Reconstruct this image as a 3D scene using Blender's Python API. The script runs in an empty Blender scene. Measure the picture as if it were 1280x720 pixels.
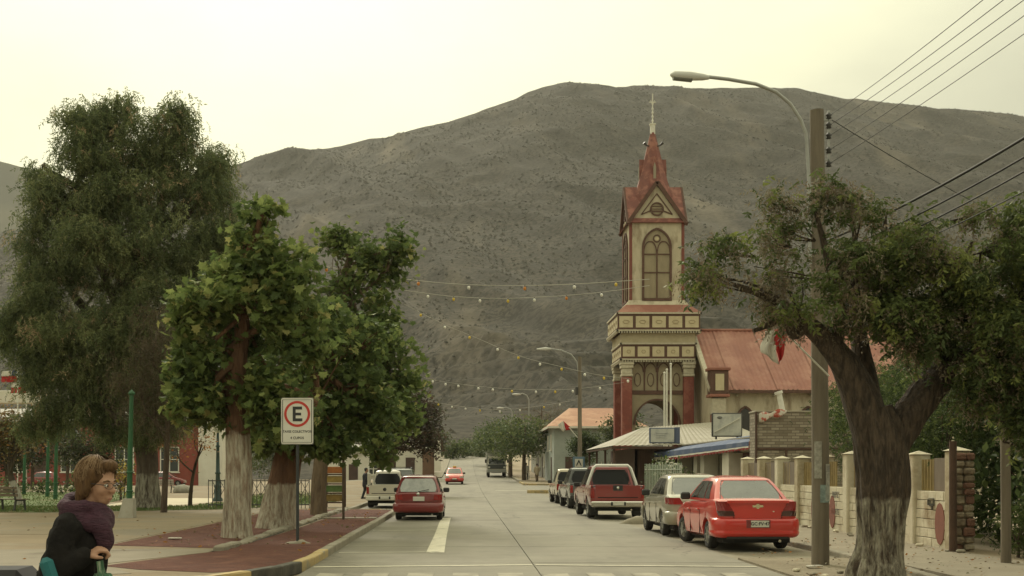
import bpy, bmesh, math, random
import numpy as np
from mathutils import Vector, Matrix, noise as mnoise
random.seed(7); RNG = np.random.default_rng(7)
scene = bpy.context.scene
COL = scene.collection
R = math.radians

# ------------------------------------------------------------------ camera
CAM_H = 1.63
cam = bpy.data.cameras.new('camera'); cam_o = bpy.data.objects.new('camera', cam); COL.objects.link(cam_o)
cam_o.location = (0, 0, CAM_H); cam_o.rotation_euler = (R(90), 0, 0)
cam.sensor_width = 36; cam.lens = 36 * 1500 / 1280
cam.shift_x = (640 - 582) / 1280; cam.shift_y = (588 - 360) / 1280
cam.clip_start = 0.1; cam.clip_end = 20000
scene.camera = cam_o
# ------------------------------------------------------------------ sky and sun
SUN_AZ, SUN_EL = -16, 36           # degrees left of the road direction, above the horizon
sd = Vector((math.sin(R(SUN_AZ)) * math.cos(R(SUN_EL)), math.cos(R(SUN_AZ)) * math.cos(R(SUN_EL)), math.sin(R(SUN_EL))))
world = bpy.data.worlds.new('World'); scene.world = world; world.use_nodes = True
nt = world.node_tree; nt.nodes.clear()
def wn(t, **k):
    n = nt.nodes.new(t)
    for a, b in k.items(): setattr(n, a, b)
    return n
w_out = wn('ShaderNodeOutputWorld'); w_bg = wn('ShaderNodeBackground')
sky = wn('ShaderNodeTexSky', sky_type='NISHITA', sun_disc=False, sun_elevation=R(SUN_EL), sun_rotation=R(SUN_AZ),
         air_density=1.0, dust_density=4.0, ozone_density=1.0)
tc = wn('ShaderNodeTexCoord')
# overcast deck: cream cloud that thins (brightens) softly around the veiled sun
dot = wn('ShaderNodeVectorMath', operation='DOT_PRODUCT'); dot.inputs[1].default_value = sd
nt.links.new(tc.outputs['Generated'], dot.inputs[0])
mr = wn('ShaderNodeMapRange', interpolation_type='SMOOTHSTEP'); mr.inputs[1].default_value = 0.66; mr.inputs[2].default_value = 1.0
nt.links.new(dot.outputs['Value'], mr.inputs[0])
nz = wn('ShaderNodeTexNoise'); nz.inputs['Scale'].default_value = 2.2; nz.inputs['Detail'].default_value = 5; nz.inputs['Roughness'].default_value = 0.55
mp = wn('ShaderNodeMapping'); mp.inputs['Scale'].default_value = (1, 1, 2.6)
nt.links.new(tc.outputs['Generated'], mp.inputs[0]); nt.links.new(mp.outputs[0], nz.inputs['Vector'])
cl = wn('ShaderNodeMapRange'); cl.inputs[1].default_value = 0.3; cl.inputs[2].default_value = 0.7; cl.inputs[3].default_value = -0.26; cl.inputs[4].default_value = 0.26
nt.links.new(nz.outputs['Fac'], cl.inputs[0])
addf = wn('ShaderNodeMath', operation='ADD', use_clamp=True)
nt.links.new(mr.outputs[0], addf.inputs[0]); nt.links.new(cl.outputs[0], addf.inputs[1])
cr = wn('ShaderNodeValToRGB')
cr.color_ramp.elements[0].position = 0.0; cr.color_ramp.elements[0].color = (5.0, 4.9, 3.4, 1)
cr.color_ramp.elements[1].position = 1.0; cr.color_ramp.elements[1].color = (9.8, 9.6, 6.3, 1)
e = cr.color_ramp.elements.new(0.45); e.color = (6.7, 6.55, 4.45, 1)
nt.links.new(addf.outputs[0], cr.inputs[0])
mixs = wn('ShaderNodeMixRGB'); mixs.inputs[0].default_value = 0.93
nt.links.new(sky.outputs[0], mixs.inputs[1]); nt.links.new(cr.outputs[0], mixs.inputs[2])
# overcast skies brighten evenly from the horizon to the zenith
sxyz = wn('ShaderNodeSeparateXYZ'); nt.links.new(tc.outputs['Generated'], sxyz.inputs[0])
el = wn('ShaderNodeMath', operation='MULTIPLY_ADD', use_clamp=False); el.inputs[1].default_value = 2/1.56; el.inputs[2].default_value = 1/1.56
mx0 = wn('ShaderNodeMath', operation='MAXIMUM'); mx0.inputs[1].default_value = 0.0; nt.links.new(sxyz.outputs['Z'], mx0.inputs[0]); nt.links.new(mx0.outputs[0], el.inputs[0])
vm = wn('ShaderNodeVectorMath', operation='SCALE'); nt.links.new(mixs.outputs[0], vm.inputs[0]); nt.links.new(el.outputs[0], vm.inputs['Scale'])
nt.links.new(vm.outputs[0], w_bg.inputs[0]); w_bg.inputs[1].default_value = 0.10
nt.links.new(w_bg.outputs[0], w_out.inputs[0])
sun = bpy.data.lights.new('sun', 'SUN'); sun.energy = 1.5; sun.angle = R(14); sun.color = (1.0, 0.93, 0.78)
sun_o = bpy.data.objects.new('sun', sun); COL.objects.link(sun_o)
sun_o.rotation_euler = (-sd).to_track_quat('-Z', 'Y').to_euler(); sun_o.location = (-20, 40, 60)
vs = scene.view_settings
vs.view_transform = 'Standard'; vs.look = 'None'; vs.exposure = 0.50; vs.gamma = 1.0; vs.use_curve_mapping = False
scene.cycles.use_denoising = True; scene.cycles.max_bounces = 6; scene.cycles.transparent_max_bounces = 8
scene.cycles.diffuse_bounces = 3; scene.cycles.volume_bounces = 0

# ------------------------------------------------------------------ materials
MATS = {}
def mat(name, c1, c2=None, scale=6.0, rough=0.75, bump=0.0, bscale=None, metal=0.0, coat=0.0, detail=6.0, lo=0.35, hi=0.65, stretch=None, c3=None, scale3=0.8, lo3=0.5, hi3=0.62, spec=None, trans=0.0, bdist=0.05):
    """procedural surface: two colours mixed by noise, an optional third as blotches, fine relief"""
    if name in MATS: return MATS[name]
    m = bpy.data.materials.new(name); m.use_nodes = True; MATS[name] = m
    n = m.node_tree.nodes; L = m.node_tree.links
    b = n['Principled BSDF']; b.inputs['Roughness'].default_value = rough; b.inputs['Metallic'].default_value = metal
    if coat: b.inputs['Coat Weight'].default_value = coat; b.inputs['Coat Roughness'].default_value = 0.08
    if spec is not None: b.inputs['Specular IOR Level'].default_value = spec
    b.inputs['Base Color'].default_value = (*c1, 1)
    tc = n.new('ShaderNodeTexCoord'); vec = tc.outputs['Object']
    if stretch:
        mp = n.new('ShaderNodeMapping'); mp.inputs['Scale'].default_value = stretch; L.new(vec, mp.inputs[0]); vec = mp.outputs[0]
    col = None
    if c2 is not None:
        t = n.new('ShaderNodeTexNoise'); t.inputs['Scale'].default_value = scale; t.inputs['Detail'].default_value = detail; t.inputs['Roughness'].default_value = 0.62
        L.new(vec, t.inputs['Vector'])
        r = n.new('ShaderNodeMapRange'); r.inputs[1].default_value = lo; r.inputs[2].default_value = hi; L.new(t.outputs['Fac'], r.inputs[0])
        mx = n.new('ShaderNodeMixRGB'); mx.inputs[1].default_value = (*c1, 1); mx.inputs[2].default_value = (*c2, 1); L.new(r.outputs[0], mx.inputs[0])
        col = mx.outputs[0]
        if c3 is not None:
            t3 = n.new('ShaderNodeTexNoise'); t3.inputs['Scale'].default_value = scale3; t3.inputs['Detail'].default_value = 8; t3.inputs['Roughness'].default_value = 0.6
            L.new(vec, t3.inputs['Vector'])
            r3 = n.new('ShaderNodeMapRange'); r3.inputs[1].default_value = lo3; r3.inputs[2].default_value = hi3; L.new(t3.outputs['Fac'], r3.inputs[0])
            m3 = n.new('ShaderNodeMixRGB'); m3.inputs[2].default_value = (*c3, 1); L.new(col, m3.inputs[1]); L.new(r3.outputs[0], m3.inputs[0]); col = m3.outputs[0]
        L.new(col, b.inputs['Base Color'])
    if bump:
        tb = n.new('ShaderNodeTexNoise'); tb.inputs['Scale'].default_value = bscale or scale * 3; tb.inputs['Detail'].default_value = 8; L.new(vec, tb.inputs['Vector'])
        bp = n.new('ShaderNodeBump'); bp.inputs['Strength'].default_value = bump; bp.inputs['Distance'].default_value = bdist
        L.new(tb.outputs['Fac'], bp.inputs['Height']); L.new(bp.outputs[0], b.inputs['Normal'])
    if trans:
        out = n['Material Output']; tr = n.new('ShaderNodeBsdfTranslucent'); ms = n.new('ShaderNodeMixShader'); ms.inputs[0].default_value = trans
        if col is not None: L.new(col, tr.inputs[0])
        else: tr.inputs[0].default_value = (*c1, 1)
        L.new(b.outputs[0], ms.inputs[1]); L.new(tr.outputs[0], ms.inputs[2]); L.new(ms.outputs[0], out.inputs[0])
    return m

# ------------------------------------------------------------------ mesh helpers
class MB:
    def __init__(s): s.v = []; s.f = []; s.m = []; s.sm = []; s.T = Matrix.Identity(4)
    def add(s, vs, fs, mi=0, smooth=False):
        o = len(s.v); T = s.T
        s.v += [tuple(T @ Vector(v)) for v in vs]
        s.f += [tuple(o + i for i in f) for f in fs]; s.m += [mi] * len(fs); s.sm += [smooth] * len(fs)
        return s
    def box(s, x0, x1, y0, y1, z0, z1, mi=0):
        return s.add([(x0,y0,z0),(x1,y0,z0),(x1,y1,z0),(x0,y1,z0),(x0,y0,z1),(x1,y0,z1),(x1,y1,z1),(x0,y1,z1)],
                     [(3,2,1,0),(4,5,6,7),(0,1,5,4),(1,2,6,5),(2,3,7,6),(3,0,4,7)], mi)
    def cbox(s, c, d, mi=0): return s.box(c[0]-d[0]/2,c[0]+d[0]/2,c[1]-d[1]/2,c[1]+d[1]/2,c[2]-d[2]/2,c[2]+d[2]/2, mi)
    def bbox(s, x0, x1, y0, y1, z0, z1, b=0.02, mi=0):
        """box with chamfered edges"""
        bm = bmesh.new(); bmesh.ops.create_cube(bm, size=1.0)
        for v in bm.verts: v.co = ((x0+x1)/2+v.co.x*(x1-x0), (y0+y1)/2+v.co.y*(y1-y0), (z0+z1)/2+v.co.z*(z1-z0))
        bmesh.ops.bevel(bm, geom=bm.edges[:], offset=b, segments=1, affect='EDGES')
        bm.verts.index_update()
        s.add([v.co[:] for v in bm.verts], [[v.index for v in f.verts] for f in bm.faces], mi); bm.free(); return s
    def bar(s, a, b, w, d=None, mi=0, up=None):
        """rectangular bar from a to b"""
        a = Vector(a); b = Vector(b); d = d or w; t = (b - a).normalized()
        u = Vector(up) if up else (Vector((0,0,1)) if abs(t.z) < 0.95 else Vector((0,1,0)))
        x = t.cross(u).normalized(); y = x.cross(t)
        P = [p + x*(i*w/2) + y*(j*d/2) for p in (a, b) for i, j in ((-1,-1),(1,-1),(1,1),(-1,1))]
        return s.add(P, [(3,2,1,0),(4,5,6,7),(0,1,5,4),(1,2,6,5),(2,3,7,6),(3,0,4,7)], mi)
    def tube(s, pts, r, seg=8, mi=0, cap=True, smooth=True):
        pts = [Vector(p) for p in pts]; n = len(pts); rs = r if hasattr(r, '__len__') else [r]*n
        vs = []; X = None
        for i, p in enumerate(pts):
            t = (pts[min(i+1,n-1)] - pts[max(i-1,0)])
            t = t.normalized() if t.length > 1e-9 else Vector((0,0,1))
            if X is None:
                u = Vector((0,0,1)) if abs(t.z) < 0.9 else Vector((1,0,0)); X = t.cross(u).normalized()
            X = (X - t * X.dot(t)).normalized(); Y = t.cross(X)
            for k in range(seg):
                a = 2*math.pi*k/seg; vs.append(p + (X*math.cos(a) + Y*math.sin(a)) * rs[i])
        fs = [(i*seg+k, i*seg+(k+1)%seg, (i+1)*seg+(k+1)%seg, (i+1)*seg+k) for i in range(n-1) for k in range(seg)]
        s.add(vs, fs, mi, smooth)
        if cap:
            s.add(vs[:seg][::-1], [tuple(range(seg))], mi); s.add(vs[-seg:], [tuple(range(seg))], mi)
        return s
    def lathe(s, prof, c=(0,0,0), seg=16, mi=0, axis='z', smooth=True):
        vs = []
        for r, z in prof:
            for k in range(seg):
                a = 2*math.pi*k/seg; p = (r*math.cos(a), r*math.sin(a), z)
                if axis == 'x': p = (z, r*math.cos(a), r*math.sin(a))
                if axis == 'y': p = (r*math.sin(a), z, r*math.cos(a))
                vs.append((p[0]+c[0], p[1]+c[1], p[2]+c[2]))
        n = len(prof)
        fs = [(i*seg+k, i*seg+(k+1)%seg, (i+1)*seg+(k+1)%seg, (i+1)*seg+k) for i in range(n-1) for k in range(seg)]
        return s.add(vs, fs, mi, smooth)
    def ell(s, c, r, seg=10, rings=7, mi=0):
        return s.lathe([(max(1e-4, math.sin(math.pi*i/rings)), -math.cos(math.pi*i/rings)) for i in range(rings+1)], (0,0,0), seg, mi) if False else s._ell(c, r, seg, rings, mi)
    def _ell(s, c, r, seg, rings, mi):
        if not hasattr(r, '__len__'): r = (r, r, r)
        vs = [(c[0], c[1], c[2]-r[2])]
        for i in range(1, rings):
            th = math.pi*i/rings
            for k in range(seg):
                a = 2*math.pi*k/seg
                vs.append((c[0]+r[0]*math.sin(th)*math.cos(a), c[1]+r[1]*math.sin(th)*math.sin(a), c[2]-r[2]*math.cos(th)))
        vs.append((c[0], c[1], c[2]+r[2])); N = len(vs)-1
        fs = [(0, 1+(k+1)%seg, 1+k) for k in range(seg)]
        fs += [(1+(i-1)*seg+k, 1+(i-1)*seg+(k+1)%seg, 1+i*seg+(k+1)%seg, 1+i*seg+k) for i in range(1, rings-1) for k in range(seg)]
        fs += [(N, 1+(rings-2)*seg+k, 1+(rings-2)*seg+(k+1)%seg) for k in range(seg)]
        return s.add(vs, fs, mi, True)
    def prism(s, poly, z0, z1, mi=0, axis='z', top=True, bottom=True):
        """poly: list of 2-D points extruded along axis"""
        def P(a, b, h):
            return (a, b, h) if axis == 'z' else ((a, h, b) if axis == 'y' else (h, a, b))
        n = len(poly); vs = [P(a, b, z0) for a, b in poly] + [P(a, b, z1) for a, b in poly]
        fs = [(i, (i+1) % n, n+(i+1) % n, n+i) for i in range(n)]
        if top: fs.append(tuple(range(n, 2*n)))
        if bottom: fs.append(tuple(range(n-1, -1, -1)))
        return s.add(vs, fs, mi)
    def grid(s, F, nu, nv, mi=0, smooth=True, flip=False):
        vs = [F(i/(nu-1), j/(nv-1)) for j in range(nv) for i in range(nu)]
        fs = [(j*nu+i, j*nu+i+1, (j+1)*nu+i+1, (j+1)*nu+i) for j in range(nv-1) for i in range(nu-1)]
        if flip: fs = [f[::-1] for f in fs]
        return s.add(vs, fs, mi, smooth)
    def mesh(s, name, mats):
        me = bpy.data.meshes.new(name); me.from_pydata(s.v, [], s.f)
        mats = mats if isinstance(mats, (list, tuple)) else [mats]
        for m in mats: me.materials.append(m)
        me.polygons.foreach_set('material_index', s.m); me.polygons.foreach_set('use_smooth', s.sm); me.update()
        return me
    def build(s, name, mats, parent=None, fix=True):
        me = s.mesh(name, mats)
        if fix:
            bm = bmesh.new(); bm.from_mesh(me); bmesh.ops.recalc_face_normals(bm, faces=bm.faces[:]); bm.to_mesh(me); bm.free()
        return link(name, me, parent)
def link(name, data, parent=None):
    o = bpy.data.objects.new(name, data); COL.objects.link(o)
    if parent is not None: o.parent = parent; o.matrix_parent_inverse = parent_inv(parent)
    return o
def parent_inv(p):
    M = Matrix.Identity(4)
    chain = []; q = p
    while q is not None: chain.append(q); q = q.parent
    for q in reversed(chain):
        M = M @ (q.matrix_parent_inverse if q.parent else Matrix.Identity(4)) @ Matrix.LocRotScale(q.location, q.rotation_euler, q.scale)
    return M.inverted()
LOCAL = Matrix.Identity(4)
def tag(o, label=None, cat=None, group=None, kind=None):
    if label: o['label'] = label
    if cat: o['category'] = cat
    if group: o['group'] = group
    if kind: o['kind'] = kind
    return o
def thing(name, label, cat, loc=(0,0,0), rz=0.0, group=None):
    o = bpy.data.objects.new(name, None); COL.objects.link(o); o.location = loc; o.rotation_euler = (0,0,rz); o.empty_display_size = 0.2
    return tag(o, label, cat, group)
def part(mb, name, mats, parent, fix=True):
    """part whose mesh is written in the parent's own coordinates"""
    o = mb.build(name, mats, None, fix); o.parent = parent; return o
def copy_tree(o, parent=None):
    c = o.copy(); COL.objects.link(c); c.parent = parent
    for ch in o.children: copy_tree(ch, c)
    return c
def P(px, py, Y): return Vector(((px - 582) * Y / 1500, Y, CAM_H + (588 - py) * Y / 1500))
def interp(x, xs, ys): return float(np.interp(x, xs, ys))
RISE_Y = [0, 62, 90, 107, 133, 170, 215, 330]; RISE_Z = [0, 0, .13, .42, .85, 2.0, 4.3, 9.0]
def gz(X, Y):
    f = min(1.0, max(0.0, (X + 25) / 17)); return interp(Y, RISE_Y, RISE_Z) * f
def arr_mesh(name, V, F, mats, mi=None, smooth=False):
    """V (n,3) float array, F (m,k) int array"""
    me = bpy.data.meshes.new(name); n, k = F.shape
    me.vertices.add(len(V)); me.vertices.foreach_set('co', np.ascontiguousarray(V, dtype=np.float32).ravel())
    me.loops.add(n*k); me.loops.foreach_set('vertex_index', np.ascontiguousarray(F, dtype=np.int32).ravel())
    me.polygons.add(n); me.polygons.foreach_set('loop_start', np.arange(0, n*k, k, dtype=np.int32)); me.polygons.foreach_set('loop_total', np.full(n, k, dtype=np.int32))
    for m in (mats if isinstance(mats, (list, tuple)) else [mats]): me.materials.append(m)
    if mi is not None: me.polygons.foreach_set('material_index', np.ascontiguousarray(mi, dtype=np.int32))
    me.polygons.foreach_set('use_smooth', np.full(n, smooth)); me.update(calc_edges=True)
    return me
def text_mesh(name, body, size, m, parent, loc, rot, extrude=0.001, align='CENTER', bold=0.0):
    cu = bpy.data.curves.new(name, 'FONT'); cu.body = body; cu.size = size; cu.align_x = align; cu.align_y = 'CENTER'; cu.extrude = extrude; cu.offset = bold
    cu.resolution_u = 2
    to = bpy.data.objects.new(name, cu); COL.objects.link(to)
    dg = bpy.context.evaluated_depsgraph_get(); me = bpy.data.meshes.new_from_object(to.evaluated_get(dg))
    bpy.data.objects.remove(to); bpy.data.curves.remove(cu)
    me.materials.clear(); me.materials.append(m)
    o = bpy.data.objects.new(name, me); COL.objects.link(o); o.parent = parent; o.location = loc; o.rotation_euler = rot
    return o
# ------------------------------------------------------------------ terrain
def vnoise(x, y, seed=0):
    xi = np.floor(x).astype(np.int64); yi = np.floor(y).astype(np.int64); fx = x - xi; fy = y - yi
    fx = fx*fx*(3-2*fx); fy = fy*fy*(3-2*fy)
    def h(a, b):
        n = (a*374761393 + b*668265263 + seed*1442695041) & 0xFFFFFFFF
        n = ((n ^ (n >> 13)) * 1274126177) & 0xFFFFFFFF
        return ((n ^ (n >> 16)) & 0xFFFF) / 65535.0
    return (h(xi,yi)*(1-fx)+h(xi+1,yi)*fx)*(1-fy) + (h(xi,yi+1)*(1-fx)+h(xi+1,yi+1)*fx)*fy
def fbm(x, y, o=5, seed=0, ridged=False):
    t = 0; a = 0.5; s = 0
    for i in range(o):
        v = vnoise(x, y, seed+i)
        if ridged: v = 1 - np.abs(2*v-1)
        t = t + a*v; s += a; x = x*2.03+11.3; y = y*2.03-7.7; a *= 0.5
    return t/s

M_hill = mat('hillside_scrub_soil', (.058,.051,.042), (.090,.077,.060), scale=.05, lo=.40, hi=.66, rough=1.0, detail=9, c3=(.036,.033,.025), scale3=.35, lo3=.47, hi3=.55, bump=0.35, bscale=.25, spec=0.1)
# pale eroded streaks running slantwise down the slope
_n = M_hill.node_tree.nodes; _l = M_hill.node_tree.links; _b = _n['Principled BSDF']; _src = _b.inputs['Base Color'].links[0].from_socket
_g = _n.new('ShaderNodeNewGeometry'); _m = _n.new('ShaderNodeMapping'); _m.inputs['Rotation'].default_value = (0,0,R(-24)); _m.inputs['Scale'].default_value = (.016,.0022,.004); _l.new(_g.outputs['Position'], _m.inputs[0])
_t = _n.new('ShaderNodeTexNoise'); _t.inputs['Scale'].default_value = 1.0; _t.inputs['Detail'].default_value = 7; _t.inputs['Roughness'].default_value = .6; _l.new(_m.outputs[0], _t.inputs['Vector'])
_r = _n.new('ShaderNodeMapRange'); _r.inputs[1].default_value = .56; _r.inputs[2].default_value = .74; _r.inputs[4].default_value = .6; _l.new(_t.outputs['Fac'], _r.inputs[0])
_x = _n.new('ShaderNodeMixRGB'); _x.inputs[2].default_value = (.20,.165,.118,1); _l.new(_r.outputs[0], _x.inputs[0]); _l.new(_src, _x.inputs[1]); _l.new(_x.outputs[0], _b.inputs['Base Color'])
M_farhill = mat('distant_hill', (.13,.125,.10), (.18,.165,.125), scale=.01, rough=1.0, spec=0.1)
M_earth = mat('dry_earth', (.30,.235,.155), (.22,.165,.105), scale=.9, rough=.95, bump=.35, bscale=14, c3=(.36,.30,.21), scale3=.25)
RID_PX = [-900,-300, 0, 120, 280, 380, 480, 560, 620, 660, 710, 760, 800, 860, 940, 1000, 1060, 1130, 1200, 1280, 1500, 2200]
RID_PY = [420, 360, 292, 255, 206, 183, 169, 151, 129, 113, 103, 108, 107, 105, 102, 105, 119, 131, 138, 148, 170, 260]
Y_R = 1500.0
def hill_z(X, Y):
    rid = 1.63 + (588 - np.interp(582 + X, RID_PX, RID_PY))      # crest height in metres along Y = 1500
    t = np.clip((Y - 215) / (Y_R - 215), 0, 1.4)
    g = np.where(t <= 1, np.interp(t, [0, .06, .14, .3, .5, .75, .92, 1.0], [0.0, .022, .058, .19, .40, .71, .925, 1.0]), 1.0 - (t-1)*.8)
    base = np.interp(Y, RISE_Y, RISE_Z) * .9 * np.clip((X+25)/17, 0, 1) - .3*np.clip((240-Y)/20, 0, 1)
    warp = 90*(fbm(X*.004, Y*.004, 3, 5)-.5)
    gul = fbm((X+warp+0.35*Y)*.009, Y*.0022+3, 4, 21, ridged=True)
    rough_ = fbm(X*.03, Y*.03, 4, 33)
    amp = np.clip(np.minimum(t*5, (1.06-t)*6), 0, 1)
    z = base*np.clip(1-t*3, 0, 1) + rid*g - amp*(1-gul)*48 + amp*15*0.55 + amp*(rough_-.5)*3.5
    # eroded terraces along the foot of the slope
    q = np.clip((Y-300)/60, 0, 1)*np.clip((560-Y)/80, 0, 1)
    st = 7.0; zz = z + 3*(fbm(X*.012, Y*.012, 3, 44)-.5); k = zz/st; fr = k-np.floor(k)
    terr = (np.floor(k) + np.clip((fr-.66)/.34, 0, 1))*st - 3*(fbm(X*.012, Y*.012, 3, 44)-.5)
    return z*(1-.75*q) + terr*.75*q
xs = np.concatenate([np.linspace(-1500, -700, 50), np.linspace(-690, 900, 400), np.linspace(910, 1900, 60)])
ys = np.concatenate([np.linspace(215, 560, 170), np.linspace(563, 1500, 230), np.linspace(1510, 1900, 20)])
GX, GY = np.meshgrid(xs, ys); GZ = hill_z(GX, GY); GZ[0, :] -= 3
V = np.stack([GX.ravel(), GY.ravel(), GZ.ravel()], 1); nx, ny = len(xs), len(ys)
ii = (np.arange(ny-1)[:, None]*nx + np.arange(nx-1)[None, :]).ravel()
F = np.stack([ii, ii+1, ii+nx+1, ii+nx], 1)
tag(link('hillside', arr_mesh('hillside', V, F, M_hill, smooth=True)), 'broad scrubby grey brown hillside behind the town', 'hillside', kind='structure')
# paler range beyond the left shoulder
fx = np.linspace(-2000, -120, 90); prof = .55*np.interp(fx/.55, [-3600, -2100, -1550, -1380, -1150, -800, -200], [1200, 1150, 1035, 985, 880, 640, 300])
rows = []
for k, yy in enumerate(np.linspace(1650, 2200, 24)):
    t = k/23; zz = prof*(t**1.2) + 33*(fbm(fx*.011, np.full_like(fx, yy*.011), 4, 8)-.5)*min(1, 5*(1.0-t)+.25); rows.append(np.stack([fx, np.full_like(fx, yy), zz], 1))
V = np.concatenate(rows); ii = (np.arange(23)[:, None]*90 + np.arange(89)[None, :]).ravel()
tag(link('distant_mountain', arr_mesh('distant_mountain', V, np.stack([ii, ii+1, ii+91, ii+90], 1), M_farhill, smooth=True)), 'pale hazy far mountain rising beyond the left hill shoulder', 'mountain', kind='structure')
# countless dry bushes on the slope
nS = 60000
u = RNG.random(nS); sy = 250 + (1480-250)*u**0.8; sx = (-560 + 1350*RNG.random(nS))*(sy/1500)**0.75*1.25 + 60
keep = fbm(sx*.02, sy*.02, 3, 70) > 0.36; sx = sx[keep]; sy = sy[keep]; n = len(sx)
sz = hill_z(sx, sy); sr = (0.38 + .85*RNG.random(n)**2)*np.clip(sy/700, .5, 1.2)
oct_v = np.array([[1,0,0],[0,1,0],[-1,0,0],[0,-1,0],[.1,.1,1.1],[0,0,-.5]]); oct_f = np.array([[0,1,4],[1,2,4],[2,3,4],[3,0,4]])
jit = 1 + .5*(RNG.random((n,6,3))-.5)
V = (oct_v[None]*jit)*sr[:,None,None]*np.array([1,1,1.0]) + np.stack([sx,sy,sz],1)[:,None,:]
F = (oct_f[None] + (np.arange(n)*6)[:,None,None]).reshape(-1,3)
mi = np.repeat(RNG.integers(0,3,n), 4)
tag(link('hillside_bushes', arr_mesh('hillside_bushes', V.reshape(-1,3), F, [mat('bush_olive',(.050,.046,.033),(.068,.061,.043),scale=.3,rough=1), mat('bush_grey',(.060,.054,.042),(.078,.069,.053),scale=.3,rough=1), mat('bush_brown',(.059,.049,.036),(.078,.065,.047),scale=.3,rough=1)], mi)), 'dry dark bushes dotted all over the grey hillside', 'bushes', kind='stuff')

# ground sheet out to and under the hills
xs = np.concatenate([np.linspace(-1600,-90,16), np.linspace(-80,80,41), np.linspace(90,1900,16)]); ys = np.concatenate([np.linspace(-300,-20,6), np.linspace(-10,330,86), np.linspace(400,2600,10)])
GX, GY = np.meshgrid(xs, ys); f = np.clip((GX+25)/17, 0, 1)
GZ = np.interp(GY, RISE_Y, RISE_Z)*f*(GY < 260) - 0.06 + (GY >= 260)*(-3.0)
nx, ny = len(xs), len(ys); ii = (np.arange(ny-1)[:, None]*nx + np.arange(nx-1)[None, :]).ravel()
tag(link('ground', arr_mesh('ground', np.stack([GX.ravel(),GY.ravel(),GZ.ravel()],1), np.stack([ii,ii+1,ii+nx+1,ii+nx],1), M_earth)), 'bare dry tan earth under and around the town', 'ground', kind='structure')

# ------------------------------------------------------------------ road of concrete slabs
M_conc = mat('road_concrete', (.245,.222,.172), (.195,.176,.134), scale=.55, rough=.82, bump=.18, bscale=30, c3=(.165,.15,.115), scale3=.9, lo3=.56, hi3=.74)
def add_cracks(m, scale, width, col, amount=.8):
    n = m.node_tree.nodes; L = m.node_tree.links; b = n['Principled BSDF']; src = b.inputs['Base Color'].links[0].from_socket
    g = n.new('ShaderNodeNewGeometry'); w = n.new('ShaderNodeTexNoise'); w.inputs['Scale'].default_value = .9; w.inputs['Detail'].default_value = 6; L.new(g.outputs['Position'], w.inputs['Vector'])
    ma = n.new('ShaderNodeVectorMath'); ma.operation = 'MULTIPLY_ADD'; ma.inputs[1].default_value = (1.6,1.6,0); L.new(w.outputs['Color'], ma.inputs[0]); L.new(g.outputs['Position'], ma.inputs[2])
    v = n.new('ShaderNodeTexVoronoi'); v.feature = 'DISTANCE_TO_EDGE'; v.inputs['Scale'].default_value = scale; L.new(ma.outputs[0], v.inputs['Vector'])
    r = n.new('ShaderNodeMapRange'); r.inputs[1].default_value = 0; r.inputs[2].default_value = width; r.inputs[3].default_value = amount; r.inputs[4].default_value = 0; L.new(v.outputs['Distance'], r.inputs[0])
    k = n.new('ShaderNodeTexNoise'); k.inputs['Scale'].default_value = .22; L.new(g.outputs['Position'], k.inputs['Vector'])
    kr = n.new('ShaderNodeMapRange'); kr.inputs[1].default_value = .46; kr.inputs[2].default_value = .56; L.new(k.outputs['Fac'], kr.inputs[0])
    mu = n.new('ShaderNodeMath'); mu.operation = 'MULTIPLY'; L.new(r.outputs[0], mu.inputs[0]); L.new(kr.outputs[0], mu.inputs[1])
    mx = n.new('ShaderNodeMixRGB'); mx.inputs[2].default_value = (*col, 1); L.new(mu.outputs[0], mx.inputs[0]); L.new(src, mx.inputs[1])
    # oil and tyre stains run along the lanes
    mp = n.new('ShaderNodeMapping'); mp.inputs['Scale'].default_value = (1.1,.10,1); L.new(g.outputs['Position'], mp.inputs[0])
    st = n.new('ShaderNodeTexNoise'); st.inputs['Scale'].default_value = .9; st.inputs['Detail'].default_value = 7; L.new(mp.outputs[0], st.inputs['Vector'])
    sr = n.new('ShaderNodeMapRange'); sr.inputs[1].default_value = .48; sr.inputs[2].default_value = .72; sr.inputs[4].default_value = .45; L.new(st.outputs['Fac'], sr.inputs[0])
    m2 = n.new('ShaderNodeMixRGB'); m2.inputs[2].default_value = (.12,.107,.085,1); L.new(sr.outputs[0], m2.inputs[0]); L.new(mx.outputs[0], m2.inputs[1]); L.new(m2.outputs[0], b.inputs['Base Color'])
add_cracks(M_conc, .16, .006, (.06,.052,.042))
M_joint = mat('road_joint_tar', (.055,.05,.042), (.09,.08,.065), scale=3, rough=.9)
M_paint = mat('worn_white_paint', (.66,.61,.48), (.52,.48,.375), scale=5, rough=.8, c3=(.30,.27,.21), scale3=2.2, lo3=.56, hi3=.68)
M_paintw = mat('ghost_white_paint', (.40,.365,.285), (.30,.272,.21), scale=4, rough=.85, c3=(.235,.212,.165), scale3=1.8, lo3=.44, hi3=.58)
M_yel = mat('worn_yellow_paint', (.50,.37,.165), (.41,.31,.155), scale=3, rough=.8, c3=(.32,.28,.2), scale3=2.0, lo3=.52, hi3=.62)
M_kerb = mat('kerb_concrete', (.31,.275,.21), (.225,.20,.15), scale=2.2, rough=.9, bump=.4, bscale=18)
M_blk = mat('worn_black_paint', (.05,.047,.04), (.11,.1,.08), scale=4, rough=.85)
XL, XR, XC = -2.6, 4.95, 1.17
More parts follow.
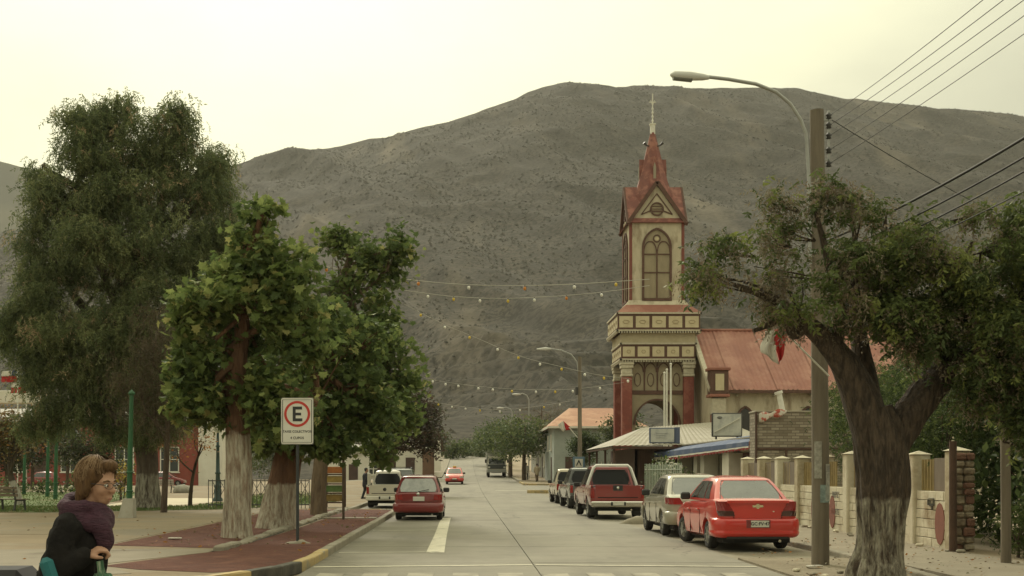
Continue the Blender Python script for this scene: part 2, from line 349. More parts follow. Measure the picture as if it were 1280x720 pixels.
def sheet(name, x0, x1, ys, dz, m, skirt=0.1, parent=None, nx=2, jit=0.0):
    xs_ = [x0+(x1-x0)*i/(nx-1) for i in range(nx)]
    mb = MB(); vs = []
    for y in ys:
        for i, x in enumerate(xs_): vs.append((x, y, gz(x, y)+dz))
    fs = [(j*nx+i, j*nx+i+1, (j+1)*nx+i+1, (j+1)*nx+i) for j in range(len(ys)-1) for i in range(nx-1)]
    rim = [i for i in range(nx)] + [(j)*nx+nx-1 for j in range(1, len(ys))] + [(len(ys)-1)*nx+i for i in range(nx-2, -1, -1)] + [j*nx for j in range(len(ys)-2, 0, -1)]
    o = len(vs)
    for i in rim: vs.append((vs[i][0], vs[i][1], vs[i][2]-skirt))
    k = len(rim); fs += [(rim[i], o+i, o+(i+1)%k, rim[(i+1)%k]) for i in range(k)]
    mb.add(vs, fs); return mb.build(name, m, parent)
def yr(a, b, st): n = max(2, int(round((b-a)/st))+1); return [a+(b-a)*i/(n-1) for i in range(n)]
road = tag(sheet('road', -2.62, 4.97, yr(16.6, 216, 4), -0.02, M_joint, .04), 'pale grey concrete slab street running away to the hill', 'road', kind='structure')
cross = tag(sheet('cross_street', -90, 90, yr(-12, 16.6, 7), -0.012, M_conc, .04, nx=9), 'worn concrete side street crossing in front', 'road', kind='structure')
yy = 16.62; edges = [16.62]
while yy < 210: yy += 4.6 + random.uniform(-.25, .25); edges.append(yy)
for j in range(len(edges)-1):
    a, b = edges[j]+.012, edges[j+1]-.012
    for (x0, x1) in ((-2.6, XC-.010), (XC+.010, 4.95)):
        dz = random.uniform(-.003, .003) + .004
        sheet('slab', x0, x1, [a, b] if b < 60 else yr(a, b, 2.3), dz, M_conc, .05, parent=road)
# right bay where the cars stand: packed earth and patched concrete, forecourt by the church
tag(sheet('parking_strip', 4.97, 7.0, yr(16.6, 82, 4), -.006, mat('parking_strip_earth', (.27,.235,.17), (.22,.19,.14), scale=.7, rough=.95, bump=.3, bscale=20, c3=(.31,.285,.22), scale3=.5), .05), 'dusty strip of packed earth beside the street slabs', 'parking strip', kind='structure')
tag(sheet('church_forecourt', 4.97, 13.0, yr(82, 103, 3), -.004, M_conc, .05), 'open concrete forecourt before the church', 'forecourt', kind='structure')
tag(sheet('parking_bay', -4.55, -2.62, yr(46.6, 67.4, 3), -.004, M_conc, .05), 'concrete parking bay let into the pavement', 'parking bay', kind='structure')
# painted markings, children of the road
def marking(name, pts, z=.012, m=M_paint):
    mb = MB(); vs = [(x, y, gz(x, y)+z) for x, y in pts]; mb.add(vs, [tuple(range(len(vs)))]); o = mb.build(name, m, None); o.parent = road; return o
for k in range(14):
    x0 = -2.3 + k*.70
    if x0 < 4.6: marking('crosswalk_bar', [(x0,16.75),(x0+.40,16.75),(x0+.40,18.95),(x0,18.95)], m=M_paintw)
marking('stop_line', [(-2.55,20.05),(XC-.03,20.5),(XC-.03,20.66),(-2.55,20.21)]); marking('stop_line', [(XC+.03,20.5),(4.9,20.12),(4.9,20.26),(XC+.03,20.66)])
marking('bay_line', [(-2.5,23.6),(-.72,23.75),(-.72,23.87),(-2.5,23.72)]); marking('bay_line', [(-2.5,32.3),(-.75,32.45),(-.75,32.6),(-2.5,32.45)])
marking('lane_line', [(-.78,23.65),(-.42,23.65),(-.47,30),(-.50,37.5),(-.50,41.0),(-.80,41.0),(-.82,37.5),(-.78,30)])
marking('bay_line', [(-2.5,41.0),(-.8,41.0),(-.8,41.15),(-2.5,41.15)])
marking('crosswalk_bar', [(2.2,88),(4.6,88),(4.6,88.6),(2.2,88.6)])

# ------------------------------------------------------------------ kerbs: single stones along a path
def resample(path, st):
    pts = [Vector(p) for p in path]; out = [pts[0]]; acc = 0
    for a, b in zip(pts, pts[1:]):
        L = (b-a).length; d = st-acc
        while d <= L: out.append(a+(b-a)*(d/L)); d += st
        acc = (acc+L) % st
    return out
def kerb(label, path, inner, paint=None, st=1.0, h=.14, w=.17):
    """path runs along the road edge; inner = +1 if pavement lies left of it"""
    pts = resample([(*p, 0) for p in path], st); bed = MB(); n = len(pts)
    nor = []
    for i in range(n):
        t = (pts[min(i+1,n-1)]-pts[max(i-1,0)]).normalized(); nor.append(Vector((-t.y, t.x, 0))*inner)
    for i in range(n-1):
        a, b = pts[i], pts[i+1]; q = [a, b, b+nor[i+1]*w, a+nor[i]*w]
        bed.add([(p.x, p.y, gz(p.x,p.y)-.05) for p in q]+[(p.x, p.y, gz(p.x,p.y)+h-.03) for p in q], [(0,1,2,3),(4,5,6,7),(0,1,5,4),(1,2,6,5),(2,3,7,6),(3,0,4,7)])
    K = tag(bed.build('kerb', M_joint), label, 'kerb', kind='structure')
    for i in range(n-1):
        a, b = pts[i], pts[i+1]; d = (b-a).normalized()*.008; a = a+d; b = b-d
        e = nor[i]*.004; j = random.uniform(-.008, .008)
        q = [a-e, b-nor[i+1]*.004, b+nor[i+1]*(w+.004), a+nor[i]*(w+.004)]; c = .018
        lo = [(p.x, p.y, gz(p.x,p.y)-.04) for p in q]; mid = [(p.x, p.y, gz(p.x,p.y)+h+j-c) for p in q]
        cen = sum(q, Vector())/4; top = [(p.x+(cen.x-p.x)*.10, p.y+(cen.y-p.y)*.04, gz(p.x,p.y)+h+j) for p in q]
        mb = MB(); mb.add(lo+mid+top, [(0,1,5,4),(1,2,6,5),(2,3,7,6),(3,0,4,7),(4,5,9,8),(5,6,10,9),(6,7,11,10),(7,4,8,11),(8,9,10,11)])
        m = paint(cen) if paint else M_kerb
        s = mb.build('kerb_stone', m or M_kerb, None); s.parent = K
    return K
def left_paint(c):
    if c.y < 17.0 or c.x < -3.3: return M_yel
    if c.y < 19.4: return M_blk if 18.0 < c.y < 19.3 else M_yel
    if c.y < 23: return M_yel
    return M_kerb
arc = [(-34,15.0),(-8,15.0),(-5.6,15.35),(-4.3,16.0),(-3.55,16.9),(-3.16,17.8),(-2.8,18.9),(-2.62,20.2),(-2.6,21.5),(-2.6,45.4),(-2.75,46.1),(-3.2,46.5),(-4.4,46.6)]
kerb('stone kerb with worn yellow paint round the planted street corner', arc, 1, left_paint)
kerb('plain stone kerb along the parking bay by the plaza', [(-4.55,46.7),(-4.55,67.3)], 1, st=2)
kerb('plain stone kerb past the white house', [(-4.4,67.4),(-2.8,67.5),(-2.62,68.2),(-2.6,118)], 1, st=2)
kerb('plain stone kerb below the dark trees', [(-2.6,130),(-2.6,205)], 1, st=3)
kerb('low kerb between the parked cars and the block wall', [(6.6,16.5),(6.95,19.5),(7.0,24),(7.0,81)], -1, st=1.5, h=.10)
kerb('yellow kerb nose at the end of the car park strip', [(7.0,81.2),(6.3,81.0),(4.6,80.6),(4.15,81.2),(4.3,82.0),(7.0,82.4)], -1, lambda c: M_yel, st=.8, h=.2)
kerb('yellow kerb before the pale blue house', [(16,103.4),(6.4,103.2),(5.5,103.6),(5.2,104.6),(5.1,112)], 1, lambda c: M_yel, st=1.5)
kerb('plain kerb under the street trees beyond the church', [(5.1,112),(5.0,205)], -1, st=3)

# ------------------------------------------------------------------ pavements and plaza
M_plaza = mat('plaza_earth', (.25,.19,.115), (.195,.145,.088), scale=.5, rough=.95, bump=.25, bscale=18, c3=(.25,.21,.15), scale3=.35, lo3=.5, hi3=.6)
M_walk = mat('plaza_walk_concrete', (.245,.207,.15), (.195,.163,.115), scale=.7, rough=.9, bump=.2, bscale=24, c3=(.15,.12,.08), scale3=.7, lo3=.54, hi3=.64)
M_side = mat('sidewalk_concrete', (.28,.24,.175), (.225,.19,.135), scale=.8, rough=.9, bump=.25, bscale=22, c3=(.22,.18,.125), scale3=.5, lo3=.52, hi3=.66)
def poly_sheet(name, poly, z0, z1, m, parent=None):
    mb = MB(); mb.prism(poly, z0, z1, bottom=False); return mb.build(name, m, parent)
pl = [(-70,15.2)] + [(x-.16 if y > 17 else x, y+.17 if y < 17 else y) for x, y in arc[1:]] + [(-4.7,46.7),(-4.72,62),(-70,62)]
plaza = tag(poly_sheet('plaza_pavement', pl, -.05, .115, M_plaza), 'trodden tan earth and pavement of the town plaza', 'pavement', kind='structure')
tag(sheet('plaza_ground', -70, -4.72, yr(62, 118, 4), .115, M_plaza, .3, nx=14), 'sandy far side of the plaza under the trees', 'pavement', kind='structure')
tag(sheet('pavement', -4.72, -2.77, yr(67.6, 118, 4), .115, M_side, .3), 'narrow pavement beside the plaza', 'pavement', kind='structure')
tag(sheet('far_pavement', -9, -2.77, yr(130, 205, 5), .115, M_side, .3), 'pavement in front of the white far house', 'pavement', kind='structure')
tag(sheet('plaza_street', -80, -2.62, yr(118.2, 129.8, 4), .0, M_conc, .2, nx=14), 'side street behind the plaza', 'road', kind='structure')
tag(sheet('sidewalk', 7.17, 9.45, yr(14, 81, 4), .085, M_side, .3), 'dusty concrete sidewalk along the block wall', 'sidewalk', kind='structure')
tag(sheet('shop_ground', 9.45, 40, yr(14, 103, 4), .06, M_earth, .3, nx=4), 'earth yard ground behind the block wall', 'yard', kind='structure')
tag(sheet('tree_verge', 4.99, 7.1, yr(12.5, 22.0, 1.2), .03, mat('verge_dust', (.27,.225,.155), (.20,.16,.105), scale=1.6, rough=.95, bump=.6, bscale=16), .1, nx=5), 'trampled dusty verge round the pole and tree', 'verge', kind='structure')
tag(sheet('far_sidewalk', 5.27, 20, yr(103.6, 205, 5), .115, mat('far_walk_earth', (.34,.27,.18), (.28,.22,.15), scale=.5, rough=.95), .3, nx=4), 'sandy sidewalk beyond the church under trees', 'sidewalk', kind='structure')
# plaza walks
tag(poly_sheet('walkway', [(-40,16.9),(-6.4,16.9),(-4.9,17.6),(-5.9,19.3),(-4.75,22.1),(-4.75,23.0),(-7.3,23.1),(-14,22.2),(-40,21.6)], .10, .122, M_walk), 'cracked pale concrete walk at the plaza corner', 'walkway', kind='structure')
tag(poly_sheet('walkway', [(-40,29.2),(-13,28.4),(-9.8,28.4),(-7.3,24.0),(-7.3,45.5),(-9.2,46.2),(-11,41),(-13.5,38.3),(-40,37.0)], .10, .1225, mat('buff_walk', (.25,.195,.125), (.20,.155,.098), scale=.6, rough=.92, bump=.2, bscale=20, c3=(.20,.168,.122), scale3=.45)), 'buff concrete walk along the red soil beds', 'walkway', kind='structure')
tag(poly_sheet('garden_path', [(-15.6,50.5),(-12.6,50.2),(-12.0,56.5),(-13.6,68),(-17.5,84),(-21,95),(-24,95),(-20.5,80),(-17.6,66),(-16.2,57.5),(-15.8,53)], .10, .124, mat('pale_path', (.56,.49,.36), (.49,.42,.30), scale=.8, rough=.9, bump=.15, bscale=20)), 'pale sunlit concrete garden path between the lawns', 'path', kind='structure')
M_grassbase = mat('lawn_soil_green', (.085,.125,.036), (.115,.145,.048), scale=1.2, rough=1, bump=.5, bscale=20, c3=(.15,.125,.06), scale3=.4, lo3=.55, hi3=.7)
lawns = [[(-24,42.5),(-15,43.2),(-9.6,46.5),(-8,49.5),(-12.5,49.9),(-22,49.5)], [(-11.6,51.5),(-7.5,51),(-6,60),(-8,80),(-13,84),(-12.8,68),(-11.2,57)], [(-45,50),(-16.6,50.8),(-17.0,58),(-18.6,66),(-22,82),(-45,84)], [(-45,39.5),(-26,40.2),(-25,46),(-45,47)]]
nm = ['lawn strip round the big willowy tree', 'green lawn beside the pale path', 'wide green lawn beyond the benches', 'patchy lawn by the slatted bench']
def inpoly(px, py, poly):
    r = np.zeros(len(px), bool); n = len(poly)
    for i in range(n):
        x1, y1 = poly[i]; x2, y2 = poly[(i+1) % n]
        c = ((y1 > py) != (y2 > py)) & (px < (x2-x1)*(py-y1)/((y2-y1) if y2 != y1 else 1e-9)+x1); r ^= c
    return r
M_blades = [mat('grass_blade_a', (.085,.13,.035), rough=.8, trans=.3), mat('grass_blade_b', (.12,.15,.05), rough=.8, trans=.3), mat('grass_blade_dry', (.20,.17,.085), rough=.8, trans=.3)]
for poly, lb in zip(lawns, nm):
    lawn = tag(poly_sheet('lawn', poly, .10, .14, M_grassbase), lb, 'lawn', kind='structure')
    A = np.array(poly); n = 9000; gx = RNG.uniform(A[:,0].min(), A[:,0].max(), n); gy = RNG.uniform(A[:,1].min(), A[:,1].max(), n); k = inpoly(gx, gy, poly) ; gx, gy = gx[k], gy[k]; n = len(gx)
    a = RNG.random(n)*6.28; hh = .04+.06*RNG.random(n); w = .03
    B = np.stack([gx,gy,np.full(n,.138)],1); D = np.stack([np.cos(a)*w, np.sin(a)*w, np.zeros(n)],1); T = B+np.stack([RNG.normal(0,.03,n), RNG.normal(0,.03,n), hh],1)
    V = np.stack([B-D, B+D, T],1).reshape(-1,3); F = np.arange(3*n).reshape(-1,3)
    tag(link('grass', arr_mesh('grass', V, F, M_blades, RNG.choice(3, n, p=[.5,.38,.12])), None), 'short grass blades of the ' + lb, 'grass', kind='stuff')
# red soil beds with stone edging
M_soil = mat('red_soil', (.135,.048,.032), (.095,.034,.024), scale=5, rough=1, bump=.8, bscale=40, c3=(.175,.072,.048), scale3=2.0, lo3=.52, hi3=.7)
def soil(poly, label):
    A = np.array(poly); bm = bmesh.new(); st = .3
    vs = [bm.verts.new((x, y, .14)) for x, y in poly]; f = bm.faces.new(vs)
    bmesh.ops.triangulate(bm, faces=[f]); 
    for _ in range(5):
        long_e = [e for e in bm.edges if e.calc_length() > .55]
        if not long_e: break
        bmesh.ops.subdivide_edges(bm, edges=long_e, cuts=1); bmesh.ops.triangulate(bm, faces=bm.faces[:])
    for v in bm.verts:
        if not v.is_boundary: v.co.z = .145 + .03*mnoise.noise((v.co.x*1.3, v.co.y*1.3, 0)) + .012*mnoise.noise((v.co.x*5, v.co.y*5, 3))
        else: v.co.z = .12
    bmesh.ops.recalc_face_normals(bm, faces=bm.faces[:])
    if sum(f.normal.z for f in bm.faces) < 0: bmesh.ops.reverse_faces(bm, faces=bm.faces[:])
    me = bpy.data.meshes.new('soil_bed'); bm.to_mesh(me); bm.free(); me.materials.append(M_soil)
    for p in me.polygons: p.use_smooth = True
    return tag(link('soil_bed', me), label, 'soil bed', kind='structure')
soil([(-4.6,22.6),(-5.75,19.0),(-5.0,18.3),(-3.75,17.75),(-3.35,18.1),(-2.98,19.2),(-2.8,20.6),(-2.8,37.4),(-4.4,37.5),(-4.38,30)], 'red soil strip along the yellow kerb with the parking sign')
soil([(-4.45,38.2),(-2.8,38.1),(-2.8,45.4),(-3.2,46.2),(-4.45,46.2)], 'small red soil square at the end of the kerb strip')
soil([(-4.75,23.3),(-7.2,24.2),(-7.15,33),(-7.2,46),(-4.85,46),(-4.72,36),(-4.7,29)], 'red soil bed round the whitewashed plane trees')
edging = tag(MB().prism([(-4.72,22.3),(-4.45,22.3),(-4.5,46),(-4.77,46)], .05, .13).build('bed_edging', M_joint), 'rough stone edging between the two red beds', 'edging', kind='structure')
y = 22.35
while y < 45.8:
    L = random.uniform(.45, .95); xx = -4.59 + random.uniform(-.03,.03)-(y-22)*.002; w = random.uniform(.11,.15); h = .19+random.uniform(-.02,.04)
    mb = MB(); mb.bbox(xx-w, xx+w, y, y+L-.03, .08, h, .03); s = mb.build('edging_stone', M_kerb, None); s.parent = edging; y += L
tag(sheet('bed_crossing', -4.45, -2.8, [37.5, 38.05], .15, M_kerb, .1), 'narrow concrete strip across the red bed', 'edging', kind='structure')
# ------------------------------------------------------------------ church
M_cream = mat('church_cream_plaster', (.56,.495,.37), (.47,.41,.295), scale=1.2, rough=.88, c3=(.27,.215,.145), scale3=1.1, lo3=.50, hi3=.68, stretch=(1.3,1.3,.45), bump=.2, bscale=12)
M_cream2 = mat('panel_cream', (.58,.50,.33), (.50,.42,.27), scale=2, rough=.85)
M_brown = mat('brown_trim', (.085,.04,.026), (.12,.058,.038), scale=3, rough=.7)
M_red = mat('red_painted_column', (.24,.060,.042), (.185,.048,.035), scale=2, rough=.7, c3=(.28,.095,.068), scale3=1.4)
M_redroof = mat('faded_red_sheet_roof', (.31,.125,.086), (.25,.095,.066), scale=1.1, rough=.7, c3=(.37,.18,.128), scale3=.7, lo3=.48, hi3=.66, stretch=(1,1,.4))
M_spire = mat('dark_red_spire_sheet', (.215,.070,.052), (.155,.052,.04), scale=2, rough=.7, c3=(.30,.125,.09), scale3=1.5)
M_louv = mat('old_window_boards', (.33,.275,.18), (.25,.205,.13), scale=1.4, rough=.7, stretch=(1,1,.35))
M_capital = mat('grey_white_capital', (.55,.50,.38), (.44,.39,.29), scale=5, rough=.85, bump=.4, bscale=14)
M_metal_w = mat('white_metal', (.72,.70,.62), (.62,.60,.52), scale=4, rough=.5)
TX, TY = 14.18, 91.0
church = thing('church', 'cream and red church with tall spired bell tower and red sheet roof', 'church', (TX, TY, 0))
def cpart(mb, name, m): return part(mb, name, m, church)
a = 2.0
def four(fn):
    """fn(T) for the four sides of the tower; T turns the front side's frame"""
    for k in range(4): fn(Matrix.Rotation(k*math.pi/2, 4, 'Z'), k)
mb = MB(); mb.box(-a, a, -a, a, 13.9, 20.3); shaft = cpart(mb, 'tower_shaft', M_cream)
four(lambda T, k: None)
for sx in (-1,1):
    for sy in (-1,1):
        mb = MB(); mb.box(sx*a-.17 if sx>0 else -a-.04, a+.04 if sx>0 else -a+.17, sy*a-.17 if sy>0 else -a-.04, a+.04 if sy>0 else -a+.17, 13.9, 20.25)
        cpart(mb, 'corner_board', mat('corner_red_brown', (.21,.055,.038), (.15,.045,.03), scale=3, rough=.65))
def arch_pts(hw, z0, zs, za, n=8):
    """outline of a pointed opening from left foot over the tip to right foot"""
    L = [(-hw, z0), (-hw, zs)]; Rr = []
    h = za - zs; r = (hw*hw + h*h) / (2*hw)
    for i in range(1, n+1):
        ang = math.acos(max(-1, (r-hw)/r)) * i/n
        L.append((-hw + r - r*math.cos(ang), zs + r*math.sin(ang)))
    return L + [(-x, z) for x, z in L[-2::-1]]
def band(mb, pts, y, w, d, closed=False):
    n = len(pts)
    for i in range(n-1 + (1 if closed else 0)):
        p, q = pts[i], pts[(i+1) % n]; mb.bar((p[0], y, p[1]), (q[0], y, q[1]), w, d, up=(0,1,0) if False else None)
def tower_window(T, k):
    o = arch_pts(1.02, 14.35, 18.2, 19.55)
    mb = MB(); mb.T = T; mb.prism(o, -a-.03, -a+.06, axis='y'); win = cpart(mb, 'window', M_louv)
    mb = MB(); mb.T = T; band(mb, o, -a-.05, .16, .14); mb.bar((-1.1,-a-.07,14.3),(1.1,-a-.07,14.3),.16,.2); f = part(mb, 'window_frame', M_brown, win)
    mb = MB(); mb.T = T; mb.bar((0,-a-.05,14.35),(0,-a-.05,18.0),.09,.1)
    for z in (16.3, 17.65): mb.bar((-1.0,-a-.045,z),(1.0,-a-.045,z),.09,.08)
    for s in (-1,1):
        q = [(s*.5+x*.5, z) for x, z in arch_pts(.95, 17.7, 17.75, 18.6, 5)]; band(mb, q, -a-.045, .07, .08)
    ring = [(.26*math.cos(t*math.pi/6), 18.82+.26*math.sin(t*math.pi/6)) for t in range(12)]; band(mb, ring, -a-.045, .07, .08, True)
    part(mb, 'tracery', M_brown, win)
    mb = MB(); mb.T = T; mb.prism([(.16*math.cos(t*math.pi/4), 18.82+.16*math.sin(t*math.pi/4)) for t in range(8)], -a-.05, -a-.02, axis='y'); part(mb, 'rosette', M_cream2, win)
    # gable above
    mb = MB(); mb.T = T; mb.prism([(-2.05,20.25),(2.05,20.25),(0,22.85)], -a-.01, -a+.25, axis='y'); g = cpart(mb, 'gable', M_cream)
    mb = MB(); mb.T = T
    for s in (-1,1):
        mb.bar((s*2.22,-a-.18,19.85),(0,-a-.18,23.0),.14,.28); 
    part(mb, 'barge_board', M_brown, g)
    mb = MB(); mb.T = T; tri = [(-1.25,20.55),(1.25,20.55),(0,22.1)]; q = [(-1.15,20.6),(0,22.15),(1.15,20.6)]; band(mb, [q[0], (-.55,20.85), (.55,20.85), q[2], q[1]], -a-.04, .07, .08, True); part(mb, 'gable_moulding', M_brown, g)
    mb = MB(); mb.T = T; c = [(.46*math.cos(t*math.pi/8), 21.0+.46*math.sin(t*math.pi/8)) for t in range(16)]; mb.prism(c, -a-.06, -a, axis='y'); rw = part(mb, 'round_window', M_louv, g)
    mb = MB(); mb.T = T; band(mb, c, -a-.07, .12, .1, True)
    for z in (20.8,21.0,21.2): mb.bar((-.4,-a-.07,z),(.4,-a-.07,z),.05,.05)
    part(mb, 'round_frame', M_brown, g)
    # gable roof: two sheets from the front edge back to the spire
    for s in (-1,1):
        mb = MB(); mb.T = T; y0, y1 = -a-.16, 0.0
        A = (s*2.2,y0,19.95); B = (0,y0,23.05); C = (0,y1,23.05); D = (s*2.2,y1,19.95); n = Vector((s*3.1,0,2.2)).normalized()*.07
        mb.add([A,B,C,D]+[tuple(Vector(p)+n) for p in (A,B,C,D)], [(0,1,2,3),(4,5,6,7),(0,1,5,4),(1,2,6,5),(3,0,4,7)])
        cpart(mb, 'gable_roof', M_spire)
four(tower_window)
mb = MB(); prof = [(1.55,21.2),(1.42,22.3),(1.14,23.2),(.84,24.3),(.12,27.45)]
for i in range(len(prof)-1):
    (r0,z0),(r1,z1) = prof[i], prof[i+1]
    P0 = [(r0*math.cos(math.pi/8+k*math.pi/4)*1.08, r0*math.sin(math.pi/8+k*math.pi/4)*1.08, z0) for k in range(8)]; P1 = [(r1*math.cos(math.pi/8+k*math.pi/4)*1.08, r1*math.sin(math.pi/8+k*math.pi/4)*1.08, z1) for k in range(8)]
    mb.add(P0+P1, [(k,(k+1)%8,8+(k+1)%8,8+k) for k in range(8)])
spire = cpart(mb, 'spire', M_spire)
def lucarne(T, k):
    mb = MB(); mb.T = T; mb.prism([(-.17,23.2),(.17,23.2),(.17,24.5),(0,25.2),(-.17,24.5)], -1.02, -.3, axis='y'); l = part(mb, 'lucarne', M_spire, spire)
    mb = MB(); mb.T = T; mb.prism([(-.10,23.5),(.10,23.5),(.10,24.4),(0,24.75),(-.10,24.4)], -1.05, -1.01, axis='y'); part(mb, 'lucarne_opening', mat('louvre_grey', (.30,.26,.19), rough=.8), spire)
four(lucarne)
for sx in (-1,1):
    mb = MB(); mb.tube([(sx*.3,-.25,26.15),(sx*.5,-.35,26.18),(sx*.72,-.42,26.36)], [.05,.06,.12], 10); cpart(mb, 'horn_speaker', mat('dark_metal', (.05,.047,.042), rough=.5))
mb = MB(); mb.box(-.17,.17,-.17,.17,27.1,27.85); mb.box(-.22,.22,-.22,.22,27.82,27.9); cpart(mb, 'cross_pedestal', M_metal_w)
mb = MB(); mb.tube([(0,0,27.8),(0,0,30.2)], .045, 6); mb.bar((-.26,0,29.55),(.26,0,29.55),.07)
for z in (28.15,28.45,28.75,29.05): mb.ell((0,0,z), .085, 6, 4)
for s in (-1,1): mb.bar((0,0,29.3),(s*.15,0,29.7),.04)
cpart(mb, 'cross', M_metal_w)
# skirt roof and the two panelled bands
mb = MB(); q = [(2.25,14.2),(2.35,14.0),(2.2,13.98)]; 
def frust(mb, h0, z0, h1, z1):
    mb.add([(-h0,-h0,z0),(h0,-h0,z0),(h0,h0,z0),(-h0,h0,z0),(-h1,-h1,z1),(h1,-h1,z1),(h1,h1,z1),(-h1,h1,z1)], [(0,1,5,4),(1,2,6,5),(2,3,7,6),(3,0,4,7),(3,2,1,0),(4,5,6,7)])
frust(mb, 2.35, 13.85, 2.05, 14.25); cpart(mb, 'shaft_base', M_cream)
mb = MB(); frust(mb, 3.12, 13.2, 2.3, 13.9); cpart(mb, 'skirt_roof', M_redroof)
def panel_band(name, h, z0, z1, npan, dz_dentil):
    mb = MB(); mb.box(-h,h,-h,h,z0,z1); b = cpart(mb, name, M_brown)
    def side(T, k):
        w = 2*h/npan
        for i in range(npan):
            x = -h + w*(i+.5)
            mb = MB(); mb.T = T; mb.box(x-w/2+.11, x+w/2-.11, -h-.025, -h+.05, z0+.16, z1-.16); p = part(mb, 'panel', M_cream2, b)
            mb = MB(); mb.T = T; c = (z0+z1)/2
            ring = [(x+.15*math.cos(t*math.pi/3)*(1.6 if npan==5 and h>2.9 else 1), c+.13*math.sin(t*math.pi/3)) for t in range(6)]; band(mb, ring, -h-.035, .035, .03, True)
            part(mb, 'panel_ornament', mat('ornament_tan', (.33,.25,.15), rough=.8), b)
        mb = MB(); mb.T = T; mb.box(-h-.12, h+.12, -h-.12, -h+.02, z0-.10, z0); mb.box(-h-.1, h+.1, -h-.1, -h+.02, z1, z1+.12); part(mb, 'moulding', M_capital, b)
        mb = MB(); mb.T = T; n = int(2*h/.19)
        for i in range(n): x = -h + (i+.5)*2*h/n; mb.box(x-.05, x+.05, -h-.09, -h+.02, z0-dz_dentil, z0-.10)
        d = part(mb, 'dentils', M_capital, b); d['kind'] = 'stuff'
    four(side); return b
panel_band('upper_band', 3.02, 11.95, 13.1, 5, .24)
mb = MB(); mb.box(-2.72,2.72,-2.72,2.72,10.95,11.75); cpart(mb, 'frieze', mat('frieze_cream', (.46,.40,.27), (.40,.34,.22), scale=2, rough=.85))
panel_band('lower_band', 2.72, 9.85, 10.9, 5, .24)
# porch
for sx in (-1,1):
    for sy in (-1,1):
        cx, cy = sx*2.28, sy*2.28
        mb = MB(); mb.bbox(cx-.37,cx+.37,cy-.37,cy+.37,.0,8.55,.05); c = cpart(mb, 'column', M_red)
        mb = MB()
        for z0, z1, w in ((8.55,8.75,.42),(8.75,9.15,.38),(9.15,9.4,.46),(9.4,9.62,.5)): mb.bbox(cx-w,cx+w,cy-w,cy+w,z0,z1,.04)
        part(mb, 'capital', M_capital, c)
        mb = MB(); mb.bbox(cx-.46,cx+.46,cy-.46,cy+.46,0,.5,.05); part(mb, 'column_base', M_capital, c)
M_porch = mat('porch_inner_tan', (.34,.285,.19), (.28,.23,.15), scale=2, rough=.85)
def porch_side(T, k):
    if k == 1: return                      # the side joined to the nave
    hw = 1.92; y0, y1 = -2.12, -1.92
    rw = 1.72 if k != 3 else .8
    mb = MB(); mb.T = T; N = 20; zc = 4.9 if k != 3 else 4.6
    xs_ = np.linspace(-hw, hw, 41); zt = 7.3
    def bot(x): return zc+math.sqrt(max(0, rw*rw-x*x))*1.12 if abs(x) < rw else .15
    top = [(x, zt) for x in xs_]; lowp = [(-hw,.15),(-rw-.001,.15)] + [(x, bot(x)) for x in np.linspace(-rw, rw, 25)] + [(rw+.001,.15),(hw,.15)]
    # spandrel as quads per column slice
    X = [p[0] for p in lowp]; Z = [p[1] for p in lowp]
    for i in range(len(X)-1):
        v = [(X[i],y0,Z[i]),(X[i+1],y0,Z[i+1]),(X[i+1],y0,zt),(X[i],y0,zt)]; v2 = [(p[0],y1,p[2]) for p in v]
        mb.add(v+v2, [(0,1,2,3),(4,5,6,7),(0,1,5,4)])
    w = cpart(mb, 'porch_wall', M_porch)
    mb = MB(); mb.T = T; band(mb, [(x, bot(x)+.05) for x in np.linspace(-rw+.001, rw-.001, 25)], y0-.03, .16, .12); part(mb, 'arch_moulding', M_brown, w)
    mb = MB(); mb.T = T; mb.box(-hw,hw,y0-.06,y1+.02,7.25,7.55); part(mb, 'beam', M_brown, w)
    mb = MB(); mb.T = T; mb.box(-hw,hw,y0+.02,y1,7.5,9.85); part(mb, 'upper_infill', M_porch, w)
    for i in range(4):
        x = -hw + (i+.5)*2*hw/4; mb = MB(); mb.T = T
        mb.bar((x-.46,y0-.02,7.5),(x-.46,y0-.02,9.85),.1,.08); band(mb, [(x+p[0], p[1]) for p in arch_pts(.42, 8.9, 9.0, 9.6, 4)], y0-.015, .08, .07)
        band(mb, [(x+.24*math.cos(t*math.pi/4), 8.35+.5*math.sin(t*math.pi/4)) for t in range(8)], y0-.005, .05, .05, True); part(mb, 'lattice', M_brown, w)
four(porch_side)
mb = MB(); mb.box(-3.0,3.3,-3.0,3.0,.0,.16); cpart(mb, 'porch_step', M_kerb)
# nave: ridge runs away from the street to the right
g0 = 3.25; nl = 24.0; hy = 7.0; ez, rzg = 7.35, 12.2
mb = MB(); mb.box(g0, g0+nl, -hy+.3, hy-.3, 0, ez)
mb.prism([(-hy+.3, ez),(hy-.3, ez),(0, rzg-.25)], g0, g0+.3, axis='x'); mb.prism([(-hy+.3, ez),(hy-.3, ez),(0, rzg-.25)], g0+nl-.3, g0+nl, axis='x'); nave = cpart(mb, 'nave_wall', M_cream)
for s in (-1,1):
    # corrugated sheets side by side
    ns = 16; w = (nl+.6)/ns
    for i in range(ns):
        mb = MB(); x0 = g0-.25+i*w
        def F(u, v, x0=x0): 
            yy_ = s*(hy+.25)*(1-v); zz_ = ez-.12 + (rzg-ez+.12)*v
            return (x0+u*(w+.03), yy_, zz_+.035*math.sin(u*w/.32*2*math.pi)+ (.03 if i % 2 else .0))
        mb.grid(F, 20, 2, smooth=True); part(mb, 'roof_sheet', M_redroof, nave)
mb = MB(); mb.tube([(g0-.3,0,rzg+.06),(g0+nl+.3,0,rzg+.06)], .12, 6); part(mb, 'ridge_cap', M_redroof, nave)
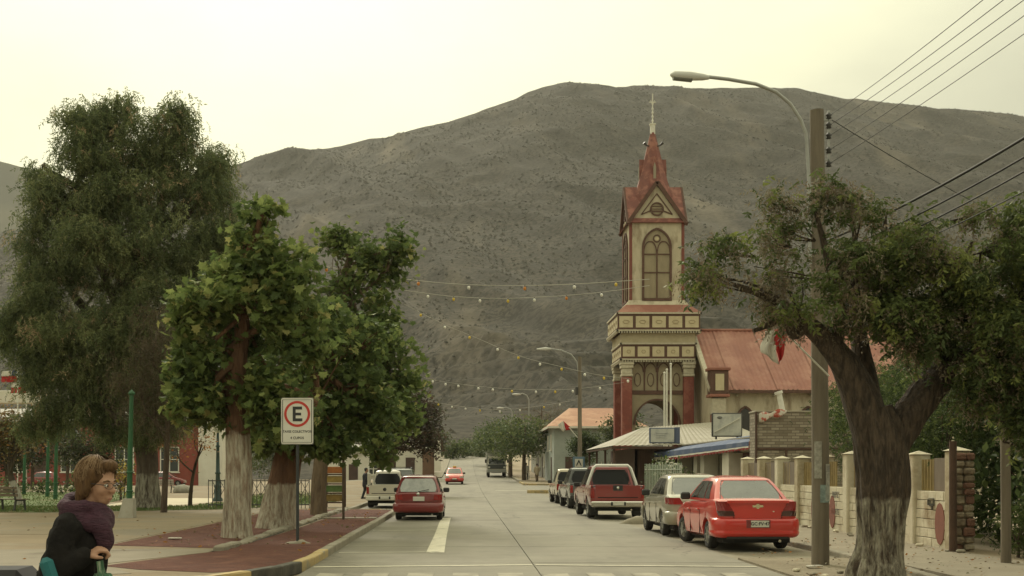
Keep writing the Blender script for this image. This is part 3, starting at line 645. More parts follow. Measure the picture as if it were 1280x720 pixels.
mb = MB(); mb.box(g0-.2, g0+nl+.2, -hy-.34, -hy-.2, ez-.32, ez-.12); part(mb, 'gutter', M_brown, nave)
for k in range(9):
    mb = MB(); x = g0+1.6+k*2.6; mb.bbox(x-.06,x+.06,-hy+.05,-hy+.28,ez-.55,ez-.38,.02); part(mb, 'bracket', M_capital, nave)
mb = MB(); mb.bar((g0-.28,-hy-.2,ez-.1),(g0-.28,0,rzg+.05),.3,.35); mb.bar((g0-.28,hy+.2,ez-.1),(g0-.28,0,rzg+.05),.3,.35); part(mb, 'verge_board', M_capital, nave)
for k in range(5):
    x = g0+2.2+k*4.4; o = arch_pts(.62, 3.4, 5.1, 6.1, 6); mb = MB(); mb.prism([(x+p, z) for p, z in o], -hy+.22, -hy+.4, axis='y'); wv = part(mb, 'nave_window', mat('dark_window', (.035,.032,.028), rough=.2), nave)
    mb = MB(); band(mb, [(x+p, z) for p, z in o], -hy+.22, .16, .14); part(mb, 'window_frame', M_brown, nave)
mb = MB(); mb.tube([(g0+7.4,-hy+.15,.2),(g0+7.4,-hy+.15,ez-.3)], .09, 8); mb.box(g0+6.9,g0+7.3,-hy+.2,-hy+.34,3.0,ez-.3); part(mb, 'downpipe', M_brown, nave)
for sy in (-1,1):
    mb = MB(); x, yv = g0+.25, sy*(hy-.1); mb.bbox(x-.45,x+.45,yv-.45,yv+.45,0,6.2,.04); pr = cpart(mb, 'corner_pier', M_red)
    mb = MB(); mb.bbox(x-.5,x+.5,yv-.5,yv+.5,5.5,6.7,.08); part(mb, 'capital', M_capital, pr)
    mb = MB(); mb.bbox(x-.62,x+.62,yv-.62,yv+.62,6.95,8.6,.03); part(mb, 'pier_box', M_brown, pr)
    mb = MB(); mb.box(x-.3,x+.3,yv-.66,yv-.6,7.2,8.35); part(mb, 'pier_panel', M_cream2, pr)
    mb = MB(); mb.bbox(x-.75,x+.75,yv-.75,yv+.75,8.6,8.8,.03); part(mb, 'pier_cap', M_redroof, pr); mb = MB(); mb.bbox(x-.7,x+.7,yv-.7,yv+.7,6.75,6.95,.03); part(mb, 'pier_collar', M_redroof, pr)
mb = MB(); mb.box(g0-.02, g0+.0, -2.2, 2.2, 0, 4); part(mb, 'church_door', mat('door_brown', (.10,.05,.03), (.14,.075,.045), scale=3, rough=.6), nave)
# white flag masts beside the porch
for k, (px, dy, top) in enumerate(((830.5,0,467),(833.5,.9,463),(838.5,-.6,456))):
    Yp = 82.5+dy; b = P(px, 600, Yp); t = P(px, top, Yp)
    m_ = thing('flag_mast', ['slim white mast nearest the porch arch with rope', 'slim white mast standing between the two others', 'tallest slim white mast by the porch arch'][k], 'mast', (b.x, Yp, .1))
    mb = MB(); mb.tube([(0,0,0),(0,0,t.z-.1)], [.085,.06], 8); part(mb, 'pole', M_metal_w, m_)
    mb = MB(); mb.ell((0,0,t.z-.05), .09, 8, 6); part(mb, 'finial', M_metal_w, m_)

# ------------------------------------------------------------------ shed, shop and signs on the right
M_corr = mat('pale_corrugated_sheet', (.34,.31,.24), (.27,.24,.18), scale=.9, rough=.7, c3=(.21,.17,.12), scale3=.6, lo3=.55, hi3=.7, stretch=(.5,1,1))
M_dkwood = mat('dark_shed_boards', (.070,.038,.027), (.10,.058,.04), scale=3, rough=.85, stretch=(3,3,.3))
M_wwall = mat('shop_white_wall', (.60,.57,.48), (.52,.49,.40), scale=1.5, rough=.85, c3=(.42,.38,.29), scale3=.8, lo3=.56, hi3=.7)
shed = thing('market_shed', 'open dark board shed under pale corrugated hip roof beside church', 'shed', (12.5, 73, .06))
sx0, sy0 = 12.5, 73
def sp(mb, n, m): return part(mb, n, m, shed)
ev = [(8.0,66,2.98),(17.3,66,3.1),(17.3,80,4.9),(11.7,80,4.45)]
ncol = 30
for i in range(ncol):
    f0, f1 = i/ncol, (i+1)/ncol
    A = Vector(ev[0])*(1-f0)+Vector(ev[1])*f0; B = Vector(ev[0])*(1-f1)+Vector(ev[1])*f1; C = Vector(ev[3])*(1-f1)+Vector(ev[2])*f1; D = Vector(ev[3])*(1-f0)+Vector(ev[2])*f0
    mb = MB(); mb.T = Matrix.Translation((-sx0,-sy0,-.06)); M1, M2 = (A+B)/2, (C+D)/2; up = Vector((0,0,.032))
    mb.add([A,M1+up,B,B+Vector((0,0,.01)),C,M2+up,D], [(0,1,5,6),(1,2,4,5)], smooth=False); sp(mb, 'roof_sheet', M_corr)
mb = MB(); mb.T = Matrix.Translation((-sx0,-sy0,-.06)); mb.add([ev[0],ev[3],(8.0,80,2.98)], [(0,1,2)]); sp(mb, 'hip_sheet', M_corr)
mb = MB(); mb.T = Matrix.Translation((-sx0,-sy0,-.06)); mb.box(9.6,17.2,68,68.15,.06,2.9); mb.box(9.6,9.75,68,79.5,.06,2.9); sp(mb, 'board_wall', M_dkwood)
for y_ in (66.3, 70.5, 75, 79.5):
    mb = MB(); mb.T = Matrix.Translation((-sx0,-sy0,-.06)); mb.box(8.15,8.27,y_,y_+.12,.06,2.93); sp(mb, 'post', M_dkwood)
mb = MB(); mb.T = Matrix.Translation((-sx0,-sy0,-.06)); mb.box(8.05,17.2,66.05,66.15,2.82,2.95); mb.box(8.05,8.15,66.1,79.9,2.82,2.94); sp(mb, 'eave_beam', M_dkwood)
# shop
shop = thing('corner_shop', 'white low shop with dark openings under the blue awning', 'shop', (12.3, 59, .06))
T0 = Matrix.Translation((-12.3,-59,-.06))
def shp(mb, n, m): return part(mb, n, m, shop)
mb = MB(); mb.T = T0; mb.box(14.9,17,48,67,.06,3.0); mb.box(12.3,14.9,48,48.2,.06,3.0); mb.box(12.3,14.9,66.8,67,.06,3.0); mb.box(12.3,12.5,48,67,2.45,3.0); shp(mb, 'wall', M_wwall)
for (y0,y1) in ((48.3,48.9),(53.6,55.0),(59.2,60.1),(61.0,61.9),(66.0,66.7)):
    mb = MB(); mb.T = T0; mb.bbox(11.75,12.45,y0,y1,.06,2.42,.01); shp(mb, 'pier', M_wwall)
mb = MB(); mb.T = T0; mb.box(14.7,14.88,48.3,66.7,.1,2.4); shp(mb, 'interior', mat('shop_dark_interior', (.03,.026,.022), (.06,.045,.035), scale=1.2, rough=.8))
for i in range(5):
    mb = MB(); mb.T = T0; mb.box(12.36,12.42,49.0+i*.92,49.0+i*.92+.86,.1,2.4); shp(mb, 'door_leaf', mat('shop_door_maroon', (.10,.032,.024), (.075,.026,.02), scale=2, rough=.6))
for i in range(7):
    mb = MB(); mb.T = T0; mb.box(12.36,12.40,55.2+i*.62,55.24+i*.62,.9,2.4); shp(mb, 'window_bar', M_wwall)
mb = MB(); mb.T = T0; mb.box(12.33,12.47,55.0,59.2,.06,.9); shp(mb, 'counter_wall', M_wwall)
mb = MB(); mb.T = T0; mb.add([(11.9,47.9,3.05),(17.1,47.9,3.5),(17.1,67.1,3.5),(11.9,67.1,3.05),(11.9,47.9,2.99),(17.1,47.9,3.44),(17.1,67.1,3.44),(11.9,67.1,2.99)], [(0,1,2,3),(7,6,5,4),(0,1,5,4),(1,2,6,5),(2,3,7,6),(3,0,4,7)]); shp(mb, 'roof', M_corr)
# awning
M_blue = mat('awning_blue', (.045,.075,.16), (.06,.09,.18), scale=2, rough=.8, c3=(.10,.125,.20), scale3=1.2); M_awhite = mat('awning_white', (.66,.63,.55), (.58,.54,.46), scale=3, rough=.8); M_ared = mat('awning_red', (.33,.03,.03), (.27,.028,.028), scale=3, rough=.8)
aw = thing('shop_awning', 'long blue awning with white and red fringe over shop', 'awning', (11.7, 59, 0))
T1 = Matrix.Translation((-11.7,-59,0))
OUT = [(10.35,70.2,2.70,2.16),(11.0,66.0,2.66,2.20),(11.7,49.6,2.82,2.52)]; INN = [(12.25,70.5,2.98),(12.25,66.0,3.03),(12.25,49.6,3.15)]
mb = MB(); mb.T = T1
for i in (0,1):
    A, B = OUT[i], OUT[i+1]; C, D = INN[i], INN[i+1]
    mb.add([A[:3], B[:3], D, C], [(0,1,2,3)])
part(mb, 'canopy', M_blue, aw)
for i, nme in ((0,'end_valance'),(1,'front_valance')):
    A, B = OUT[i], OUT[i+1]; N = 4 if i == 0 else 30
    for nm2, m2, t0, t1, off, sc in (('blue_cloth', M_blue, 0, .62, 0, 0), ('white_fringe', M_awhite, .62, .80, -.01, 0), ('red_fringe' if i else 'white_scallop', M_ared if i else M_awhite, .80, 1.0, .01, 1)):
        mb = MB(); mb.T = T1
        for k in range(N):
            f0, f1 = k/N, (k+1)/N; q = []
            sag = .025*math.sin(k*2.1)
            for f, wv in ((f0,0),(f1,0)):
                x = A[0]+(B[0]-A[0])*f; y_ = A[1]+(B[1]-A[1])*f; zt = A[2]+(B[2]-A[2])*f; zb = A[3]+(B[3]-A[3])*f
                q.append((x+off, y_, zt, zb))
            (x0,y0,a0,b0),(x1,y1,a1,b1) = q; zz0 = lambda t, aa, bb: aa+(bb-aa)*t
            if sc: mb.add([(x0,y0,zz0(t0,a0,b0)),(x1,y1,zz0(t0,a1,b1)),(x1,y1,zz0(.90,a1,b1)),((x0+x1)/2,(y0+y1)/2,zz0(1.12,a0,b0)),(x0,y0,zz0(.90,a0,b0))], [(0,1,2,3,4)])
            else: mb.add([(x0,y0,zz0(t0,a0,b0)),(x1,y1,zz0(t0,a1,b1)),(x1,y1,zz0(t1,a1,b1)+sag*.5),(x0,y0,zz0(t1,a0,b0)+sag*.5)], [(0,1,2,3)])
        part(mb, nm2, m2, aw, fix=False)
mb = MB(); mb.T = T1; mb.add([(11.72,49.6,2.82),(12.3,49.55,3.15),(12.3,49.55,2.45),(11.72,49.6,2.52)], [(0,1,2,3)]); part(mb, 'end_panel', M_ared, aw)
for y_ in (49.9, 58, 65.8):
    mb = MB(); mb.T = T1; f = (y_-66)/(49.6-66); mb.tube([(11.02+.68*f+.05,y_,2.72),(12.28,y_,2.5)], .025, 6); part(mb, 'support_arm', mat('dark_metal', (.05,.047,.042), rough=.5), aw)
# two sign boxes
def signbox(label, pxa, pxb, pya, pyb, Y, depth, mface, mside, legs):
    a_, b_ = P(pxa, pya, Y), P(pxb, pyb, Y); t = thing('sign_box', label, 'sign', ((a_.x+b_.x)/2, Y, b_.z)); w = b_.x-a_.x; h = a_.z-b_.z
    mb = MB(); mb.bbox(-w/2, w/2, 0, depth, 0, h, .03); part(mb, 'case', mside, t)
    mb = MB(); mb.box(-w/2+.06, w/2-.06-(.0), -.012, .01, .06, h-.06); part(mb, 'face', mface, t)
    for x in (-w*.35, w*.35):
        mb = MB(); mb.box(x-.04, x+.04, depth*.4, depth*.4+.08, -legs, .02); part(mb, 'leg', mat('dark_metal', (.05,.047,.042), rough=.5), t)
    return t, w, h
M_face1 = mat('faded_sign_face', (.50,.49,.44), (.42,.42,.38), scale=2.5, rough=.5, c3=(.36,.36,.34), scale3=2.5)
t, w, h = signbox('faded white sign box with blue side on the shed eave', 812, 844, 534.5, 554, 66.6, .25, M_face1, mat('sign_blue_case', (.07,.09,.15), rough=.5), .05)
mb = MB(); mb.box(w/2, w/2+.26, -.02, .3, -.02, h+.02); part(mb, 'end_box', mat('sign_blue_case', (.07,.09,.15), rough=.5), t)
mb = MB()
for k in range(3): mb.bar((-w*.25,-.016,h*(.35+.14*k)),(w*(.05+.08*k),-.016,h*(.36+.14*k)),.05,.006)
part(mb, 'faint_print', mat('faint_blue_print', (.33,.34,.36), rough=.6), t)
t, w, h = signbox('grey bleached sign board with diagonal strip on shop roof', 890, 928, 516, 546, 58.0, .18, M_face1, mat('dark_metal', (.05,.047,.042), rough=.5), .12)
mb = MB(); mb.bar((-w*.42,-.03,h*.2),(w*.40,-.03,h*.78),.2,.03); part(mb, 'diagonal_strip', mat('strip_pale', (.56,.54,.46), rough=.6), t)
mb = MB(); mb.ell((-w*.25,-.02,h*.8),(.13,.02,.07),8,5); part(mb, 'oval_mark', mat('faint_dark_print', (.14,.14,.13), rough=.6), t)
# adobe brick house end beside the shop
M_adobe = bpy.data.materials.new('adobe_brick'); M_adobe.use_nodes = True
_n = M_adobe.node_tree.nodes; _l = M_adobe.node_tree.links; _b = _n['Principled BSDF']; _b.inputs['Roughness'].default_value = .95
_t = _n.new('ShaderNodeTexCoord'); _sx = _n.new('ShaderNodeSeparateXYZ'); _ax = _n.new('ShaderNodeMath'); _m = _n.new('ShaderNodeCombineXYZ'); _k = _n.new('ShaderNodeTexBrick')
_k.inputs['Color1'].default_value = (.36,.315,.245,1); _k.inputs['Color2'].default_value = (.20,.165,.12,1); _k.inputs['Mortar'].default_value = (.155,.13,.098,1); _k.inputs['Scale'].default_value = 1.0
_k.inputs['Brick Width'].default_value = .30; _k.inputs['Row Height'].default_value = .105; _k.inputs['Mortar Size'].default_value = .012; _k.inputs['Bias'].default_value = .1
_l.new(_t.outputs['Object'], _sx.inputs[0]); _l.new(_sx.outputs['X'], _ax.inputs[0]); _l.new(_sx.outputs['Y'], _ax.inputs[1]); _l.new(_ax.outputs[0], _m.inputs['X']); _l.new(_sx.outputs['Z'], _m.inputs['Y']); _l.new(_m.outputs[0], _k.inputs['Vector']); _l.new(_k.outputs['Color'], _b.inputs['Base Color'])
_p = _n.new('ShaderNodeBump'); _p.inputs['Distance'].default_value = .03; _p.inputs['Strength'].default_value = .8; _l.new(_k.outputs['Fac'], _p.inputs['Height']); _p.invert = True; _l.new(_p.outputs[0], _b.inputs['Normal'])
ad = thing('adobe_house', 'rough brown brick house end with timber posts beside shop', 'house', (12.2, 46, .06))
mb = MB(); mb.box(-1.55, 2.6, -2, -1.0, 0, 3.7); part(mb, 'brick_wall', M_adobe, ad)
mb = MB(); mb.bbox(-1.58,2.63,-2.03,-.97,3.7,3.76,.01); part(mb, 'wall_cap', M_corr, ad)
for x in (-1.55, -.45, .9, 2.4):
    mb = MB(); mb.bbox(x-.04,x+.04,-2.05,-1.98,0,3.72 if x < -1 else 2.35,.01); part(mb, 'timber_post', M_dkwood, ad)
mb = MB(); mb.bbox(-1.5,2.5,-2.045,-1.985,2.32,2.40,.01); part(mb, 'timber_beam', M_dkwood, ad)
mb = MB(); mb.tube([(-.35,-1.2,3.7),(-.5,-1.2,4.45)], .1, 10); mb.tube([(-.5,-1.2,4.42),(-.53,-1.2,4.52)], .15, 10); part(mb, 'stove_pipe', M_metal_w, ad)
bn = MB(); 
def Fb(u, v): return (10.72+u*1.0, 43.85-.04*math.sin(9*u), 3.70+.18*u-.30*v*(1-.4*u)+.05*math.sin(11*u+3*v))
bn.grid(Fb, 14, 4); ban = bn.build('rolled_banner', mat('banner_cloth', (.60,.55,.47), (.42,.09,.06), scale=4.5, rough=.8, lo=.48, hi=.56)); tag(ban, 'crumpled red and white banner hung on the brick house corner', 'banner')
sol = ban.modifiers.new('thick', 'SOLIDIFY'); sol.thickness = .02
# white rail and picket fence in front of the shed
def picket_fence(label, A, B, h, n, m, rail=True, name='picket_fence', w=.05, cat='fence'):
    A = Vector(A); B = Vector(B); t = thing(name, label, cat, A); d = B-A; L = d.length; u = d.normalized()
    for i in range(n):
        p = u*(L*i/(n-1)); mb = MB(); mb.bar((p.x,p.y,0),(p.x,p.y,h*(1+.03*math.sin(i*3.3))),w,w*.5); part(mb, 'picket', m, t)
    if rail:
        for z in (.25*h, .85*h):
            mb = MB(); mb.bar((0,0,z),(d.x,d.y,z),.05,.035); part(mb, 'rail', m, t)
    return t
picket_fence('white and green upright railing beside the rose bush', (9.35,52,.06), (9.35,62.5,.06), 1.9, 22, mat('rail_pale_green', (.34,.40,.33), (.44,.47,.40), scale=.7, rough=.6))
picket_fence('short white rail by the church forecourt', (8.6,76,.085), (10.1,76,.06), 2.1, 8, M_metal_w)
# ------------------------------------------------------------------ block wall with pillars
M_bwall = mat('whitewashed_block', (.68,.62,.48), (.55,.49,.36), scale=1.6, rough=.9, c3=(.36,.28,.18), scale3=1.1, lo3=.53, hi3=.68, bump=.35, bscale=16)
M_rust = mat('painted_red_panel', (.26,.098,.07), (.21,.082,.058), scale=3, rough=.85)
M_rough = mat('rough_stone_plaster', (.27,.215,.15), (.17,.128,.09), scale=5, rough=.95, bump=1.0, bscale=9, c3=(.42,.36,.26), scale3=3)
bw = thing('block_wall', 'low whitewashed block wall with cream pillars and red painted ovals', 'wall', (9.45, 23.3, .06))
PY = [0, 2.0, 4.2, 6.4, 8.6, 10.8, 13.0, 15.2, 17.5]
for i, y0 in enumerate(PY):
    hgt = 1.93 + random.uniform(-.04,.05); mb = MB(); mb.bbox(-.02,.36,y0,y0+.34,0,hgt,.025); p = part(mb, 'pillar', M_bwall if i not in (0,5,7) else mat('pillar_flaky', (.50,.43,.30), (.36,.29,.19), scale=4, rough=.95, bump=.6, bscale=10), bw)
    mb = MB(); mb.add([(-.05,y0-.03,hgt),(.39,y0-.03,hgt),(.39,y0+.37,hgt),(-.05,y0+.37,hgt),(.17,y0+.17,hgt+.08)], [(0,1,4),(1,2,4),(2,3,4),(3,0,4),(3,2,1,0)]); part(mb, 'pillar_cap', M_bwall, bw)
for i in range(len(PY)-1):
    y0, y1 = PY[i]+.34, PY[i+1]; rows = 6; bh = 1.15/rows
    core = MB(); core.box(.10,.26,y0,y1,0,1.13); part(core, 'wall_core', mat('mortar_tan', (.27,.215,.145), rough=.95), bw)
    for r_ in range(rows):
        nb = 4; L = (y1-y0)/nb; off = (L/2 if r_ % 2 else 0); cuts = sorted(set([y0,y1]+[y0+off+k*L for k in range(nb+1) if y0 < y0+off+k*L < y1]))
        for c0, c1 in zip(cuts, cuts[1:]):
            if c1-c0 < .05: continue
            mb = MB(); j = random.uniform(-.006,.006); mb.bbox(.05+j,.30,c0+.006,c1-.006,r_*bh+.006,(r_+1)*bh-.006,.008)
            part(mb, 'block', M_bwall, bw)
    if i in (0,1,2,3,4):
        c = (y0+y1)/2 + (-.45 if i % 2 == 0 else .1); poly = [(c+.24*math.cos(t*math.pi/8), .50+.42*math.sin(t*math.pi/8)) for t in range(16)]
        mb = MB(); mb.prism(poly, .034, .06, axis='x'); part(mb, 'red_oval', M_rust, bw)
    if i % 2 == 0 or i > 4:
        mb = MB(); mb.box(.14,.2,y0+.05,y0+(y1-y0)*(.55 if i % 4 == 0 else .95),1.15,1.82); part(mb, 'infill_sheet', mat('infill_grey_brown', (.15,.115,.085), (.20,.16,.12), scale=3, rough=.85, stretch=(1,1,.3)), bw)
    for k in range(5):
        yy_ = y0+(y1-y0)*(.58+.09*k); mb = MB(); mb.bar((.16,yy_,1.15),(.16,yy_,1.8),.05,.04); part(mb, 'cane', mat('cane_yellow', (.36,.27,.12), (.27,.2,.09), scale=5, rough=.8), bw)
# rough stone end of the wall, stone by stone
z = 0.02; k = 0
while z < 1.9:
    h = random.uniform(.12,.19); w0 = random.uniform(.16,.24); j = random.uniform(0,.05)
    for (x0,x1) in ((.0,w0),(w0+.015,.40)):
        mb = MB(); mb.bbox(x0,x1,-.08-random.uniform(0,.06),.0,z,z+h-.012,.03); part(mb, 'stone', M_rough if random.random() < .7 else mat('old_brick_stone', (.22,.115,.08), (.16,.085,.06), scale=6, rough=.95, bump=.8, bscale=14), bw); k += 1
    z += h
mb = MB(); mb.bbox(-.06,.02,-.12,.0,0,1.9,.02); part(mb, 'rust_edge', M_rust, bw)
text_mesh('painted_lettering', 'IREPZ\n  1\nNOTE', .22, mat('grey_graffiti', (.13,.125,.11), rough=.8), bw, (.036,7.5,.72), (R(90),0,R(-90)), .002)
mb = MB(); 
for (y0,z0,y1,z1) in ((1.02,.86,1.3,.86),(1.3,.86,1.3,.98),(1.02,.86,1.02,1.0),(1.02,1.0,1.3,1.0),(1.1,.78,1.1,.9),(1.2,.84,1.2,.95)): mb.bar((.04,y0,z0),(.04,y1,z1),.05,.012)
part(mb, 'graffiti_tag', mat('grey_graffiti', (.13,.125,.11), rough=.8), bw)
# ------------------------------------------------------------------ far houses
M_pblue = mat('pale_blue_wall', (.36,.40,.375), (.30,.335,.31), scale=1, rough=.9, c3=(.25,.26,.23), scale3=.5, lo3=.55, hi3=.7); M_orroof = mat('orange_rust_roof', (.40,.20,.115), (.32,.15,.085), scale=.8, rough=.8, c3=(.46,.26,.16), scale3=.6)
M_white = mat('lime_white_wall', (.72,.69,.60), (.64,.60,.51), scale=.8, rough=.9)
def house(name, label, x0, x1, y0, y1, zb, h, ov, rh, mw, mr, wins, doors, hip=1.5, ridge='x'):
    t = thing(name, label, 'house', ((x0+x1)/2, (y0+y1)/2, zb)); w, d = (x1-x0)/2, (y1-y0)/2
    mb = MB(); mb.box(-w,w,-d,d,-.3,h); part(mb, 'wall', mw, t)
    mb = MB(); W, D = w+ov, d+ov
    if ridge == 'x': rv = [(-W+hip,0,h+rh),(W-hip,0,h+rh)]; fs = [(0,1,5,4),(1,2,5),(2,3,4,5),(3,0,4),(3,2,1,0)]
    else: rv = [(0,-D+hip,h+rh),(0,D-hip,h+rh)]; fs = [(0,1,4),(1,2,5,4),(2,3,5),(3,0,4,5),(3,2,1,0)]
    mb.add([(-W,-D,h-.05),(W,-D,h-.05),(W,D,h-.05),(-W,D,h-.05)]+rv, fs); part(mb, 'roof', mr, t)
    mb = MB(); mb.box(-W-.03,W+.03,-D-.04,-D+.05,h-.2,h-.02); mb.box(-W-.04,-W+.05,-D,D,h-.2,h-.02); part(mb, 'eave_board', M_metal_w, t)
    M_gl = mat('window_dark_glass', (.04,.045,.045), rough=.12)
    for (face, c, z0, ww, hh) in wins:
        mb = MB(); f2 = MB(); s2 = MB()
        if face == 'f': mb.box(c-ww/2,c+ww/2,-d-.02,-d+.05,z0,z0+hh); q = lambda a,b: f2.bar((a[0],-d-.04,a[1]),(b[0],-d-.04,b[1]),.12,.08); s2.box(c-ww/2-.15,c+ww/2+.15,-d-.15,-d,z0-.16,z0-.05)
        else: mb.box(-w-.02,-w+.05,c-ww/2,c+ww/2,z0,z0+hh); q = lambda a,b: f2.bar((-w-.04,a[0],a[1]),(-w-.04,b[0],b[1]),.12,.08); s2.box(-w-.15,-w,c-ww/2-.15,c+ww/2+.15,z0-.16,z0-.05)
        wv = part(mb, 'window', M_gl, t)
        q((c-ww/2,z0),(c-ww/2,z0+hh)); q((c+ww/2,z0),(c+ww/2,z0+hh)); q((c-ww/2,z0),(c+ww/2,z0)); q((c-ww/2,z0+hh),(c+ww/2,z0+hh)); q((c,z0),(c,z0+hh)); q((c-ww/2,z0+hh*.5),(c+ww/2,z0+hh*.5))
        part(f2, 'frame', M_metal_w, wv); part(s2, 'sill', M_metal_w, wv)
    for (face, c, ww, hh) in doors:
        mb = MB()
        if face == 'f': mb.box(c-ww/2,c+ww/2,-d-.03,-d+.05,0,hh)
        else: mb.box(-w-.03,-w+.05,c-ww/2,c+ww/2,0,hh)
        part(mb, 'door', mat('door_dark_brown', (.06,.032,.024), (.085,.045,.032), scale=2, rough=.6), t)
    return t
house('blue_house', 'pale blue two storey house with orange hip roof behind round tree', 7.8, 15.5, 106, 118, gz(9,108)+.1, 5.0, .55, 1.9, M_pblue, M_orroof, [('f',2.3,3.0,.9,1.2),('s',-3,3.0,.9,1.3),('s',1,3.0,.9,1.3)], [('f',-2.2,1.3,2.3),('s',-3.0,1.2,2.3)], hip=2.4)
house('grey_house', 'long low grey house beyond the pale blue one', 8.2, 14, 119, 150, gz(9,130)+.1, 3.4, .5, 1.2, mat('grey_plaster', (.33,.33,.29), (.27,.27,.24), scale=1, rough=.9), M_orroof, [('s',-10,1.2,1,1.3),('s',-3,1.2,1,1.3),('s',4,1.2,1,1.3)], [('s',-6.5,1.1,2.2),('s',1,1.1,2.2)], ridge='y', hip=2)
house('white_house', 'white walled corner house beyond the dark street tree', -9.6, -4.9, 131, 150, gz(-6,132)+.1, 4.0, .4, .7, M_white, mat('grey_sheet_roof', (.30,.28,.24), (.24,.22,.19), scale=1, rough=.7), [('f',-1.4,1.2,1,1.2)], [('f',1.2,1.0,2.1)], ridge='y', hip=.3)
house('white_cottage', 'low white cottage wall glimpsed behind the standing man', -16, -8.6, 131.5, 142, .2, 3.6, .4, .8, M_white, mat('grey_sheet_roof', (.30,.28,.24), (.24,.22,.19), scale=1, rough=.7), [('f',2.2,1.0,1,1.2)], [('f',0,1,2.1)])
M_redw = mat('deep_red_wall', (.27,.066,.046), (.22,.054,.038), scale=1, rough=.85)
house('red_house', 'long deep red house with white framed windows across the plaza', -58, -29.6, 133, 146, 0, 7.2, .5, 1.6, M_redw, mat('grey_sheet_roof', (.30,.28,.24), (.24,.22,.19), scale=1, rough=.7), [('f',11.0,1.5,2.0,2.7),('f',6.0,1.5,2.0,2.7),('f',0,1.5,2.0,2.7),('f',-6,1.5,2.0,2.7)], [('f',3.0,1.6,3.0),('f',-3.2,1.6,3.0)])
house('white_annex', 'plain white annex with dark plinth beside the red house', -29.5, -26.9, 132.5, 146, 0, 7.4, .3, .6, M_white, mat('grey_sheet_roof', (.30,.28,.24), (.24,.22,.19), scale=1, rough=.7), [], [])
# shop front things past the white house on the left
kb = thing('street_kiosk', 'small brown street kiosk with white side board at far kerb', 'kiosk', (-3.55, 118.5, gz(-3.5,118)+.1))
mb = MB(); mb.bbox(-.7,.45,-.5,.6,0,3.0,.03); part(mb, 'body', mat('kiosk_brown', (.16,.09,.055), (.12,.07,.045), scale=2, rough=.8), kb)
mb = MB(); mb.bbox(.47,1.1,-.55,-.45,.9,3.9,.02); part(mb, 'side_board', M_white, kb)
mb = MB(); mb.bbox(-.9,.3,-.6,.7,3.0,3.2,.03); part(mb, 'roof', M_metal_w, kb)
# ------------------------------------------------------------------ vehicles
M_tyre = mat('tyre_rubber', (.022,.021,.02), (.035,.032,.029), scale=8, rough=.9)
M_rim = mat('wheel_silver', (.42,.41,.38), (.34,.33,.30), scale=4, rough=.35, metal=.6)
M_glass = mat('car_dark_glass', (.03,.033,.032), rough=.06, spec=.8, coat=.6)
M_pglass = mat('pickup_dark_glass', (.014,.014,.014), rough=.18, spec=.25)
M_glass_l = mat('car_pale_glass', (.055,.06,.058), (.085,.09,.085), scale=3, rough=.08, spec=.8, coat=.8)
M_under = mat('car_underbody', (.018,.017,.016), rough=.9)
M_trimb = mat('black_plastic', (.028,.027,.026), rough=.55)
M_seam = mat('panel_gap', (.02,.012,.012), rough=.9)
M_tail = mat('tail_light_red', (.30,.012,.012), (.22,.01,.01), scale=9, rough=.15, coat=.6)
M_taild = mat('tail_light_smoked', (.07,.022,.018), rough=.15, coat=.6)
M_chrome = mat('chrome', (.62,.60,.55), rough=.18, metal=1.0)
M_plate = mat('plate_white', (.66,.65,.58), (.6,.58,.5), scale=5, rough=.5)
M_ink = mat('plate_ink', (.03,.03,.03), rough=.6)
M_lamp = mat('headlamp_lens', (.55,.55,.50), rough=.1, coat=.8)
def paint(name, c, c2=None, rough=.32): return mat(name, c, c2 or tuple(x*.86 for x in c), scale=1.3, rough=rough, coat=1.0, lo=.3, hi=.8)
P_red = paint('paint_bright_red', (.62,.030,.020)); P_maroon = paint('paint_maroon', (.21,.018,.018)); P_dred = paint('paint_dark_red', (.235,.016,.015))
P_silver = paint('paint_olive_silver', (.36,.33,.245)); P_white = paint('paint_white', (.60,.56,.47)); P_grey = paint('paint_blue_grey', (.115,.12,.115)); P_beige = paint('paint_beige', (.58,.50,.36)); P_dkgrn = paint('paint_grey_green', (.13,.14,.125))

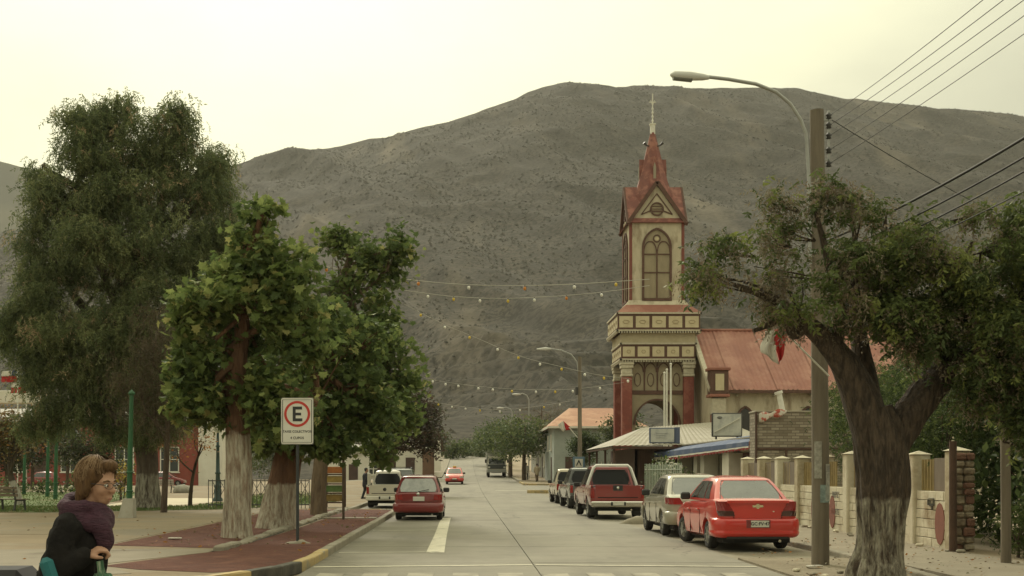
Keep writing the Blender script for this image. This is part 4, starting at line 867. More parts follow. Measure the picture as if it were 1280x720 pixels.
class Car:
    def __init__(s, name, label, cat, X, Y, rz, S, group='cars parked along the street'):
        z = S.get('z0', None); z = (gz(X, Y)+.01) if z is None else z
        s.S = S; s.t = thing(name, label, cat, (X, Y, z), rz, group)
        s.L = S['L']; s.W = S['W']/2; s.zb = S.get('zb', .22)
        s.build()
    def plan(s, y):
        """half width at y"""
        d = min(y+s.L/2, s.L/2-y); e = s.S.get('round', 1.0)
        return s.W*interp(d, [0, .02*e, .06*e, .14*e, .30*e, .8], [.80, .88, .935, .968, .985, 1.0])
    def yend(s, x, end):
        """y of the end skin at lateral x"""
        f = min(1, abs(x)/s.W); e = s.S.get('round', 1.0)
        d = interp(f, [0, .80, .88, .935, .968, .985, 1.0], [0, 0.004, .02*e, .06*e, .14*e, .30*e, .8])
        return end*(s.L/2-d)
    def lower(s):
        S = s.S; L = s.L; R_ = S['wr']+.055; ya = [S['wy'][0], S['wy'][1]]
        ys = sorted(set([round(v, 3) for v in list(np.linspace(-L/2, L/2, 41)) + [-L/2+d for d in (.01,.02,.04,.06,.1,.14,.2,.3)] + [L/2-d for d in (.01,.02,.04,.06,.1,.14,.2,.3)] + [y0+R_*math.cos(k*math.pi/14) for y0 in ya for k in range(15)] + [y0+e*(R_+.01) for y0 in ya for e in (-1,1)]]))
        rows = []; ty, tz = zip(*S['top']); by, bz = zip(*S['bot'])
        for y in ys:
            w = s.plan(y); top = interp(y, ty, tz); bot = interp(y, by, bz); d = min(y+L/2, L/2-y)
            rnd = interp(d, [0,.02,.06,.15], [.05,.025,.008,0]); top -= rnd; bot += rnd*.8
            arch = None
            for y0 in ya:
                if abs(y-y0) < R_: arch = S['wr'] + math.sqrt(max(0, R_*R_-(y-y0)**2))
            h = top-bot; sh = S.get('shoulder', .06); tum = S.get('tumble', .05)
            pr = [(w*.86, bot), (w*.955, bot+.05*min(1,h*3)), (w*.99, bot+h*.28), (w, bot+h*.52), (w*(1-tum*.25), bot+h*.74), (w*(1-tum*.7), top-sh*.6), (w*(1-tum*1.3)-.01, top-sh*.18), (w*(1-tum*2)-.05, top), (w*.45, top+.012), (0, top+.02)]
            if arch is not None: pr = [(x, max(z, min(arch, top-.10) + .002*i)) for i, (x, z) in enumerate(pr)]
            rows.append([(x, y, z) for x, z in pr])
        n = len(rows[0]); mb = MB(); N = len(rows); vs = []
        for r_ in rows: vs += r_ + [(-x, y, z) for x, y, z in r_[-2::-1]]
        m = 2*n-1
        fs = [(i*m+j, i*m+j+1, (i+1)*m+j+1, (i+1)*m+j) for i in range(N-1) for j in range(m-1)]
        fs += [tuple(range(m-1, -1, -1)), tuple((N-1)*m+k for k in range(m))]
        mb.add(vs, fs, 0, True)
        o = part(mb, 'body', s.S['paint'], s.t); 
        for p in o.data.polygons:
            if len(p.vertices) > 4: p.use_smooth = False
        try: o.data.set_sharp_from_angle(angle=R(34))
        except Exception: pass
        mb = MB(); mb.box(-s.W*.80, s.W*.80, -L/2+.10, L/2-.12, s.zb-.07, s.zb+.28); part(mb, 'underbody', M_under, s.t)
        return o
    def house(s):
        """glasshouse: roof, pillars and panes"""
        G = s.S['cab']; (yr0, yr1), (yf0, yf1) = G['rear'], G['front']; z0, z1 = G['z']; w0, w1 = G['w']; bow = G.get('bow', .05)
        def lay(v): 
            vv = v; return yr0+(yr1-yr0)*vv, yf0+(yf1-yf0)*vv, z0+(z1-z0)*vv, w0+(w1-w0)*vv**1.25
        def rear(x, v): a, b, z, w = lay(v); return (x*w, a-bow*(1-abs(x)**2.2)+.01, z)
        def front(x, v): a, b, z, w = lay(v); return (x*w, b+bow*1.6*(1-abs(x)**2.2), z)
        def side(u, v, sg): 
            a, b, z, w = lay(v); return (sg*(w+.02*math.sin(math.pi*u)), a+.01+(b-a)*u, z+.025*v*math.sin(math.pi*u))
        s.rear, s.front, s.side = rear, front, side
        mb = MB(); nv = 6; cols = []
        K = [('r', x) for x in np.linspace(-.93, .93, 9)] + [('s1', u) for u in np.linspace(.015, .985, 13)] + [('f', x) for x in np.linspace(.93, -.93, 9)] + [('s0', u) for u in np.linspace(.985, .015, 13)]
        def pt(k, v): return rear(k[1], v) if k[0] == 'r' else front(k[1], v) if k[0] == 'f' else side(k[1], v, 1 if k[0] == 's1' else -1)
        vs = [pt(k, j/(nv-1)) for j in range(nv) for k in K]; m = len(K)
        fs = [(j*m+i, j*m+(i+1) % m, (j+1)*m+(i+1) % m, (j+1)*m+i) for j in range(nv-1) for i in range(m)]
        o = len(vs); top = [pt(k, 1.0) for k in K]; cx, cy = 0, (yr1+yf1)/2
        for q, dz in ((.95,.016),(.86,.034),(.7,.050),(.4,.064)):
            vs += [(x*q, cy+(y-cy)*q, z+dz) for x, y, z in top]
        base = (nv-1)*m
        for r_ in range(4): fs += [(base+r_*m+i, base+r_*m+(i+1) % m, base+(r_+1)*m+(i+1) % m, base+(r_+1)*m+i) for i in range(m)]
        fs.append(tuple(base+4*m+i for i in range(m)))
        mb.add(vs, fs, 0, True); o = part(mb, 'cabin', s.S['paint'], s.t)
        try: o.data.set_sharp_from_angle(angle=R(40))
        except Exception: pass
        def pane(name, F, nrm, m=None, nu=9, n2=5, fixpar=None):
            mb = MB(); a = Vector(nrm).normalized()*.006
            mb.grid(lambda u, v: tuple(Vector(F(u, v))+a), nu, n2); q = part(mb, name, m or s.S.get('glass', M_glass), s.t); return q
        rw = G.get('rw', (.80,.12,.90)); gm = s.S.get('rglass', s.S.get('glass', M_glass))
        def rnd(u, v): return 1-.10*(abs(2*v-1)**4)
        nr = (0, -(z1-z0), max(.02, (yr1-yr0)))
        nrm_r = Vector((0, -(z1-z0), abs(yr1-yr0))).normalized()
        wn_ = pane('rear_window', lambda u, v: rear((2*u-1)*rw[0]*rnd(u, v)*(1.0), rw[1]+(rw[2]-rw[1])*v), nrm_r, gm)
        mb = MB(); pts = [rear((2*u-1)*rw[0]*1.02, rw[1]-.01) for u in np.linspace(0,1,7)] + [rear(rw[0]*1.02, v) for v in np.linspace(rw[1], rw[2], 4)] + [rear((1-2*u)*rw[0]*1.02, rw[2]+.01) for u in np.linspace(0,1,7)] + [rear(-rw[0]*1.02, v) for v in np.linspace(rw[2], rw[1], 4)]
        pts = [tuple(Vector(p)+nrm_r*.004) for p in pts]; mb.tube(pts, .008, 5, cap=False); q = part(mb, 'window_seal', M_trimb, wn_)
        nf = Vector((0, (z1-z0), abs(yf0-yf1))).normalized()
        pane('windscreen', lambda u, v: front((2*u-1)*.86*rnd(u, v), .08+.84*v), nf)
        for sg in (-1, 1):
            for (ua, ub) in G['side']:
                def F(u, v, ua=ua, ub=ub):
                    vv = .12+.76*v; lo, hi = ua, ub
                    # rake the outer edges with the screens
                    return side(lo+(hi-lo)*u, vv, sg)
                pane('side_window', F, (sg, 0, .25))
    def patch(s, name, end, x0, x1, z0, z1, m, off=.012, skew=0, taper=0, n=6, parent=None, x0t=None, x1t=None, th=.03, yadd=0):
        """raised panel on the front (+1) or rear (-1) skin"""
        x0t = x0 if x0t is None else x0t; x1t = x1 if x1t is None else x1t
        mb = MB(); F = []
        for lay, o_ in ((0, off), (1, off-th)):
            for j in range(2):
                for i in range(n):
                    u = i/(n-1); a, b = (x0, x1) if j == 0 else (x0t, x1t); x = a+(b-a)*u; z = (z0, z1)[j] + skew*u
                    F.append((x, s.yend(x, end)+end*o_+yadd, z))
        q = 2*n; fs = [(i, i+1, n+i+1, n+i) for i in range(n-1)]
        rim = list(range(n)) + list(range(2*n-1, n-1, -1)); k = len(rim)
        fs += [(rim[i], rim[(i+1) % k], q+rim[(i+1) % k], q+rim[i]) for i in range(k)]
        mb.add(F, fs); return part(mb, name, m, parent or s.t)
    def bumper(s, name, end, prof, m, wrap=.55, nu=41):
        """bumper skin that wraps round the corners; prof = (z, stand-off) pairs"""
        mb = MB(); L = s.L; pts = []
        base = [(x, s.yend(x, end)) for x in np.linspace(0, s.W*.93, 14)] + [(s.plan(-L/2+d), end*(L/2-d)) for d in (.10,.16,.24,.34,.45,wrap)]
        base = [(-x, y) for x, y in base[:0:-1]] + base; n = len(base)
        nor = []
        for i in range(n):
            a, b = Vector(base[max(0,i-1)]), Vector(base[min(n-1,i+1)]); d = (b-a).normalized(); v = Vector((d.y,-d.x)); v = v if v.dot(Vector((base[i][0]*.3, end))) > 0 else -v; nor.append(v)
        vs = []
        for (z, o) in prof:
            for i in range(n):
                f = min(1, min(i, n-1-i)/3); q = Vector(base[i])+nor[i]*(o*(.35+.65*f) if o > 0 else o); vs.append((q.x, q.y, z))
        k = len(prof); fs = [(j*n+i, j*n+i+1, (j+1)*n+i+1, (j+1)*n+i) for j in range(k-1) for i in range(n-1)]
        mb.add(vs, fs, 0, True); return part(mb, name, m, s.t, fix=False)
    def wheel(s, x, y, r, w, steer=0, sg=1):
        c = (x, y, r); T = Matrix.Translation(c) @ Matrix.Rotation(steer, 4, 'Z')
        mb = MB(); mb.T = T; mb.lathe([(r*.62,-w/2+.01),(r*.9,-w/2),(r*.985,-w/2+.03),(r,-w/6),(r,w/6),(r*.985,w/2-.03),(r*.9,w/2),(r*.62,w/2-.01)], (0,0,0), 28, axis='x'); tw = part(mb, 'wheel', M_tyre, s.t)
        mb = MB(); mb.T = T; mb.lathe([(0.001,sg*(w/2-.06)),(r*.2,sg*(w/2-.035)),(r*.24,sg*(w/2-.06)),(r*.5,sg*(w/2-.075)),(r*.60,sg*(w/2-.02)),(r*.66,sg*(w/2-.012)),(r*.67,sg*(w/2-.03))], (0,0,0), 28, axis='x'); q = part(mb, 'rim', s.S.get('rim', M_rim), tw)
        mb = MB(); mb.T = T
        for k in range(s.S.get('spokes', 6)):
            a_ = 2*math.pi*k/s.S.get('spokes', 6); ca, sa = math.cos(a_), math.sin(a_)
            mb.bar((sg*(w/2-.035), r*.18*ca, r*.18*sa), (sg*(w/2-.02), r*.6*ca, r*.6*sa), r*.17, .025)
        part(mb, 'spokes', s.S.get('rim', M_rim), tw)
        mb = MB(); mb.T = T; mb.lathe([(.01,sg*(w/2-.07)),(r*.6,sg*(w/2-.068))], (0,0,0), 20, axis='x'); mb.lathe([(.01,-sg*(w/2-.0)),(r*.5,-sg*(w/2+.004)),(r*.90,-sg*(w/2+.002))], (0,0,0), 20, axis='x'); part(mb, 'brake_shadow_disc', M_under, tw)
    def build(s):
        S = s.S; s.lower(); s.house(); r = S['wr']; tw = S.get('tw', .19)
        for sg in (-1,1):
            for k, y in enumerate(S['wy']): s.wheel(sg*(s.W-tw/2-.035), y, r, tw, S.get('steer', 0) if k == 1 else 0, sg)
            G = S['cab']; z0 = G['z'][0]; yf = G['front'][0]
            mb = MB(); y = yf-.42; mb.bbox(min(sg*(s.W-.06), sg*(s.W+.15)), max(sg*(s.W-.06), sg*(s.W+.15)), y-.05, y+.05, z0+.0, z0+.16, .03); part(mb, 'wing_mirror', S.get('mirror', M_trimb), s.t)
            if not S.get('simple'):
                for y in S.get('doors', ()):
                    ty, tz = zip(*S['top']); zt = interp(y, ty, tz)-.08; mb = MB(); w = s.plan(y); mb.box(min(sg*(w-.02), sg*(w+.0015)), max(sg*(w-.02), sg*(w+.0015)), y-.006, y+.006, .30, zt-.1); part(mb, 'door_gap', M_seam, s.t)
                for y in S.get('handles', ()):
                    ty, tz = zip(*S['top']); zt = interp(y, ty, tz)-.17; mb = MB(); w = s.plan(y)*(1-.012); mb.bbox(min(sg*(w-.02), sg*(w+.03)), max(sg*(w-.02), sg*(w+.03)), y-.09, y+.09, zt-.02, zt+.02, .01); part(mb, 'door_handle', S['paint'], s.t)
        mb = MB(); 
        for x in ([.45] if not S.get('simple') else []):
            mb.tube([(x,-s.L/2+.25,s.zb-.02),(x,-s.L/2+.02,s.zb-.03)], .03, 10); part(mb, 'exhaust', M_chrome, s.t)
    def plate(s, x, z, w, h, txt, end=-1, off=.03):
        y = s.yend(x, end)+end*off
        mb = MB(); mb.bbox(x-w/2, x+w/2, min(y, y-end*.03), max(y, y-end*.03), z-h/2, z+h/2, .004); p = part(mb, 'licence_plate', M_plate, s.t)
        if txt: q = text_mesh('plate_text', txt, h*.72, M_ink, s.t, (x, y+end*.002, z), (R(90), 0, 0 if end < 0 else R(180)), .001, bold=.002); q.parent = p
        return p
# --- bright red sedan on the right
S_sed = dict(L=4.24, W=1.69, wr=.295, wy=(-1.20, 1.27), zb=.24, paint=P_red, spokes=7, steer=.22, round=1.15, tumble=.035, shoulder=.09, mirror=M_trimb,
    top=[(-2.12,.98),(-1.95,1.035),(-1.6,1.05),(-1.0,.985),(.6,.95),(1.05,.93),(1.6,.83),(2.0,.72),(2.12,.62)], bot=[(-2.12,.33),(-1.6,.25),(1.7,.22),(2.12,.26)],
    cab=dict(rear=(-1.72,-1.02), front=(1.02,.22), z=(.98,1.43), w=(.76,.56), side=((.17,.33),(.35,.62),(.64,.90)), bow=.10, rw=(.84,.12,.93)), doors=(-.62,.32,1.0), handles=(-.42,.5), rglass=M_glass_l)
c1 = Car('parked_sedan', 'bright red sedan parked in front of the block wall', 'car', 5.78, 26.05, R(1.2), S_sed)
# bumper, boot and lights
c1.bumper('rear_bumper', -1, [(.27,-.06),(.29,.01),(.33,.052),(.39,.066),(.405,.050),(.43,.054),(.52,.064),(.58,.062),(.63,.050),(.66,.022),(.67,-.015)], P_red); c1.patch('diffuser', -1, -.62, .62, .25, .30, M_trimb, .02, n=9)
c1.patch('plate_recess', -1, -.24, .24, .475, .635, P_maroon, .066, n=5, th=.03)
c1.patch('boot_lid', -1, -.46, .46, .665, 1.0, P_red, .014, n=9, x0t=-.60, x1t=.60); c1.patch('boot_gap', -1, -.48, .48, .655, .664, M_seam, .016, n=9); c1.patch('spoiler_lip', -1, -.62, .62, .965, 1.02, P_red, .05, n=11, th=.12)
for sg in (-1,1):
    c1.patch('tail_light', -1, sg*.50, sg*.80, .82, 1.0, M_tail, .03, n=7, x0t=sg*.62, x1t=sg*.815, th=.05); c1.patch('tail_light_lens', -1, sg*.46, sg*.78, .71, .81, M_taild, .028, n=7, x0t=sg*.50, x1t=sg*.80, th=.05)
    c1.patch('boot_seam', -1, sg*.475, sg*.485, .665, .80, M_seam, .017, n=2)
c1.plate(.03, .555, .36, .13, 'GC·FV·47', off=.078)
mb = MB(); y = -2.12-.022
bow_o = [(-.105,.018),(-.03,.022),(-.024,.045),(.03,.045),(.024,.022),(.10,.022),(.105,-.018),(.03,-.022),(.024,-.045),(-.03,-.045),(-.024,-.022),(-.10,-.022)]
mb.prism([(x*1.05, .905+z*1.05) for x, z in bow_o], y, y+.02, axis='y'); part(mb, 'emblem', mat('gold_chrome', (.72,.62,.40), rough=.25, metal=.8), c1.t)
mb = MB(); mb.bar((-.75,-2.02,1.0),(-.62,-2.1,.99),.02,.02); 
c1.patch('wiper_mark', -1, .30, .33, .79, .81, M_metal_w, .02, n=2)
# --- olive silver sedan
S_ela = dict(L=4.5, W=1.77, wr=.31, wy=(-1.32, 1.33), zb=.25, paint=P_silver, spokes=8, round=1.4, tumble=.04, shoulder=.10, mirror=M_trimb,
    top=[(-2.25,.93),(-2.05,1.01),(-1.7,1.035),(-.9,.98),(.7,.94),(1.15,.92),(1.8,.80),(2.25,.60)], bot=[(-2.25,.36),(-1.7,.27),(1.8,.23),(2.25,.28)],
    cab=dict(rear=(-1.78,-1.0), front=(1.1,.25), z=(.96,1.46), w=(.79,.60), side=((.16,.33),(.35,.62),(.64,.90)), bow=.09, rw=(.84,.12,.93)), doors=(-.65,.35,1.05), handles=(-.45,.55), rglass=M_glass_l)
c2 = Car('parked_sedan', 'olive silver sedan parked just ahead of the bright red sedan', 'car', 5.72, 31.2, R(0.5), S_ela)
c2.bumper('rear_bumper', -1, [(.30,-.05),(.32,.02),(.38,.055),(.50,.062),(.57,.055),(.62,.03),(.63,-.01)], P_silver); c2.patch('boot_gap', -1, -.55, .55, .64, .65, M_seam, .014, n=9)
for sg in (-1,1): c2.patch('tail_light', -1, sg*.48, sg*.865, .80, .96, M_tail, .03, n=9, x0t=sg*.58, x1t=sg*.868, th=.05)
c2.plate(0, .72, .36, .13, '', off=.03); mb = MB(); mb.ell((0,-2.27,.93),(.06,.015,.035),10,6); part(mb, 'emblem', M_chrome, c2.t)
# --- pickups
def pickup(name, label, X, Y, rz, pnt, bar=None, L=5.2, W=1.85, wr=.36, dbl=True, z0=None, bump=M_chrome, txt=None, hs=1.0, rg=None, zlift=0.0):
    bedl = L*.31 if dbl else L*.40; yb = -L/2+bedl; zb = .42*hs+zlift; bz = 1.06*hs+zlift; rz_ = 1.72*hs+zlift
    S = dict(L=L, W=W, wr=wr, wy=(-L/2+1.05, L/2-.9), zb=zb-.08, paint=pnt, tw=.24, round=.8, tumble=.02, shoulder=.05, z0=z0, rim=M_rim,
        top=[(-L/2,bz),(yb,bz),(yb+.02,bz+.0),(L/2-1.5,bz+.0),(L/2-1.2,bz-.04),(L/2-.2,bz-.14),(L/2,bz-.3)], bot=[(-L/2,zb),(L/2,zb-.05)],
        cab=dict(rear=(yb+.08,yb+.22), front=(L/2-1.25,L/2-2.0), z=(bz-.03,rz_), w=(W/2-.13,W/2-.31), side=((.06,.42),(.46,.90)) if dbl else ((.12,.84),), bow=.03, rw=(.86,.16,.86)), doors=(yb+.12, L/2-1.5), handles=(yb+.4,), rglass=rg or M_pglass, glass=M_pglass)
    c = Car(name, label, 'pickup', X, Y, rz, S)
    # open load bed: dark liner sunk into the deck
    w = W/2-.10; mb = MB(); mb.box(-w, w, -L/2+.07, yb-.03, bz+.012, bz+.028); part(mb, 'bed_liner', M_trimb, c.t)
    for sg in (-1,1):
        mb = MB(); mb.bbox(min(sg*(w),sg*(w+.07)), max(sg*(w),sg*(w+.07)), -L/2+.03, yb-.02, bz-.02, bz+.06, .015); part(mb, 'bed_rail', pnt, c.t)
        c.patch('tail_light', -1, sg*(W/2-.15), sg*(W/2-.035), bz-.36*hs, bz-.04, M_tail, .015, n=5)
    c.patch('tailgate', -1, -(W/2-.18), W/2-.18, bz-.42*hs, bz+.05, pnt, .02, n=7); c.patch('tailgate_recess', -1, -(W/2-.26), W/2-.26, bz-.36*hs, bz-.33*hs, M_seam, .022, n=5)
    mb = MB(); mb.bbox(-W/2+.03, W/2-.03, -L/2-.13, -L/2+.05, zb-.02, zb+.17, .03); b = part(mb, 'rear_bumper', bump, c.t)
    mb = MB(); mb.box(-.25,.25,-L/2-.135,-L/2-.12,zb+.03,zb+.15); part(mb, 'bumper_step', M_trimb, b)
    for sg in (-1,1):
        mb = MB(); x = sg*(W/2-.2); mb.box(x-.14, x+.14, -L/2+.55, -L/2+.57, .12, zb+.05); part(mb, 'mud_flap', M_trimb, c.t)
    c.plate(0, zb+.10, .36, .12, txt, off=.145)
    return c, bz, rz_, yb, zb
c3, bz, rz_, yb, zb = pickup('parked_pickup', 'dark red pickup with white roll bar behind its cab', 4.98, 42.2, R(1.0), P_dred, txt='', z0=.02)
mb = MB(); w0, w1 = .84, .64; yk = yb-.22; pts = [(-w0,yk,bz+.02),(-w0+.02,yk,bz+.12),(-w1,yk,rz_-.04),(-w1+.1,yk,rz_+.06),(w1-.1,yk,rz_+.06),(w1,yk,rz_-.04),(w0-.02,yk,bz+.12),(w0,yk,bz+.02)]; mb.tube(pts, .05, 10); rb = part(mb, 'roll_bar', mat('roll_bar_white', (.82,.80,.74), rough=.4), c3.t)
mb = MB(); mb.box(-.12,.12,yk-.02,yk+.02,rz_+.01,rz_+.05); part(mb, 'brake_lamp', M_tail, c3.t)
c3.patch('handle_plate', -1, -.16, .16, bz-.12, bz+.06, M_trimb, .03, n=5); mb = MB(); mb.lathe([(.001,-2.635),(.045,-2.635),(.05,-2.62)], (0,0,bz-.03), 14, axis='y'); part(mb, 'emblem', M_chrome, c3.t)
c4, bz, rz_, yb, zb = pickup('parked_pickup', 'blue grey double cab pickup ahead of the dark red one', 5.2, 52.6, R(1), P_grey, txt='', z0=.02, bump=M_trimb, hs=.97)
c5, bz, rz_, yb, zb = pickup('parked_pickup', 'beige old pickup farthest along the right kerb', 5.15, 60.0, R(1.2), P_beige, L=4.6, W=1.68, dbl=False, txt='', z0=.02, bump=M_trimb, hs=.94, wr=.32)
c6, bz, rz_, yb, zb = pickup('parked_pickup', 'small white pickup in the bay beside the plaza', -3.46, 53.6, R(0), P_white, L=4.45, W=1.66, dbl=False, txt='', z0=.01, bump=M_white, hs=.92, wr=.29, zlift=-.03)
mb = MB(); mb.lathe([(.001,-2.255),(.075,-2.255),(.08,-2.235)], (0,0,bz-.14), 16, axis='y'); part(mb, 'emblem', M_trimb, c6.t)
mb = MB(); mb.bbox(-.95,-.80,.25,.29,.35,1.5,.02); od = part(mb, 'open_door_edge', P_white, c6.t)
# --- dark red hatchback by the kerb
S_cor = dict(L=3.73, W=1.61, wr=.28, wy=(-1.15, 1.29), zb=.22, paint=P_maroon, spokes=7, round=1.3, tumble=.045, shoulder=.08, mirror=M_trimb,
    top=[(-1.865,.90),(-1.6,.935),(-1.0,.93),(.7,.90),(1.1,.87),(1.6,.76),(1.865,.60)], bot=[(-1.865,.30),(-1.5,.24),(1.4,.21),(1.865,.26)],
    cab=dict(rear=(-1.80,-1.46), front=(1.0,.20), z=(.87,1.40), w=(.73,.55), side=((.12,.36),(.39,.88)), bow=.07, rw=(.86,.10,.90)), doors=(-.35,.85), handles=(-.15,), rglass=mat('hatch_sheen_glass', (.20,.21,.20), (.30,.30,.28), scale=5, rough=.1, spec=.8, coat=.8))  # rear glass: reflected light is put into the pale base colour
c7 = Car('parked_hatchback', 'dark red hatchback standing inside the painted kerb bay', 'car', -1.52, 40.75, R(-0.6), S_cor)
c7.bumper('rear_bumper', -1, [(.25,-.05),(.27,.02),(.33,.05),(.45,.06),(.52,.052),(.56,.03),(.57,-.01)], P_maroon); c7.patch('hatch_gap', -1, -.56, .56, .60, .607, M_seam, .014, n=9)
for sg in (-1,1): c7.patch('tail_light', -1, sg*.50, sg*.77, .66, .84, M_tail, .025, n=7, x0t=sg*.52, th=.05)
c7.plate(.02, .70, .37, .14, '', off=.022); mb = MB(); mb.lathe([(.001,-1.885),(.05,-1.885),(.055,-1.87)], (0,0,.85), 14, axis='y'); part(mb, 'emblem', M_chrome, c7.t)
mb = MB(); mb.bar((0,-1.88,.93),(.35,-1.82,1.0),.015,.02); part(mb, 'rear_wiper', M_trimb, c7.t)
# --- grey green estate with roof rack beyond the white pickup
S_suv = dict(L=4.4, W=1.72, wr=.33, wy=(-1.25, 1.3), zb=.28, paint=P_dkgrn, spokes=6, round=1.0, tumble=.03, shoulder=.07, top=[(-2.2,1.0),(-.9,1.02),(1.2,1.0),(2.2,.78)], bot=[(-2.2,.36),(2.2,.32)],
    cab=dict(rear=(-2.1,-1.75), front=(1.05,.35), z=(.98,1.66), w=(.78,.62), side=((.05,.28),(.31,.60),(.63,.9)), bow=.05, rw=(.86,.12,.88)), doors=(-.6,.35), handles=(-.4,), rglass=M_glass_l)
c8 = Car('parked_estate', 'grey green estate car with roof rack ahead of the white pickup', 'car', -3.35, 62.6, 0, S_suv)
for sg in (-1,1):
    c8.patch('tail_light', -1, sg*.70, sg*.84, .80, 1.0, M_tail, .02, n=5); mb = MB(); mb.tube([(sg*.58,-1.6,1.70),(sg*.58,-1.4,1.77),(sg*.58,.1,1.77),(sg*.58,.3,1.70)], .02, 6); part(mb, 'roof_rail', M_trimb, c8.t)
mb = MB(); mb.bar((-.62,-1.2,1.78),(.62,-1.2,1.78),.05,.03); part(mb, 'rack_bar', M_trimb, c8.t); c8.patch('rear_bumper', -1, -.8, .8, .34, .58, M_trimb, .05, n=9, th=.08); c8.plate(0, .72, .36, .12, '')
# --- oncoming red hatchback far along
S_far = dict(S_cor); S_far.update(paint=P_red, glass=M_glass, rglass=M_glass)
c9 = Car('oncoming_hatchback', 'bright red hatchback driving toward us on the far street', 'car', -.98, 107, R(180), S_far, group='cars driving on the street')
for sg in (-1,1): c9.patch('headlight', 1, sg*.45, sg*.76, .56, .70, M_lamp, .03, n=6, x0t=sg*.50, th=.05)
c9.bumper('front_bumper', 1, [(.24,-.05),(.27,.02),(.33,.05),(.42,.06),(.48,.045),(.52,.0)], P_red); c9.patch('grille', 1, -.35, .35, .31, .42, M_trimb, .065, n=6); c9.plate(0, .47, .36, .11, '', 1, .07)
mb = MB(); mb.bbox(-.16,.16,-.1,.1,1.46,1.60,.03); part(mb, 'roof_sign', mat('taxi_sign_yellow', (.62,.42,.08), rough=.5), c9.t)
# --- far dark red hatchback behind the plaza and a second one
c10 = Car('parked_hatchback', 'wine red hatchback parked before the red house window', 'car', -31.2, 125.5, R(-90), dict(S_cor, paint=P_maroon, z0=.01), group='cars parked behind the plaza')
c11 = Car('parked_hatchback', 'dark red hatchback half hidden by the plaza hedges', 'car', -44, 124, R(90), dict(S_cor, paint=P_dred, z0=.01), group='cars parked behind the plaza')
# --- truck coming toward us on the right lane far away
tk = thing('box_truck', 'dark fronted cargo truck with white cab top under the far trees', 'truck', (3.45, 133, gz(3.4,133)+.01))
mb = MB(); mb.bbox(-1.1,1.1,1.7,6.5,1.0,3.1,.04); part(mb, 'cargo_body', mat('tarp_grey', (.36,.35,.31), (.29,.28,.25), scale=1.2, rough=.85), tk)
mb = MB(); mb.add([(-1.05,0,.55),(1.05,0,.55),(1.05,1.6,.55),(-1.05,1.6,.55),(-1.05,-.1,1.35),(1.05,-.1,1.35),(1.05,1.6,1.35),(-1.05,1.6,1.35),(-.95,.25,2.35),(.95,.25,2.35),(.95,1.6,2.45),(-.95,1.6,2.45)], [(0,1,5,4),(1,2,6,5),(3,0,4,7),(4,5,9,8),(5,6,10,9),(7,4,8,11),(8,9,10,11),(2,3,7,6),(6,7,11,10)]); cab_ = part(mb, 'cab', P_white, tk)
mb = MB(); mb.add([(-.9,-.08,1.45),(.9,-.08,1.45),(.85,.2,2.2),(-.85,.2,2.2)], [(0,1,2,3)]); part(mb, 'windscreen', M_glass, tk)
mb = MB(); mb.bbox(-1.0,1.0,-.16,-.06,.95,1.42,.03); part(mb, 'front_panel', mat('truck_dark_panel', (.05,.055,.055), rough=.5), tk)
mb = MB(); mb.bbox(-1.05,1.05,-.24,-.04,.55,.85,.04); part(mb, 'bumper', mat('truck_bumper_grey', (.30,.30,.28), rough=.5), tk)
for sg in (-1,1):
    mb = MB(); mb.bbox(sg*.85-.12, sg*.85+.12, -.19, -.1, 1.0, 1.2, .03); part(mb, 'headlight', M_lamp, tk); mb = MB(); mb.bar((sg*1.05,.1,1.9),(sg*1.22,-.05,1.9),.04); mb.bbox(sg*1.22-.09, sg*1.22+.09, -.1, -.04, 1.6, 2.0, .02); part(mb, 'mirror', M_trimb, tk)
    for y in (.75, 5.0):
        mb = MB(); mb.lathe([(.3,-.14),(.46,-.13),(.48,0),(.46,.13),(.3,.14)], (sg*.9, y, .48), 18, axis='x'); q = part(mb, 'wheel', M_tyre, tk); mb = MB(); mb.lathe([(.01,sg*.10),(.3,sg*.13)], (sg*.9, y, .48), 14, axis='x'); part(mb, 'rim', M_rim, q)
mb = MB(); mb.box(-.5,.5,.2,6.3,.5,1.0); part(mb, 'chassis', M_under, tk)
